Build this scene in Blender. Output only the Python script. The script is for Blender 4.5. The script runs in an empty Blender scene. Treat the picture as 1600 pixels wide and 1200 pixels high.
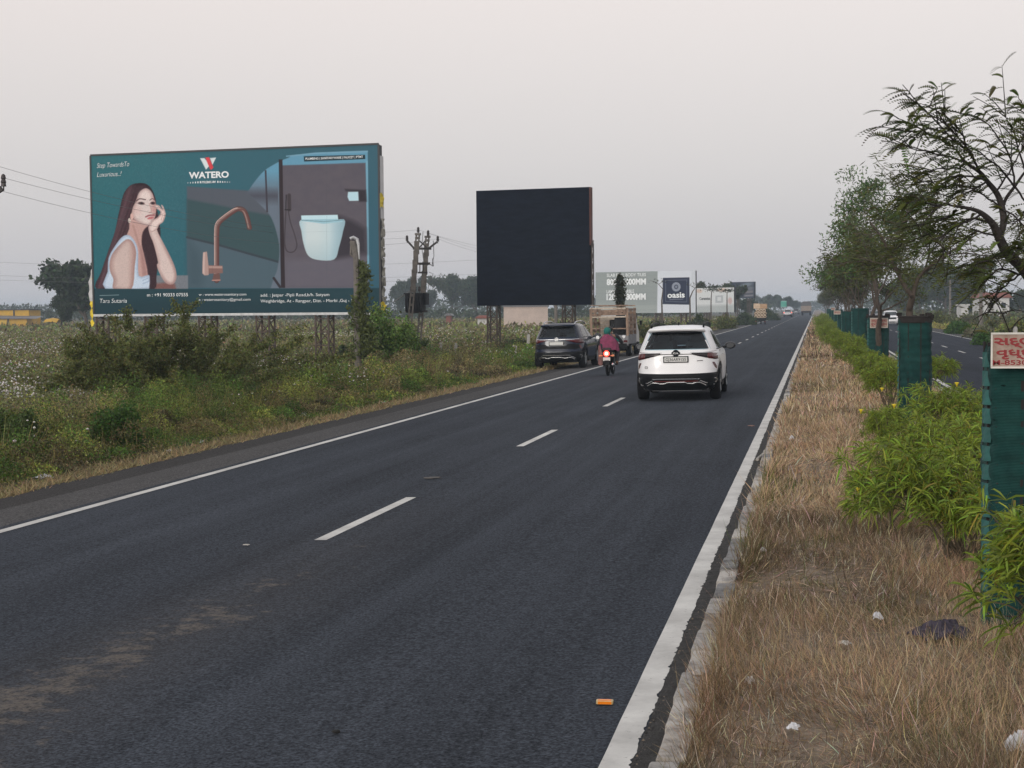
import bpy, math, random
import numpy as np
from mathutils import Vector, Matrix
rad = math.radians
SC = bpy.context.scene
COL = SC.collection

# ------------------------------------------------------------------ camera
CAM = np.array([[0.98019504, -0.00195014, 0.19802495],
                [0.1978733, 0.04998904, -0.97895212],
                [-0.00798998, 0.99874786, 0.04938489]])
FPX, CH = 2350.0, 1.93            # focal length in photo pixels, camera height (m)
cd = bpy.data.cameras.new('camera')
cd.sensor_width = 36.0
cd.lens = FPX / 1600.0 * 36.0
cd.clip_start, cd.clip_end = 0.1, 6000.0
cam = bpy.data.objects.new('camera', cd)
COL.objects.link(cam)
M4 = Matrix([[*CAM[0], 0.0], [*CAM[1], 0.0], [*CAM[2], CH], [0, 0, 0, 1]])
cam.matrix_world = M4
SC.camera = cam

# ------------------------------------------------------------------ world, sun, exposure
SUN_EL, SUN_AZ = 13.0, 197.0      # degrees; azimuth the light comes FROM, clockwise from +Y (behind the camera)
w = bpy.data.worlds.new('World')
SC.world = w
w.use_nodes = True
nt = w.node_tree
nt.nodes.clear()
N = nt.nodes.new
out = N('ShaderNodeOutputWorld')
sky = N('ShaderNodeTexSky')
sky.sky_type = 'NISHITA'
sky.sun_disc = False
sky.sun_elevation = rad(SUN_EL)
sky.sun_rotation = rad(SUN_AZ)
sky.dust_density = 6.0
sky.air_density = 1.0
hsv = N('ShaderNodeHueSaturation')
hsv.inputs['Saturation'].default_value = 0.35
nt.links.new(sky.outputs[0], hsv.inputs['Color'])
b1 = N('ShaderNodeBackground')
b1.inputs['Strength'].default_value = 0.05
nt.links.new(hsv.outputs[0], b1.inputs['Color'])
# high thin overcast: pale, mauve overhead and cooler grey low down
tc = N('ShaderNodeTexCoord')
sx = N('ShaderNodeSeparateXYZ')
nt.links.new(tc.outputs['Generated'], sx.inputs[0])
cr = N('ShaderNodeValToRGB')
E = cr.color_ramp.elements
E[0].position, E[0].color = 0.0, (0.60, 0.59, 0.62, 1)
E[1].position, E[1].color = 1.0, (0.66, 0.68, 0.74, 1)
e = E.new(0.07); e.color = (0.66, 0.635, 0.64, 1)
e = E.new(0.20); e.color = (0.80, 0.725, 0.695, 1)
nt.links.new(sx.outputs['Z'], cr.inputs['Fac'])
b2 = N('ShaderNodeBackground')
b2.inputs['Strength'].default_value = 0.9
nt.links.new(cr.outputs[0], b2.inputs['Color'])
ad = N('ShaderNodeAddShader')
nt.links.new(b1.outputs[0], ad.inputs[0])
nt.links.new(b2.outputs[0], ad.inputs[1])
nt.links.new(ad.outputs[0], out.inputs['Surface'])

sd = bpy.data.lights.new('sun', 'SUN')
sd.energy = 0.8
sd.angle = rad(14)
sd.color = (1.0, 0.965, 0.92)
so = bpy.data.objects.new('sun', sd)
COL.objects.link(so)
dv = Vector((math.sin(rad(SUN_AZ)) * math.cos(rad(SUN_EL)), math.cos(rad(SUN_AZ)) * math.cos(rad(SUN_EL)), math.sin(rad(SUN_EL))))
so.rotation_euler = dv.to_track_quat('Z', 'Y').to_euler()
so.location = (0, -30, 40)
vs = SC.view_settings
SC.display_settings.display_device = 'sRGB'
vs.view_transform = 'Standard'
vs.look = 'None'
vs.exposure = 0.0
vs.gamma = 1.0
vs.use_curve_mapping = False
SC.cycles.use_denoising = True
SC.cycles.max_bounces = 6
SC.cycles.diffuse_bounces = 2
SC.cycles.glossy_bounces = 2
SC.cycles.transmission_bounces = 4
SC.cycles.transparent_max_bounces = 12
SC.cycles.volume_bounces = 0


# ------------------------------------------------------------------ helpers
def at(px, py, depth):
    """world point on the sight line of a photo pixel at a given depth (m)"""
    c = np.array([(px - 800) / FPX, (600 - py) / FPX, -1.0])
    v = CAM @ c * depth
    return Vector((float(v[0]), float(v[1]), float(v[2]) + CH))


def gnd(px, py, z=0.0):
    c = np.array([(px - 800) / FPX, (600 - py) / FPX, -1.0])
    v = CAM @ c
    t = (z - CH) / v[2]
    return Vector((float(v[0] * t), float(v[1] * t), z))


def lin(c):
    c = np.asarray(c, float) / 255.0
    return np.where(c <= 0.04045, c / 12.92, ((c + 0.055) / 1.055) ** 2.4)


def mat(name, col, rough=0.6, metal=0.0, var=0.12, scale=6.0, bump=0.0, bscale=40.0, spec=0.5, emit=None, estr=0.0,
        col2=None, stretch=None, coat=0.0):
    m = bpy.data.materials.get(name)
    if m:
        return m
    m = bpy.data.materials.new(name)
    m.use_nodes = True
    t = m.node_tree
    p = t.nodes['Principled BSDF']
    p.inputs['Roughness'].default_value = rough
    p.inputs['Metallic'].default_value = metal
    p.inputs['Specular IOR Level'].default_value = spec
    p.inputs['Coat Weight'].default_value = coat
    c = tuple(float(x) for x in col[:3])
    tc = t.nodes.new('ShaderNodeTexCoord')
    src = tc.outputs['Object']
    if stretch:
        mp = t.nodes.new('ShaderNodeMapping')
        mp.inputs['Scale'].default_value = stretch
        t.links.new(src, mp.inputs[0])
        src = mp.outputs[0]
    if var > 0 or col2 is not None:
        nz = t.nodes.new('ShaderNodeTexNoise')
        nz.inputs['Scale'].default_value = scale
        nz.inputs['Detail'].default_value = 5
        nz.inputs['Roughness'].default_value = 0.65
        t.links.new(src, nz.inputs['Vector'])
        r = t.nodes.new('ShaderNodeValToRGB')
        r.color_ramp.elements[0].position = 0.32
        r.color_ramp.elements[1].position = 0.68
        a = col2 if col2 is not None else tuple(x * (1 - var) for x in c)
        bb = c if col2 is not None else tuple(min(1, x * (1 + var)) for x in c)
        r.color_ramp.elements[0].color = (*a[:3], 1)
        r.color_ramp.elements[1].color = (*bb, 1)
        t.links.new(nz.outputs['Fac'], r.inputs['Fac'])
        t.links.new(r.outputs[0], p.inputs['Base Color'])
    else:
        p.inputs['Base Color'].default_value = (*c, 1)
    if bump > 0:
        n2 = t.nodes.new('ShaderNodeTexNoise')
        n2.inputs['Scale'].default_value = bscale
        n2.inputs['Detail'].default_value = 4
        t.links.new(src, n2.inputs['Vector'])
        bp = t.nodes.new('ShaderNodeBump')
        bp.inputs['Strength'].default_value = bump
        bp.inputs['Distance'].default_value = 0.02
        t.links.new(n2.outputs['Fac'], bp.inputs['Height'])
        t.links.new(bp.outputs[0], p.inputs['Normal'])
    if emit is not None:
        p.inputs['Emission Color'].default_value = (*emit, 1)
        p.inputs['Emission Strength'].default_value = estr
    return m


def vmat(name, rough=0.7, trans=0.0, spec=0.3, gain=1.0):
    """surface whose colour is carried per leaf / blade / block in the attribute Col"""
    m = bpy.data.materials.get(name)
    if m:
        return m
    m = bpy.data.materials.new(name)
    m.use_nodes = True
    t = m.node_tree
    p = t.nodes['Principled BSDF']
    p.inputs['Roughness'].default_value = rough
    p.inputs['Specular IOR Level'].default_value = spec
    a = t.nodes.new('ShaderNodeAttribute')
    a.attribute_name = 'Col'
    src = a.outputs['Color']
    if gain != 1.0:
        mx = t.nodes.new('ShaderNodeVectorMath')
        mx.operation = 'SCALE'
        mx.inputs['Scale'].default_value = gain
        t.links.new(src, mx.inputs[0])
        src = mx.outputs[0]
    t.links.new(src, p.inputs['Base Color'])
    if trans > 0:
        tr = t.nodes.new('ShaderNodeBsdfTranslucent')
        t.links.new(src, tr.inputs['Color'])
        ms = t.nodes.new('ShaderNodeMixShader')
        ms.inputs[0].default_value = trans
        t.links.new(p.outputs[0], ms.inputs[1])
        t.links.new(tr.outputs[0], ms.inputs[2])
        t.links.new(ms.outputs[0], t.nodes['Material Output'].inputs['Surface'])
    return m


def tag(o, label=None, cat=None, group=None, kind=None):
    if label:
        o['label'] = label
    if cat:
        o['category'] = cat
    if group:
        o['group'] = group
    if kind:
        o['kind'] = kind
    return o


def link(o, parent=None):
    COL.objects.link(o)
    if parent is not None:
        o.parent = parent
    return o


def empty(name, loc=(0, 0, 0), rz=0.0, label=None, cat=None, group=None):
    o = bpy.data.objects.new(name, None)
    o.empty_display_size = 0.2
    o.location = loc
    o.rotation_euler = (0, 0, rz)
    COL.objects.link(o)
    return tag(o, label, cat, group)


def children(o):
    return [c for c in bpy.data.objects if c.parent == o]


def copy_tree(o, parent=None):
    c = o.copy()
    COL.objects.link(c)
    c.parent = parent
    for ch in children(o):
        copy_tree(ch, c)
    return c


def npmesh(name, V, F, material, parent=None, cols=None, smooth=False, mats=None, midx=None):
    """V (n,3); F (m,k) constant k; cols (n,3) per-vertex colour"""
    me = bpy.data.meshes.new(name)
    V = np.asarray(V, np.float32).reshape(-1, 3)
    F = np.asarray(F, np.int32)
    k = F.shape[1]
    me.vertices.add(len(V))
    me.vertices.foreach_set('co', V.ravel())
    me.loops.add(F.size)
    me.loops.foreach_set('vertex_index', F.ravel())
    me.polygons.add(len(F))
    me.polygons.foreach_set('loop_start', np.arange(0, F.size, k, dtype=np.int32))
    me.polygons.foreach_set('loop_total', np.full(len(F), k, np.int32))
    if smooth:
        me.polygons.foreach_set('use_smooth', np.ones(len(F), bool))
    if mats:
        for q in mats:
            me.materials.append(q)
        me.polygons.foreach_set('material_index', np.asarray(midx, np.int32))
    elif material is not None:
        me.materials.append(material)
    me.update(calc_edges=True)
    if cols is not None:
        ca = me.color_attributes.new('Col', 'FLOAT_COLOR', 'POINT')
        cc = np.ones((len(V), 4), np.float32)
        cc[:, :3] = cols
        ca.data.foreach_set('color', cc.ravel())
    me.validate()
    o = bpy.data.objects.new(name, me)
    return link(o, parent)


class MB:
    """collects boxes, tubes, prisms and sheets into one mesh"""

    def __init__(self):
        self.v, self.f, self.c = [], [], []
        self.cur = None

    def add(self, vs, fs):
        b = len(self.v)
        self.v += [tuple(float(t) for t in q) for q in vs]
        self.f += [tuple(b + i for i in q) for q in fs]
        if self.cur is not None:
            self.c += [self.cur] * len(vs)

    def box(self, c, s, rot=None):
        hx, hy, hz = s[0] / 2, s[1] / 2, s[2] / 2
        P = [Vector((x, y, z)) for x in (-hx, hx) for y in (-hy, hy) for z in (-hz, hz)]
        if rot is not None:
            P = [rot @ p for p in P]
        P = [p + Vector(c) for p in P]
        self.add(P, [(0, 1, 3, 2), (4, 6, 7, 5), (0, 4, 5, 1), (2, 3, 7, 6), (0, 2, 6, 4), (1, 5, 7, 3)])

    def bar(self, a, b, t, t2=None):
        """square bar between two points"""
        a, b = Vector(a), Vector(b)
        d = b - a
        q = d.to_track_quat('Z', 'Y').to_matrix()
        self.box((a + b) / 2, (t, t2 or t, d.length), q)

    def tube(self, pts, r, n=8, cap=True):
        pts = [Vector(p) for p in pts]
        rr = r if isinstance(r, (list, tuple)) else [r] * len(pts)
        vs, fs = [], []
        up = None
        for i, p in enumerate(pts):
            d = (pts[min(i + 1, len(pts) - 1)] - pts[max(i - 1, 0)])
            if d.length < 1e-9:
                d = Vector((0, 0, 1))
            d.normalize()
            if up is None:
                up = d.orthogonal().normalized()
            else:
                up = (up - d * up.dot(d))
                up = up.normalized() if up.length > 1e-6 else d.orthogonal().normalized()
            s = d.cross(up)
            for k in range(n):
                a = 2 * math.pi * k / n
                vs.append(p + (up * math.cos(a) + s * math.sin(a)) * rr[i])
        for i in range(len(pts) - 1):
            for k in range(n):
                fs.append((i * n + k, i * n + (k + 1) % n, (i + 1) * n + (k + 1) % n, (i + 1) * n + k))
        if cap:
            fs.append(tuple(range(n - 1, -1, -1)))
            fs.append(tuple((len(pts) - 1) * n + k for k in range(n)))
        self.add(vs, fs)

    def lathe(self, prof, c, axis=2, n=24, cap=True):
        """prof: (radius, height) pairs, revolved round an axis through c"""
        vs, fs = [], []
        for r, h in prof:
            for k in range(n):
                a = 2 * math.pi * k / n
                q = [r * math.cos(a), r * math.sin(a)]
                q.insert(axis, h)
                vs.append(Vector(c) + Vector(q))
        for i in range(len(prof) - 1):
            for k in range(n):
                fs.append((i * n + k, i * n + (k + 1) % n, (i + 1) * n + (k + 1) % n, (i + 1) * n + k))
        if cap:
            fs.append(tuple(range(n - 1, -1, -1)))
            fs.append(tuple((len(prof) - 1) * n + k for k in range(n)))
        self.add(vs, fs)

    def grid(self, P):
        """P: rows of points -> quads"""
        n, m = len(P), len(P[0])
        self.add([q for r in P for q in r],
                 [(i * m + j, i * m + j + 1, (i + 1) * m + j + 1, (i + 1) * m + j) for i in range(n - 1) for j in range(m - 1)])

    def prism(self, poly, o, ux, uy, t):
        """polygon (2-D list) in the plane o + ux*a + uy*b, extruded by vector t"""
        o, ux, uy, t = Vector(o), Vector(ux), Vector(uy), Vector(t)
        n = len(poly)
        A = [o + ux * a + uy * b for a, b in poly]
        B = [p + t for p in A]
        self.add(A + B, [tuple(range(n)), tuple(range(2 * n - 1, n - 1, -1))] +
                 [(i, i + n, (i + 1) % n + n, (i + 1) % n) for i in range(n)])

    def build(self, name, m, parent=None, smooth=False, bevel=0.0, auto=None):
        me = bpy.data.meshes.new(name)
        me.from_pydata(self.v, [], self.f)
        me.materials.append(m)
        if self.c:
            ca = me.color_attributes.new('Col', 'FLOAT_COLOR', 'POINT')
            cc = np.ones((len(self.v), 4), np.float32)
            cc[:, :3] = np.array(self.c)
            ca.data.foreach_set('color', cc.ravel())
        if smooth:
            me.polygons.foreach_set('use_smooth', np.ones(len(me.polygons), bool))
        me.validate()
        me.update()
        o = bpy.data.objects.new(name, me)
        if bevel > 0:
            b = o.modifiers.new('bevel', 'BEVEL')
            b.width = bevel
            b.segments = 2
            b.limit_method = 'ANGLE'
        return link(o, parent)


def text_mesh(s, size, m, name='lettering', parent=None, shear=0.0, offset=0.0, sx=1.0, space=1.0, align='LEFT', width=None, ext=0.0):
    """flat lettering in its local XY plane, as a mesh"""
    cu = bpy.data.curves.new(name, 'FONT')
    cu.body = s
    cu.size = size
    cu.shear = shear
    cu.offset = offset * size
    cu.extrude = ext
    cu.space_character = space
    cu.align_x = align
    cu.resolution_u = 3
    tmp = bpy.data.objects.new(name, cu)
    COL.objects.link(tmp)
    dg = bpy.context.evaluated_depsgraph_get()
    me = bpy.data.meshes.new_from_object(tmp.evaluated_get(dg))
    bpy.data.objects.remove(tmp)
    bpy.data.curves.remove(cu)
    me.materials.clear()
    me.materials.append(m)
    if len(me.vertices):
        co = np.empty(len(me.vertices) * 3, np.float32)
        me.vertices.foreach_get('co', co)
        co = co.reshape(-1, 3)
        co[:, 0] *= sx
        if width:
            x0, x1 = co[:, 0].min(), co[:, 0].max()
            k = width / max(1e-6, x1 - x0)
            co[:, 0] = (co[:, 0] - (x0 if align == 'LEFT' else (x0 + x1) / 2)) * k
        me.vertices.foreach_set('co', co.ravel())
        me.update()
    o = bpy.data.objects.new(name, me)
    return link(o, parent)


def frame_matrix(o, ux, uy):
    """matrix placing local XY in the plane o + ux, uy (orthonormal-ish)"""
    ux, uy = Vector(ux).normalized(), Vector(uy).normalized()
    n = ux.cross(uy).normalized()
    return Matrix(((ux.x, uy.x, n.x, o[0]), (ux.y, uy.y, n.y, o[1]), (ux.z, uy.z, n.z, o[2]), (0, 0, 0, 1)))


def vnoise(x, y, seed=0, octs=3):
    """cheap smooth value noise on numpy arrays, about 0..1"""
    x, y = np.asarray(x, float), np.asarray(y, float)
    tot, amp, nrm = 0, 1.0, 0
    for o in range(octs):
        xi, yi = np.floor(x), np.floor(y)
        fx, fy = x - xi, y - yi
        fx, fy = fx * fx * (3 - 2 * fx), fy * fy * (3 - 2 * fy)

        def h(a, b):
            v = np.sin(a * 127.1 + b * 311.7 + seed * 74.7 + o * 19.3) * 43758.5453
            return v - np.floor(v)
        tot = tot + amp * ((h(xi, yi) * (1 - fx) + h(xi + 1, yi) * fx) * (1 - fy) + (h(xi, yi + 1) * (1 - fx) + h(xi + 1, yi + 1) * fx) * fy)
        nrm += amp
        amp *= 0.5
        x, y = x * 2.03, y * 2.03
    return tot / nrm


def leaf_quads(C, L, W, rng, up=0.3, bend=0.0, D=None):
    """rhombic leaves at C (n,3), length L, width W (scalars or arrays) -> V (4n,3), F (n,4)"""
    n = len(C)
    if D is None:
        D = rng.normal(size=(n, 3))
        D[:, 2] += up
    D = D / np.linalg.norm(D, axis=1, keepdims=True)
    S = np.cross(D, rng.normal(size=(n, 3)))
    S /= np.linalg.norm(S, axis=1, keepdims=True) + 1e-9
    L = np.broadcast_to(np.asarray(L, float), (n,))[:, None]
    W = np.broadcast_to(np.asarray(W, float), (n,))[:, None]
    Nn = np.cross(D, S)
    V = np.stack([C, C + D * L * 0.5 + S * W * 0.5 + Nn * L * bend, C + D * L, C + D * L * 0.5 - S * W * 0.5 + Nn * L * bend], 1).reshape(-1, 3)
    F = np.arange(4 * n).reshape(n, 4)
    return V, F
# ================================================================== the setting
CB = 0.018                        # crossfall of each carriageway


def road_z(x):
    return CB * (x + 0.9)


def rroad_z(x):
    return -CB * (x - 3.0)


def median_z(x, y=0.0):
    return 0.085 + 0.05 * math.sin(max(0, min(1, (x + 0.5) / 3.2)) * math.pi)


def asphalt(name, base, dirt=0.0, streak=0.5):
    m = bpy.data.materials.new(name)
    m.use_nodes = True
    t = m.node_tree
    p = t.nodes['Principled BSDF']
    p.inputs['Roughness'].default_value = 0.95
    p.inputs['Specular IOR Level'].default_value = 0.06
    g = t.nodes.new('ShaderNodeNewGeometry')
    pos = g.outputs['Position']

    def noise(scale, det, stretch=(1, 1, 1)):
        mp = t.nodes.new('ShaderNodeMapping')
        mp.inputs['Scale'].default_value = stretch
        t.links.new(pos, mp.inputs[0])
        n = t.nodes.new('ShaderNodeTexNoise')
        n.inputs['Scale'].default_value = scale
        n.inputs['Detail'].default_value = det
        n.inputs['Roughness'].default_value = 0.7
        t.links.new(mp.outputs[0], n.inputs['Vector'])
        return n.outputs['Fac']

    def math_(op, a, b=None, clamp=False):
        n = t.nodes.new('ShaderNodeMath')
        n.operation = op
        n.use_clamp = clamp
        for i, q in enumerate((a, b)):
            if q is None:
                continue
            if isinstance(q, (int, float)):
                n.inputs[i].default_value = q
            else:
                t.links.new(q, n.inputs[i])
        return n.outputs[0]

    def mix(f, a, b):
        n = t.nodes.new('ShaderNodeMix')
        n.data_type = 'RGBA'
        t.links.new(f, n.inputs[0])
        for i, q in ((6, a), (7, b)):
            if isinstance(q, tuple):
                n.inputs[i].default_value = (*q, 1)
            else:
                t.links.new(q, n.inputs[i])
        return n.outputs[2]
    grain = noise(60, 4)
    g2 = noise(26, 4)
    st = noise(1.0, 5, (2.2, 0.05, 1))
    blot = noise(0.35, 4, (1, 0.35, 1))
    r1 = t.nodes.new('ShaderNodeValToRGB')
    r1.color_ramp.elements[0].position, r1.color_ramp.elements[1].position = 0.30, 0.72
    r1.color_ramp.elements[0].color = (*[c * 0.18 for c in base], 1)
    r1.color_ramp.elements[1].color = (*[c * 2.1 for c in base], 1)
    t.links.new(grain, r1.inputs[0])
    f2 = math_('MULTIPLY', math_('SUBTRACT', g2, 0.5), 2.0)
    f3 = math_('MULTIPLY', math_('SUBTRACT', st, 0.5), streak * 2.2)
    f4 = math_('MULTIPLY', math_('SUBTRACT', blot, 0.5), 0.8)
    gain = math_('ADD', math_('ADD', math_('ADD', f2, f3), f4), 1.0)
    sc = t.nodes.new('ShaderNodeVectorMath')
    sc.operation = 'SCALE'
    t.links.new(r1.outputs[0], sc.inputs[0])
    t.links.new(gain, sc.inputs['Scale'])
    colr = sc.outputs[0]
    if dirt > 0:
        sp = t.nodes.new('ShaderNodeSeparateXYZ')
        t.links.new(pos, sp.inputs[0])
        # dried mud trail that runs beside the lane line, thinning with distance
        wob = math_('MULTIPLY', math_('SUBTRACT', noise(0.5, 2), 0.5), 0.9)
        dx = math_('ABSOLUTE', math_('ADD', math_('ADD', sp.outputs[0], 3.92), wob))
        band = math_('SUBTRACT', 1.0, math_('MULTIPLY', dx, 1.1), True)
        yy = math_('SUBTRACT', 1.25, math_('MULTIPLY', sp.outputs[1], 0.075), True)
        pat = math_('ADD', math_('MULTIPLY', noise(7.0, 9, (0.8, 1.0, 1)), 0.72), math_('MULTIPLY', noise(1.3, 3, (1.2, 0.8, 1)), 0.28))
        a = math_('MULTIPLY', math_('MULTIPLY', band, yy), 0.30)
        thr = math_('SUBTRACT', 0.70, math_('MULTIPLY', a, 1.2))
        k = math_('MULTIPLY', math_('SUBTRACT', pat, thr), 13.0, True)
        k = math_('MULTIPLY', k, math_('ADD', 0.12, math_('MULTIPLY', math_('SUBTRACT', noise(30, 3), 0.36), 4.2, True), True))
        colr = mix(math_('MULTIPLY', k, 0.8), colr, (0.165, 0.145, 0.125))
        film = math_('MULTIPLY', math_('MULTIPLY', band, yy), 0.30)
        colr = mix(film, colr, (0.085, 0.072, 0.06))
        # stray specks
        v = noise(3.0, 3, (1.0, 0.6, 1))
        k2 = math_('MULTIPLY', math_('SUBTRACT', v, 0.745), 18.0, True)
        colr = mix(math_('MULTIPLY', k2, 0.7), colr, (0.15, 0.13, 0.115))
    t.links.new(colr, p.inputs['Base Color'])
    bp = t.nodes.new('ShaderNodeBump')
    bp.inputs['Strength'].default_value = 0.55
    bp.inputs['Distance'].default_value = 0.006
    t.links.new(grain, bp.inputs['Height'])
    t.links.new(bp.outputs[0], p.inputs['Normal'])
    return m


YS = [-12, 0, 4, 8, 12, 18, 26, 40, 60, 90, 130, 180, 250, 350, 500, 700, 1000, 1400]
M_ROAD = asphalt('asphalt', (0.040, 0.0455, 0.055), dirt=1)
M_RROAD = asphalt('asphalt_worn', (0.030, 0.035, 0.046))
M_SHOULDER = asphalt('paved_shoulder', (0.072, 0.070, 0.069), streak=0.2)
M_GRAVEL = asphalt('dark_gravel', (0.046, 0.044, 0.043), streak=0.1)


def strip(name, xs, zf, m, ys=YS, kind='structure', dz=0.0):
    mb = MB()
    mb.grid([[(x, y, zf(x) + dz) for x in xs] for y in ys])
    return tag(mb.build(name, m), kind=kind)


strip('road', [-7.7, -4, -0.62], road_z, M_ROAD)
strip('road_shoulder', [-8.42, -7.7], road_z, M_SHOULDER)
strip('road_far_carriageway', [2.75, 6.2, 9.6], rroad_z, M_RROAD)
strip('road_far_shoulder', [9.6, 11.0], rroad_z, M_SHOULDER)

# gravel strip with an uneven outer edge
rng = np.random.default_rng(3)
ys = np.concatenate([np.arange(4, 60, 0.25), np.arange(60, 200, 1.5), np.arange(200, 1400, 40)])
mb = MB()
mb.grid([[(-8.42, y, road_z(-8.42) - 0.004), (-8.8, y, road_z(-8.8) - 0.012),
          (-9.13 - 0.14 * (vnoise(y * 1.3, 0.5, 4) - 0.5) * 2, y, road_z(-9.1) - 0.03), (-9.6, y, -0.27)] for y in ys])
tag(mb.build('road_gravel_edge', M_GRAVEL), kind='structure')

# the ground: one sheet to the horizon
gm = bpy.data.materials.new('shaded_field_earth')
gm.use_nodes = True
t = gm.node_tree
p = t.nodes['Principled BSDF']
p.inputs['Roughness'].default_value = 0.9
g = t.nodes.new('ShaderNodeNewGeometry')
n1 = t.nodes.new('ShaderNodeTexNoise'); n1.inputs['Scale'].default_value = 0.08; n1.inputs['Detail'].default_value = 6
n2 = t.nodes.new('ShaderNodeTexNoise'); n2.inputs['Scale'].default_value = 3.0; n2.inputs['Detail'].default_value = 6
t.links.new(g.outputs['Position'], n1.inputs['Vector'])
t.links.new(g.outputs['Position'], n2.inputs['Vector'])
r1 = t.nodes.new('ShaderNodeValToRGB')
r1.color_ramp.elements[0].color = (0.050, 0.050, 0.022, 1)  # earth tones darkened overall to stand for shade under the plants
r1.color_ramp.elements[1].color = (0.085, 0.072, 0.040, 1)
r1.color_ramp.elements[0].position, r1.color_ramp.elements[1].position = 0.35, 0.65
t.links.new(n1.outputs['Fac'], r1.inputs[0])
r2 = t.nodes.new('ShaderNodeValToRGB')
r2.color_ramp.elements[0].color = (0.5, 0.48, 0.44, 1)
r2.color_ramp.elements[1].color = (1.3, 1.25, 1.15, 1)
t.links.new(n2.outputs['Fac'], r2.inputs[0])
mx = t.nodes.new('ShaderNodeMix'); mx.data_type = 'RGBA'; mx.blend_type = 'MULTIPLY'; mx.inputs[0].default_value = 1
t.links.new(r1.outputs[0], mx.inputs[6]); t.links.new(r2.outputs[0], mx.inputs[7])
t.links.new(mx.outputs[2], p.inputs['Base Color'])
xs = [-1300, -400, -120, -40, -14, -11, -9.9, -9.4, -8.9, -7, -3, 0, 2, 6, 10.2, 11.2, 13, 30, 120, 400, 1300]


def ground_z(x):
    if x < -8.9:
        if x > -9.4:
            return -0.24
        if x > -9.95:
            return -0.20
        if x > -11.2:
            return -0.24
        return -0.36
    if x > 10.6:
        return -0.17 if x < 12 else -0.22
    return -0.40


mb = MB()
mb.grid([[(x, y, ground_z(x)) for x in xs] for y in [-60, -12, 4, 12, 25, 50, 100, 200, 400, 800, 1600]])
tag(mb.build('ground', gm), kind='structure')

# median: a low earth bank between the kerbs
M_MEDIAN = mat('median_earth', (0.20, 0.155, 0.112), 0.95, var=0.55, scale=7.0, bump=1.0, bscale=45)
mb = MB()
mb.grid([[(x, y, median_z(x)) for x in (-0.52, -0.2, 0.4, 1.1, 1.8, 2.4, 2.66)] for y in YS])
tag(mb.build('median', M_MEDIAN), kind='structure')

# kerbs: cast blocks, greyed and stained, some slightly shifted
M_KERB = vmat('kerb_concrete', 0.85)
t = M_KERB.node_tree
p = t.nodes['Principled BSDF']
a = [n for n in t.nodes if n.type == 'ATTRIBUTE'][0]
g = t.nodes.new('ShaderNodeNewGeometry')
n1 = t.nodes.new('ShaderNodeTexNoise'); n1.inputs['Scale'].default_value = 5; n1.inputs['Detail'].default_value = 8; n1.inputs['Roughness'].default_value = 0.7
t.links.new(g.outputs['Position'], n1.inputs['Vector'])
r1 = t.nodes.new('ShaderNodeValToRGB')
r1.color_ramp.elements[0].color = (0.45, 0.44, 0.43, 1)
r1.color_ramp.elements[1].color = (1.1, 1.09, 1.07, 1)
r1.color_ramp.elements[0].position, r1.color_ramp.elements[1].position = 0.36, 0.54
t.links.new(n1.outputs['Fac'], r1.inputs[0])
mx = t.nodes.new('ShaderNodeMix'); mx.data_type = 'RGBA'; mx.blend_type = 'MULTIPLY'; mx.inputs[0].default_value = 1
t.links.new(a.outputs['Color'], mx.inputs[6]); t.links.new(r1.outputs[0], mx.inputs[7])
t.links.new(mx.outputs[2], p.inputs['Base Color'])
bp = t.nodes.new('ShaderNodeBump'); bp.inputs['Strength'].default_value = 0.15; bp.inputs['Distance'].default_value = 0.004
t.links.new(n1.outputs['Fac'], bp.inputs['Height']); t.links.new(bp.outputs[0], p.inputs['Normal'])
rk = random.Random(5)


def kerb(name, x0, x1, side):
    mb = MB()
    y = 3.0
    k = 0
    while y < 900:
        ln = 0.50 if y < 60 else (2.5 if y < 200 else 25)
        j = rk.uniform(-0.012, 0.012)
        c = rk.choice([(0.36, 0.335, 0.305), (0.33, 0.305, 0.275), (0.31, 0.30, 0.285), (0.42, 0.40, 0.375), (0.20, 0.20, 0.20)])
        mb.cur = c
        h = 0.105 + rk.uniform(-0.007, 0.007)
        g_ = 0.016 if ln < 1 else 0.02
        n = 4 if ln < 1 else 1
        P = []
        for i in range(n + 1):
            yy = y + g_ + (ln - 2 * g_) * i / n
            q = [rk.uniform(-0.001, 0.001) for _ in range(3)]
            a_, b_ = (x0 + j, x1 + j)
            P.append([(a_, yy, -0.06), (a_ + 0.010 * side + q[0], yy, h - 0.008 + q[1]), (a_ + 0.018 * side, yy, h + q[2]), (b_, yy, h + 0.004), (b_, yy, -0.06)])
        mb.grid(P if side > 0 else [list(reversed(r)) for r in P])
        for r in (P[0], P[-1]):
            mb.add(r, [tuple(range(5))])
        y += ln
        k += 1
    return tag(mb.build(name, M_KERB), kind='structure')


kerb('kerb', -0.655, -0.525, 1)
kerb('kerb_far_carriageway', 2.80, 2.65, -1)

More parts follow.
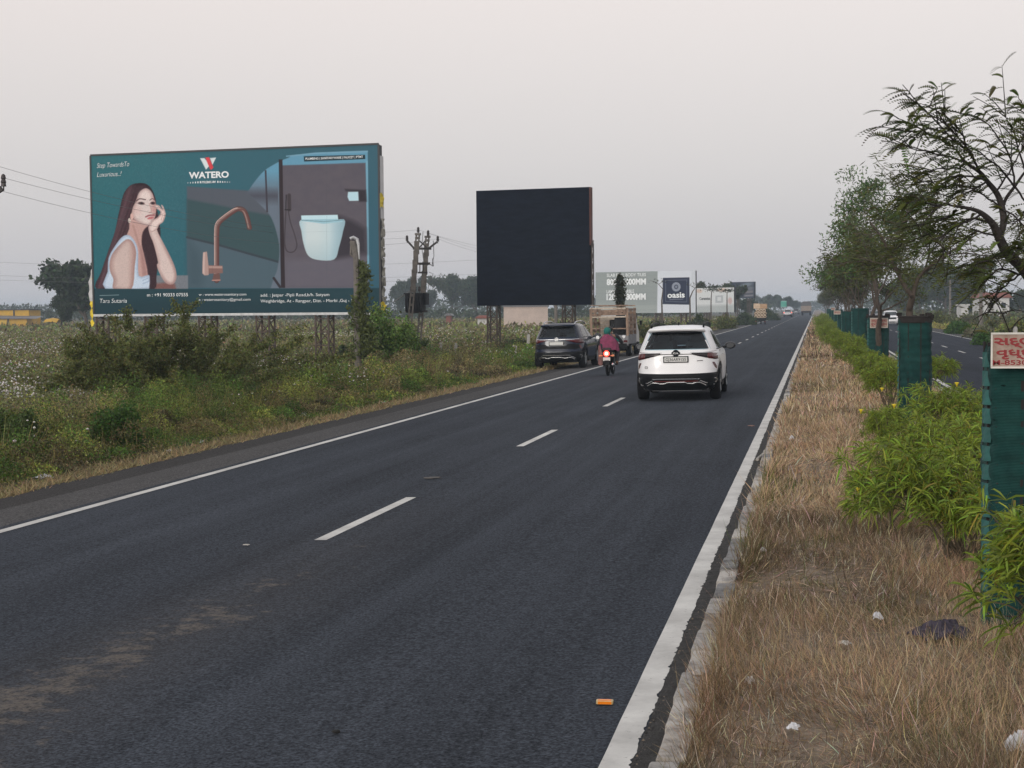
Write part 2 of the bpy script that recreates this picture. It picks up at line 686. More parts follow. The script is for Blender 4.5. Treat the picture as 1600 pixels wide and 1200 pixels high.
# painted lines, worn along the inner side
M_PAINT = mat('road_paint', (0.66, 0.65, 0.61), 0.7, var=0.0, col2=(0.42, 0.41, 0.385), scale=2.2)
tp = M_PAINT.node_tree
pp = tp.nodes['Principled BSDF']
g = tp.nodes.new('ShaderNodeNewGeometry')
n1 = tp.nodes.new('ShaderNodeTexNoise'); n1.inputs['Scale'].default_value = 28; n1.inputs['Detail'].default_value = 6; n1.inputs['Roughness'].default_value = 0.75
tp.links.new(g.outputs['Position'], n1.inputs['Vector'])
r1 = tp.nodes.new('ShaderNodeValToRGB')
r1.color_ramp.elements[0].color = (0.10, 0.10, 0.10, 1)
r1.color_ramp.elements[1].color = (1, 1, 1, 1)
r1.color_ramp.elements[0].position, r1.color_ramp.elements[1].position = 0.30, 0.385
tp.links.new(n1.outputs['Fac'], r1.inputs[0])
ramp0 = [n for n in tp.nodes if n.type == 'VALTORGB' and n != r1][0]
mx = tp.nodes.new('ShaderNodeMix'); mx.data_type = 'RGBA'; mx.blend_type = 'MULTIPLY'; mx.inputs[0].default_value = 1
tp.links.new(ramp0.outputs[0], mx.inputs[6]); tp.links.new(r1.outputs[0], mx.inputs[7])
tp.links.new(mx.outputs[2], pp.inputs['Base Color'])


def edge_line(name, x0, x1, zf, jag=0.0, seed=1, y0=3.0):
    ys = np.concatenate([np.arange(y0, 22, 0.012), np.arange(22, 60, 0.2), np.arange(60, 900, 10)]) if jag else np.array([float(q) for q in YS if q > -5])
    d = np.zeros(len(ys))
    if jag:
        d = jag * (vnoise(ys * 9.0, 0 * ys, seed, 3) - 0.42) * 1.5 + jag * 2.2 * np.clip(vnoise(ys * 26.0, 0 * ys, seed + 5, 2) - 0.66, 0, 1) * -2 - 0.5 * jag * (vnoise(ys * 1.1, 0 * ys, seed + 9, 2) - 0.5)
    wob = 0.004 * (vnoise(ys * 2.0, 0 * ys, seed + 2, 2) - 0.5)
    V = np.stack([np.stack([np.full(len(ys), x0) + wob, ys, np.full(len(ys), zf(x0) + 0.004)], 1),
                  np.stack([np.full(len(ys), x1) + d, ys, np.full(len(ys), zf(x1) + 0.004)], 1)], 1).reshape(-1, 3)
    n = len(ys)
    i = np.arange(n - 1) * 2
    F = np.stack([i, i + 1, i + 3, i + 2], 1)
    return tag(npmesh(name, V, F, M_PAINT), kind='structure')


edge_line('road_edge_line_median', -0.895, -0.765, road_z, 0.013, 3)
edge_line('road_edge_line_verge', -7.58, -7.46, road_z)
edge_line('road_edge_line_far_carriageway', 9.28, 9.40, rroad_z)
edge_line('road_edge_line_far_median', 3.05, 3.17, rroad_z)


def dashes(name, x, zf, y0, y1):
    mb = MB()
    y = y0
    while y < y1:
        mb.grid([[(x - 0.055, y, zf(x - 0.055) + 0.004), (x + 0.055, y, zf(x + 0.055) + 0.004)],
                 [(x - 0.055, y + 3.0, zf(x - 0.055) + 0.004), (x + 0.055, y + 3.0, zf(x + 0.055) + 0.004)]])
        y += 9.0
    return tag(mb.build(name, M_PAINT), kind='structure')


dashes('road_lane_line', -4.22, road_z, 12.4 - 9, 500)
dashes('road_lane_line_far_carriageway', 6.2, rroad_z, 72.3 - 63 - 6, 500)

# bitumen crumbs and grit packed along the kerb foot
r_ = np.random.default_rng(8)
n = 5200
yy = 5.5 + 26 * r_.random(n) ** 1.8
xx = -0.755 + 0.105 * r_.random(n)
s = 0.003 + 0.007 * r_.random(n) ** 2
base = np.stack([xx, yy, road_z(xx) + s * 0.4], 1)
oct_ = np.array([[1, 0, 0], [-1, 0, 0], [0, 1, 0], [0, -1, 0], [0, 0, .8], [0, 0, -.8]])
tri = np.array([[0, 2, 4], [2, 1, 4], [1, 3, 4], [3, 0, 4], [2, 0, 5], [1, 2, 5], [3, 1, 5], [0, 3, 5]])
V = (base[:, None, :] + oct_[None] * s[:, None, None] * (0.6 + 0.8 * r_.random((n, 6, 1)))).reshape(-1, 3)
F = (tri[None] + (np.arange(n) * 6)[:, None, None]).reshape(-1, 3)
g0 = r_.random(n)
cc = np.where(g0[:, None] < 0.9, (0.03 + 0.035 * r_.random((n, 1))) * np.array([[1, .97, .94]]), np.array([[0.16, 0.13, 0.10]]))
tag(npmesh('gravel_grit', V, F, vmat('grit_stone', 0.9), cols=np.repeat(cc, 6, 0)), kind='stuff')
mb = MB()
ysg = np.concatenate([np.arange(4, 40, 0.2), np.arange(40, 300, 10)])
mb.grid([[(-0.775 + 0.02 * vnoise(y * 4, 1, 2), y, road_z(-0.77) + 0.002), (-0.70, y, road_z(-0.7) + 0.008), (-0.64, y, 0.012 + 0.014 * vnoise(y * 3, 2, 6))] for y in ysg])
tag(mb.build('road_gutter_dirt', mat('gutter_dirt', (0.030, 0.029, 0.028), 0.95, var=0.6, scale=14, bump=1.0, bscale=90)), kind='structure')
# ================================================================== hoardings
def spline(P, n=6, closed=True):
    P = np.asarray(P, float)
    m = len(P)
    out = []
    for i in range(m if closed else m - 1):
        p0, p1, p2, p3 = (P[(i - 1) % m], P[i], P[(i + 1) % m], P[(i + 2) % m]) if closed else \
            (P[max(i - 1, 0)], P[i], P[i + 1], P[min(i + 2, m - 1)])
        for k in range(n):
            t = k / n
            out.append(0.5 * (2 * p1 + (p2 - p0) * t + (2 * p0 - 5 * p1 + 4 * p2 - p3) * t * t + (3 * p1 - p0 - 3 * p2 + p3) * t ** 3))
    if not closed:
        out.append(P[-1])
    return np.array(out)


class Canvas:
    """a printed sheet: colours painted on a grid of points given in print coordinates"""

    def __init__(self, X, Y, base):
        self.X, self.Y = X, Y
        self.C = np.tile(np.asarray(base, float), X.shape + (1,))

    def mask_poly(self, P, soft=0.6):
        P = np.asarray(P, float)
        x0, y0 = P.min(0) - soft * 2
        x1, y1 = P.max(0) + soft * 2
        M = np.zeros(self.X.shape)
        w_ = (self.X >= x0) & (self.X <= x1) & (self.Y >= y0) & (self.Y <= y1)
        if not w_.any():
            return M
        x, y = self.X[w_], self.Y[w_]
        d = np.full(x.shape, 1e9)
        ins = np.zeros(x.shape, bool)
        n = len(P)
        for i in range(n):
            a, b = P[i], P[(i + 1) % n]
            e = b - a
            L = e @ e + 1e-12
            t = np.clip(((x - a[0]) * e[0] + (y - a[1]) * e[1]) / L, 0, 1)
            d = np.minimum(d, (x - a[0] - t * e[0]) ** 2 + (y - a[1] - t * e[1]) ** 2)
            c = ((a[1] <= y) & (b[1] > y)) | ((b[1] <= y) & (a[1] > y))
            if abs(b[1] - a[1]) > 1e-12:
                ins ^= c & (x < a[0] + (y - a[1]) / (b[1] - a[1]) * e[0])
        s = np.sqrt(d) * np.where(ins, 1, -1)
        M[w_] = np.clip(s / soft * 0.5 + 0.5, 0, 1)
        self.S = np.full(self.X.shape, -99.0)
        self.S[w_] = s
        return M

    def vol(self, P, dark, width, a=.6, dx=0.0, dy=0.0):
        """rounds a printed form: darker towards its outline, the light side given by dx, dy"""
        M = self.mask_poly(P, .7)
        k = np.clip(1 - self.S / width, 0, 1) ** 1.3
        if dx or dy:
            c = np.asarray(P).mean(0)
            q = ((self.X - c[0]) * dx + (self.Y - c[1]) * dy)
            k = k * np.clip(.5 - q, 0, 1)
        self.put(M * k * a, dark)

    def put(self, M, col):
        col = np.asarray(col, float)
        self.C = self.C * (1 - M[..., None]) + col * M[..., None]

    def poly(self, P, col, soft=0.6, a=1.0, sm=0):
        if sm:
            P = spline(P, sm)
        self.put(self.mask_poly(P, soft) * a, col)

    def mask_stroke(self, P, r, soft=0.5):
        P = np.asarray(P, float)
        d = np.full(self.X.shape, 1e9)
        for i in range(len(P) - 1):
            a, b = P[i], P[i + 1]
            e = b - a
            t = np.clip(((self.X - a[0]) * e[0] + (self.Y - a[1]) * e[1]) / (e @ e + 1e-12), 0, 1)
            d = np.minimum(d, (self.X - a[0] - t * e[0]) ** 2 + (self.Y - a[1] - t * e[1]) ** 2)
        return np.clip((r - np.sqrt(d)) / soft + 0.5, 0, 1)

    def stroke(self, P, col, r, soft=0.5, a=1.0, sm=0):
        if sm:
            P = spline(P, sm, False)
        self.put(self.mask_stroke(P, r, soft) * a, col)

    def ell(self, c, rx, ry, col, soft=0.3, a=1.0, rot=0.0):
        dx, dy = self.X - c[0], self.Y - c[1]
        x = dx * math.cos(rot) + dy * math.sin(rot)
        y = -dx * math.sin(rot) + dy * math.cos(rot)
        q = np.sqrt((x / rx) ** 2 + (y / ry) ** 2)
        self.put(np.clip((1 - q) / soft + 0.5, 0, 1) * a, col)


def homography(src, dst):
    A, b = [], []
    for (x, y), (u, v) in zip(src, dst):
        A.append([x, y, 1, 0, 0, 0, -u * x, -u * y]); b.append(u)
        A.append([0, 0, 0, x, y, 1, -v * x, -v * y]); b.append(v)
    h = np.linalg.solve(np.array(A), np.array(b))
    return np.append(h, 1).reshape(3, 3)


def happ(Hm, x, y):
    q = Hm @ np.array([x, y, 1.0])
    return q[0] / q[2], q[1] / q[2]


class Board:
    """vertical panel from A to B (left, right as one faces it), bottom z0, top z1; u right, v up, in metres"""

    def __init__(self, A, B, z0, z1, print_corners):
        self.A = Vector((A[0], A[1], 0)); self.B = Vector((B[0], B[1], 0))
        self.ux = (self.B - self.A).normalized()
        self.W = (self.B - self.A).length
        self.z0, self.z1 = z0, z1
        self.H = z1 - z0
        self.n = Vector((self.ux.y, -self.ux.x, 0))      # towards the viewer
        TL, TR, BR, BL = print_corners
        self.p2b = homography([TL, TR, BR, BL], [(0, self.H), (self.W, self.H), (self.W, 0), (0, 0)])
        self.b2p = np.linalg.inv(self.p2b)

    def pt(self, u, v, d=0.0):
        q = self.A + self.ux * u + self.n * d
        return Vector((q.x, q.y, self.z0 + v))

    def px(self, x, y, d=0.0):
        return self.pt(*happ(self.p2b, x, y), d)

    def grid(self, nu, nv):
        u = np.linspace(0, self.W, nu); v = np.linspace(0, self.H, nv)
        U, Vv = np.meshgrid(u, v)
        q = np.stack([U, Vv, np.ones_like(U)], -1) @ self.b2p.T
        return U, Vv, q[..., 0] / q[..., 2], q[..., 1] / q[..., 2]

    def sheet(self, name, canvas, U, Vv, m, parent, gain, d=0.012, ripple=0.0):
        nv, nu = U.shape
        rp = ripple * (vnoise(U * 1.3 + Vv * 0.2, Vv * 0.7, 3, 3) - 0.5) if ripple else 0
        P = np.stack([self.A.x + self.ux.x * U + self.n.x * (d + rp), self.A.y + self.ux.y * U + self.n.y * (d + rp), self.z0 + Vv], -1)
        i = (np.arange(nv - 1)[:, None] * nu + np.arange(nu - 1)[None]).ravel()
        F = np.stack([i, i + 1, i + nu + 1, i + nu], 1)
        cols = np.clip(lin(np.clip(canvas.C, 0, 255)) * gain, 0, 0.95).reshape(-1, 3)
        return npmesh(name, P.reshape(-1, 3), F, m, parent, cols=cols, smooth=True)

    def write(self, s, x0, y0, x1, y1, cap, m, parent, shear=0.0, offset=0.0, name='lettering', d=0.034):
        """text whose baseline runs from print point (x0, y0) to (x1, y1), capital height cap in print units"""
        a, b = self.px(x0, y0, d), self.px(x1, y1, d)
        c = self.px(x0, y0 - cap, d)
        o = text_mesh(s, (c - a).length / 0.70, m, name, parent, shear=shear, offset=offset, width=(b - a).length)
        o.matrix_world = frame_matrix(a, b - a, Vector((0, 0, 1)))
        return o


def lattice(mb, c, w_, dp, z0, z1, ux, n, t=0.05, step=0.55):
    ux, n = Vector(ux), Vector(n)
    c = Vector((c[0], c[1], 0))
    cor = [c + ux * sx_ * w_ / 2 + n * sy * dp / 2 for sx_, sy in ((-1, 1), (1, 1), (1, -1), (-1, -1))]
    for q in cor:
        mb.bar((q.x, q.y, z0), (q.x, q.y, z1), t)
    z = z0 + 0.15
    k = 0
    while z < z1:
        for i in range(4):
            a, b = cor[i], cor[(i + 1) % 4]
            mb.bar((a.x, a.y, z), (b.x, b.y, z), t * 0.7)
            zz = min(z + step, z1)
            if k % 2:
                a, b = b, a
            mb.bar((a.x, a.y, z), (b.x, b.y, zz), t * 0.55)
        z += step
        k += 1


M_RUST = mat('rusty_steel', (0.075, 0.055, 0.045), 0.8, var=0.45, scale=9, bump=0.3)
M_PRINT = vmat('printed_flex', 0.5, spec=0.06)
M_WHITE_INK = mat('white_ink', (0.78, 0.82, 0.84), 0.5, var=0.03)
M_DARKFRAME = mat('dark_frame', (0.030, 0.032, 0.036), 0.6, var=0.2)
M_FLEXWHITE = mat('white_flex', (0.55, 0.55, 0.55), 0.6, var=0.15, scale=2)
M_FLEXYELLOW = mat('yellow_flex', (0.72, 0.56, 0.03), 0.5, var=0.2, scale=4)
M_ALU = mat('dull_aluminium', (0.42, 0.43, 0.44), 0.45, metal=0.3, var=0.2)

GAIN = 1.14

# ---- 1. the big teal hoarding
BT = empty('billboard', (-21.7, 54.0, -0.36), 0,
           'large teal billboard advertising a copper tap, a toilet and a long-haired woman', 'billboard')
bd = Board((-27.62, 54.43), (-15.79, 53.55), 1.885, 8.03, [(142.9, 245.6), (590.1, 224.6), (593.8, 485.4), (148.3, 490.9)])


def par(o, parent):
    """parent without moving (parent only carries a translation)"""
    o.parent = parent
    o.matrix_parent_inverse = parent.matrix_basis.inverted()
    return o


U, Vv, X, Y = bd.grid(760, 396)
cv = Canvas(X, Y, (48, 103, 110))
fx = (X - 143) / 450
cv.C += np.stack([6 * fx - 10 * (Y - 235) / 240, -8 * fx - 8 * (Y - 235) / 240, 2 * fx - 4 * (Y - 235) / 240], -1)
cv.put(np.clip((X - 250) / 130, 0, 1) * 0.5, (56, 90, 103))
Z3 = lambda L: [(140 + x / 6.0, 270 + y / 6.0) for x, y in L]
Z5 = lambda L: [(380 + x / 4.443, 230 + y / 4.443) for x, y in L]
Z6 = lambda L: [(280 + x / 5.217, 230 + y / 5.217) for x, y in L]
# middle panel
cv.poly(Z6([(62, 322), (400, 345), (900, 372), (900, 1142), (70, 1142)]), (80, 86, 96), 1.2)
cv.poly(Z6([(62, 425), (300, 470), (560, 520), (820, 566), (900, 580), (900, 960), (640, 885), (300, 790), (62, 735)]), (56, 78, 83), 2.2)
cv.poly(Z6([(62, 742), (300, 800), (640, 892), (900, 965), (900, 1142), (70, 1142)]), (74, 93, 104), 2.0)
cv.stroke(Z6([(62, 735), (300, 790), (640, 885), (900, 955)]), (50, 58, 66), 1.6, 1.6, 0.8)
cv.poly(Z6([(70, 760), (160, 850), (200, 1000), (180, 1142), (70, 1142)]), (60, 78, 88), 8, 0.6)
# bathroom
bath = np.array(list(spline(Z6([(555, 372), (600, 300), (690, 195), (800, 125), (890, 85)]), 5, False)) +
                Z5([(330, 60), (500, 36), (700, 26), (864, 20), (868, 400), (874, 970), (190, 975)]) +
                list(spline(Z6([(770, 1062), (800, 985), (816, 850), (800, 720), (745, 565), (650, 460), (555, 372)]), 5, False)))
mB = cv.mask_poly(bath, 0.7)
cv.put(mB, (98, 110, 124))
cv.put(mB * np.clip((302 - Y) / 34, 0, 1), (96, 146, 172))
cv.put(mB * np.clip(1 - np.abs(Y - 306) / 16, 0, 1) * (X < 434) * 0.75, (66, 66, 76))
wall = cv.mask_poly(Z5([(262, 126), (850, 104), (858, 500), (866, 968), (280, 972)]), 1.0)
cv.put(wall, (86, 82, 91))
cv.put(wall * (vnoise(X * 0.09, Y * 0.13, 3, 4) - 0.35) * 0.55, (104, 96, 100))
cv.put(cv.mask_poly(Z5([(284, 775), (868, 760), (870, 970), (284, 972)]), 6) * 0.55, (102, 100, 112))
cv.stroke(Z5([(300, 62), (500, 40), (862, 26)]), (118, 160, 182), 1.0, 1.0, 0.8)
cv.stroke(Z5([(858, 95), (864, 480), (870, 860)]), (112, 160, 182), 1.5, 1.2, 0.9)
cv.poly(Z5([(420, 62), (846, 48), (848, 78), (422, 98)]), (34, 52, 58), 0.5)
cv.poly(Z5([(148, 160), (160, 160), (172, 450), (160, 450)]), (60, 56, 64), 0.5)
cv.poly(Z5([(245, 85), (271, 84), (291, 972), (262, 972)]), (48, 40, 44), 0.5)
cv.stroke(Z5([(212, 905), (255, 965)]), (50, 46, 52), 2.0, 0.8)
# shower set
cv.stroke(Z5([(298, 330), (295, 430)]), (38, 34, 38), 0.8, 0.5)
cv.stroke(Z5([(318, 332), (320, 430)]), (64, 58, 62), 3.0, 1.0)
cv.stroke(Z5([(290, 432), (325, 432)]), (40, 36, 40), 1.0, 0.5)
cv.stroke(Z5([(296, 440), (290, 560), (288, 660), (300, 712), (330, 726), (360, 712), (372, 670), (352, 590), (328, 520), (312, 440)]), (62, 57, 62), 0.9, 0.6, 0.9, 4)
# paper roll
cv.poly(Z5([(705, 286), (852, 292), (858, 372), (806, 372), (800, 305), (712, 300)]), (50, 46, 52), 1.6)
cv.poly(Z5([(728, 306), (798, 304), (801, 366), (736, 368), (724, 340)]), (176, 208, 220), 0.6)
# toilet and its printed shade
cv.poly(Z5([(655, 470), (760, 505), (850, 560), (858, 730), (760, 745), (640, 770)]), (50, 46, 53), 5, 0.85)
bowl = cv.mask_poly(spline(Z5([(400, 502), (560, 520), (698, 496), (692, 580), (664, 690), (632, 772), (520, 777), (452, 748), (420, 670), (404, 580)]), 4), 0.6)
cv.put(bowl, (194, 208, 212))
cv.put(bowl * np.clip((Y - 372) / 34, 0, 1) * .4, (136, 168, 180))
cv.put(bowl * np.clip((X - 515) / 26, 0, 1), (124, 152, 166))
cv.put(bowl * np.clip((X - 496) / 30, 0, 1) * 0.35, (150, 190, 205))
cv.put(bowl * np.clip((480 - X) / 12, 0, 1) * 0.5, (140, 182, 198))
cv.poly(Z5([(402, 472), (655, 465), (660, 500), (698, 496), (690, 512), (560, 528), (404, 508)]), (150, 190, 203), 0.5)
cv.poly(Z5([(403, 471), (655, 465), (657, 492), (405, 499)]), (186, 216, 226), 0.5)
cv.stroke(Z5([(404, 503), (560, 512), (696, 500)]), (100, 134, 150), 0.5, 0.5)
# tap
sp = Z6([(305, 1085), (305, 900), (306, 690), (318, 625), (360, 580), (450, 515), (490, 502), (528, 520), (552, 575), (572, 655)])
cv.stroke(sp, (80, 60, 58), 4.0, 0.7, 1, 5)
cv.stroke(sp, (112, 86, 82), 2.6, 1.6, .9, 5)
cv.stroke([(x - 1.6, y - 0.5) for x, y in sp], (168, 142, 136), 0.8, 0.9, 0.7, 5)
cv.stroke([(x + 2.2, y + 0.8) for x, y in sp], (96, 58, 56), 1.0, 1.0, 0.8, 5)
cv.stroke([(x - 3.3, y - 1.4) for x, y in sp[:7]], (230, 205, 198), 0.45, 0.5, 0.9, 5)
cv.poly(Z6([(232, 960), (352, 964), (356, 1024), (234, 1030)]), (128, 98, 93), 0.5)
cv.poly(Z6([(240, 966), (350, 968), (352, 985), (240, 985)]), (168, 140, 133), 0.8)
cv.poly(Z6([(195, 856), (226, 850), (238, 960), (240, 1040), (206, 1044), (188, 1026), (190, 940)]), (168, 142, 136), 0.5)
cv.poly(Z6([(196, 860), (208, 856), (206, 1036), (192, 1024)]), (196, 174, 168), 0.9)
cv.poly(Z6([(280, 1030), (332, 1030), (334, 1088), (268, 1090)]), (106, 78, 74), 0.5)
cv.stroke(Z6([(268, 1082), (334, 1080)]), (196, 150, 140), 0.6, 0.5)
# woman at a desk
cv.poly(Z3([(600, 962), (922, 960), (924, 1088), (600, 1090)]), (112, 118, 126), 0.6)
cv.poly(Z3([(590, 1040), (700, 1030), (800, 1040), (812, 1088), (590, 1090)]), (122, 80, 76), 2.0, 0.9)
hair = spline(Z3([(330, 190), (380, 130), (450, 106), (530, 112), (582, 160), (615, 240), (628, 330), (655, 470), (664, 600), (645, 780), (625, 960), (606, 1088), (400, 1092), (70, 1092), (112, 935), (180, 735), (240, 560), (278, 380), (306, 260)]), 4)
mh = cv.mask_poly(hair, 0.7)
cv.put(mh, (58, 40, 46))
cv.vol(hair, (30, 20, 24), 7, .8)
sh = np.sin((X * 0.96 + Y * 0.34) * 1.15) * 0.5 + 0.5
cv.put(mh * sh * 0.35 * np.clip((Y - 285) / 40, 0, 1), (96, 66, 72))
cv.put(mh * np.exp(-((X - 198 + (Y - 310) * 0.30) / 5.0) ** 2) * 0.45, (112, 84, 92))
skin = (206, 178, 170)
cv.poly(Z3([(385, 440), (480, 470), (548, 495), (520, 560), (492, 640), (500, 720), (548, 972), (455, 968), (440, 720), (405, 630), (350, 600), (372, 530)]), (186, 152, 146), 0.8, 1, 3)
cv.poly(Z3([(468, 700), (490, 690), (520, 830), (540, 965), (500, 965)]), (150, 112, 110), 2.0, 0.7)
cv.stroke(Z3([(410, 500), (440, 600), (468, 690)]), (160, 124, 118), 1.6, 2.0, 0.6)
top = spline(Z3([(348, 588), (390, 602), (432, 660), (455, 745), (462, 966), (556, 958), (568, 1000), (558, 1088), (150, 1090), (172, 930), (182, 800), (240, 692), (300, 612)]), 3)
cv.poly(top, (190, 206, 224), 0.6)
cv.vol(top, (120, 140, 170), 4.5, .6)
cv.stroke(Z3([(500, 1010), (555, 985)]), (150, 172, 200), 0.7, 0.8)
cv.stroke(Z3([(500, 1040), (562, 1015)]), (150, 172, 200), 0.7, 0.8)
arm = spline(Z3([(352, 628), (404, 652), (436, 740), (424, 880), (392, 1092), (230, 1092), (226, 1000), (196, 930), (190, 850), (216, 765), (282, 682)]), 4)
ma = cv.mask_poly(arm, 0.7)
cv.put(ma, (196, 176, 171))
cv.vol(arm, (142, 108, 104), 7, .75, -.05, 0)
cv.vol(arm, (120, 88, 86), 9, .6, .06, 0)
cv.put(ma * np.clip((X - 199) / 12, 0, 1) * 0.6, (160, 124, 118))
cv.put(ma * np.clip((182 - X) / 10, 0, 1) * 0.35, (186, 150, 142))
cv.poly(Z3([(500, 560), (560, 510), (604, 660), (642, 830), (628, 960), (606, 1090), (562, 1090), (566, 980), (530, 800), (492, 680)]), (54, 36, 42), 1.0, 1, 3)
fore = spline(Z3([(556, 505), (612, 480), (640, 560), (692, 660), (782, 840), (814, 950), (800, 1022), (760, 1046), (705, 1020), (652, 930), (632, 865), (642, 832), (602, 670), (566, 580)]), 4)
mf = cv.mask_poly(fore, 0.6)
cv.put(mf, (208, 190, 186))
cv.vol(fore, (140, 106, 104), 6, .75, -.08, 0)
cv.vol(fore, (168, 134, 130), 5, .5)
cv.put(mf * np.clip((239.5 - X + (Y - 380) * 0.32) / 7, 0, 1) * 0.45, (178, 142, 136))
face = spline(Z3([(432, 280), (468, 192), (528, 152), (580, 186), (606, 250), (624, 315), (618, 400), (598, 450), (568, 490), (538, 500), (480, 482), (428, 448), (398, 400), (408, 335)]), 4)
mfc = cv.mask_poly(face, 0.7)
cv.put(mfc, (210, 195, 192))
cv.vol(face, (150, 116, 114), 6, .7)
cv.ell(Z3([(450, 360)])[0], 6, 7, (206, 172, 168), 1.2, .5)
cv.ell(Z3([(545, 460)])[0], 5, 3, (228, 212, 208), 1.0, .5)
cv.ell(Z3([(520, 210)])[0], 8, 6, (230, 214, 210), 1.2, .6)
cv.ell(Z3([(600, 340)])[0], 3.4, 7, (178, 128, 126), 1.1, .6)
cv.put(mfc * np.clip((X - 236) / 8, 0, 1) * 0.5, (196, 148, 142))
cv.put(mfc * np.clip((213 - X) / 8, 0, 1) * 0.45, (196, 162, 154))
cv.ell(Z3([(398, 415)])[0], 2.6, 5.2, (206, 170, 162), 0.4)
cv.ell(Z3([(375, 452)])[0], 2.2, 3.8, (206, 196, 190), 0.3, 0.9)
cv.stroke(Z3([(440, 272), (470, 250), (525, 258)]), (78, 54, 56), 0.8, 0.7, 0.95, 3)
cv.stroke(Z3([(566, 262), (590, 248), (612, 262)]), (92, 66, 66), 0.7, 0.7, 0.85, 3)
cv.ell(Z3([(486, 292)])[0], 5.0, 2.3, (80, 54, 56), 0.5, 0.95, 0.08)
cv.ell(Z3([(490, 292)])[0], 1.6, 1.5, (36, 26, 30), 0.3)
cv.ell(Z3([(594, 290)])[0], 4.0, 2.4, (80, 52, 54), 0.5, 0.95)
cv.ell(Z3([(594, 290)])[0], 1.5, 1.5, (36, 26, 30), 0.3)
cv.stroke(Z3([(562, 296), (578, 345), (582, 368), (560, 378)]), (184, 142, 136), 0.8, 1.0, 0.7, 3)
cv.stroke(Z3([(528, 418), (560, 404), (606, 400)]), (142, 72, 78), 1.1, 0.8, 0.9, 3)
cv.ell(Z3([(572, 428)])[0], 5.0, 2.0, (188, 108, 112), 0.5, 0.95, -0.25)
hand = spline(Z3([(556, 520), (588, 455), (640, 420), (668, 372), (616, 330), (622, 306), (652, 312), (686, 350), (672, 306), (690, 318), (708, 366), (712, 400), (690, 462), (652, 492), (632, 530), (580, 560)]), 4)
cv.poly(hand, (222, 204, 200), 0.6)
cv.vol(hand, (150, 114, 112), 3.2, .7)
for q in ([(640, 318), (690, 352)], [(690, 380), (672, 450)], [(705, 395), (690, 455)], [(668, 372), (640, 430)]):
    cv.stroke(Z3(q), (176, 138, 132), 0.45, 0.6, 0.8)
# lower band
cv.poly([(140, 451.5), (290, 451), (450, 449.5), (600, 448), (600, 500), (140, 500)], (36, 62, 70), 0.6)
cv.poly([(140, 470), (600, 468), (600, 500), (140, 500)], (33, 54, 62), 8, 0.6)
cv.stroke([(156.5, 462), (186, 461)], (140, 160, 166), 0.5, 0.5, 0.8)
# W emblem
cv.poly(Z6([(170, 95), (204, 93), (250, 150), (218, 187)]), (205, 214, 218), 0.5)
cv.poly(Z6([(250, 92), (300, 88), (270, 148)]), (205, 214, 218), 0.5)
cv.poly(Z6([(212, 88), (243, 85), (278, 168), (262, 187), (250, 182)]), (205, 66, 74), 0.5)
cv.put((np.clip((X - 290) / 1, 0, 1) * 0 + (X < 290) * (Y < 451)) * np.clip(vnoise(X * 1.1, Y * 1.1, 9, 3) - .5, 0, 1) * .25, (230, 220, 214))
cv.put((X < 290) * (Y < 451) * np.clip(.5 - vnoise(X * 1.4 + 5, Y * 1.4, 19, 3), 0, 1) * .35, (30, 28, 32))
# faint seams of the flex sheets
for xx in (236, 331, 420, 510):
    cv.stroke([(xx, 230), (xx + 1, 495)], (40, 66, 74), 0.25, 0.4, 0.18)
for yy in (300, 365, 425):
    cv.stroke([(140, yy + 3), (600, yy - 6)], (52, 80, 88), 0.2, 0.4, 0.12)
M_PRINT_T = M_PRINT
par(bd.sheet('printed_panel', cv, U, Vv, M_PRINT_T, None, GAIN, ripple=0.016), BT)

mb = MB()
t_ = 0.42
for (u0, u1, v0, v1) in ((0, bd.W, 0, bd.H),):
    A0, A1 = bd.pt(u0, v0, 0), bd.pt(u1, v0, 0)
    C_ = (bd.pt(0, 0, -t_ / 2) + bd.pt(bd.W, bd.H, -t_ / 2)) / 2
    rot = Matrix.Rotation(math.atan2(bd.ux.y, bd.ux.x), 3, 'Z')
    mb.box(C_, (bd.W, t_, bd.H), rot)
par(mb.build('backing', M_DARKFRAME), BT)
mb = MB()
for a, b in (((-0.03, bd.H + .02), (bd.W + .03, bd.H + .02)), ((-0.03, 0), (-0.03, bd.H)), ((bd.W + .03, 0), (bd.W + .03, bd.H))):
    mb.bar(bd.pt(*a, 0.0), bd.pt(*b, 0.0), 0.07)
par(mb.build('frame', M_DARKFRAME), BT)
mb = MB()
mb.bar(bd.pt(-0.03, -0.05, 0.0), bd.pt(bd.W + .03, -0.05, 0.0), 0.09)
par(mb.build('bottom_rail', M_ALU), BT)
# side cladding: white flex, black and torn lower down
mb = MB()
mb.box(bd.pt(bd.W + 0.045, bd.H - 1.55, -0.22), (0.02, 0.40, 2.3), rot)
par(mb.build('side_cladding', M_FLEXWHITE), BT)
rr = random.Random(4)
mb = MB()
for k in range(9):
    v = bd.H - 2.7 - k * 0.36
    mb.grid([[bd.pt(bd.W + 0.06 + rr.uniform(-.01, .05), v - 0.34 * i / 3, -0.05 - 0.11 * j + rr.uniform(-.03, .03)) for j in range(4)] for i in range(4)])
par(mb.build('torn_side_flex', mat('torn_flex', (0.05, 0.05, 0.045), 0.7, var=0.0, col2=(0.5, 0.48, 0.40), scale=2.2)), BT)
for (v, h, w_) in ((4.35, .50, .07), (0.35, .40, .12)):
    mb = MB()
    mb.grid([[bd.pt(bd.W + 0.07 + w_ * (0.5 + 0.5 * math.sin(2.2 * i + j)) * j / 3, v - h * i / 5 + .05 * math.sin(i + 2 * j), 0.04 - 0.10 * j) for j in range(4)] for i in range(6)])
    par(mb.build('yellow_scrap', M_FLEXYELLOW), BT)
mb = MB()
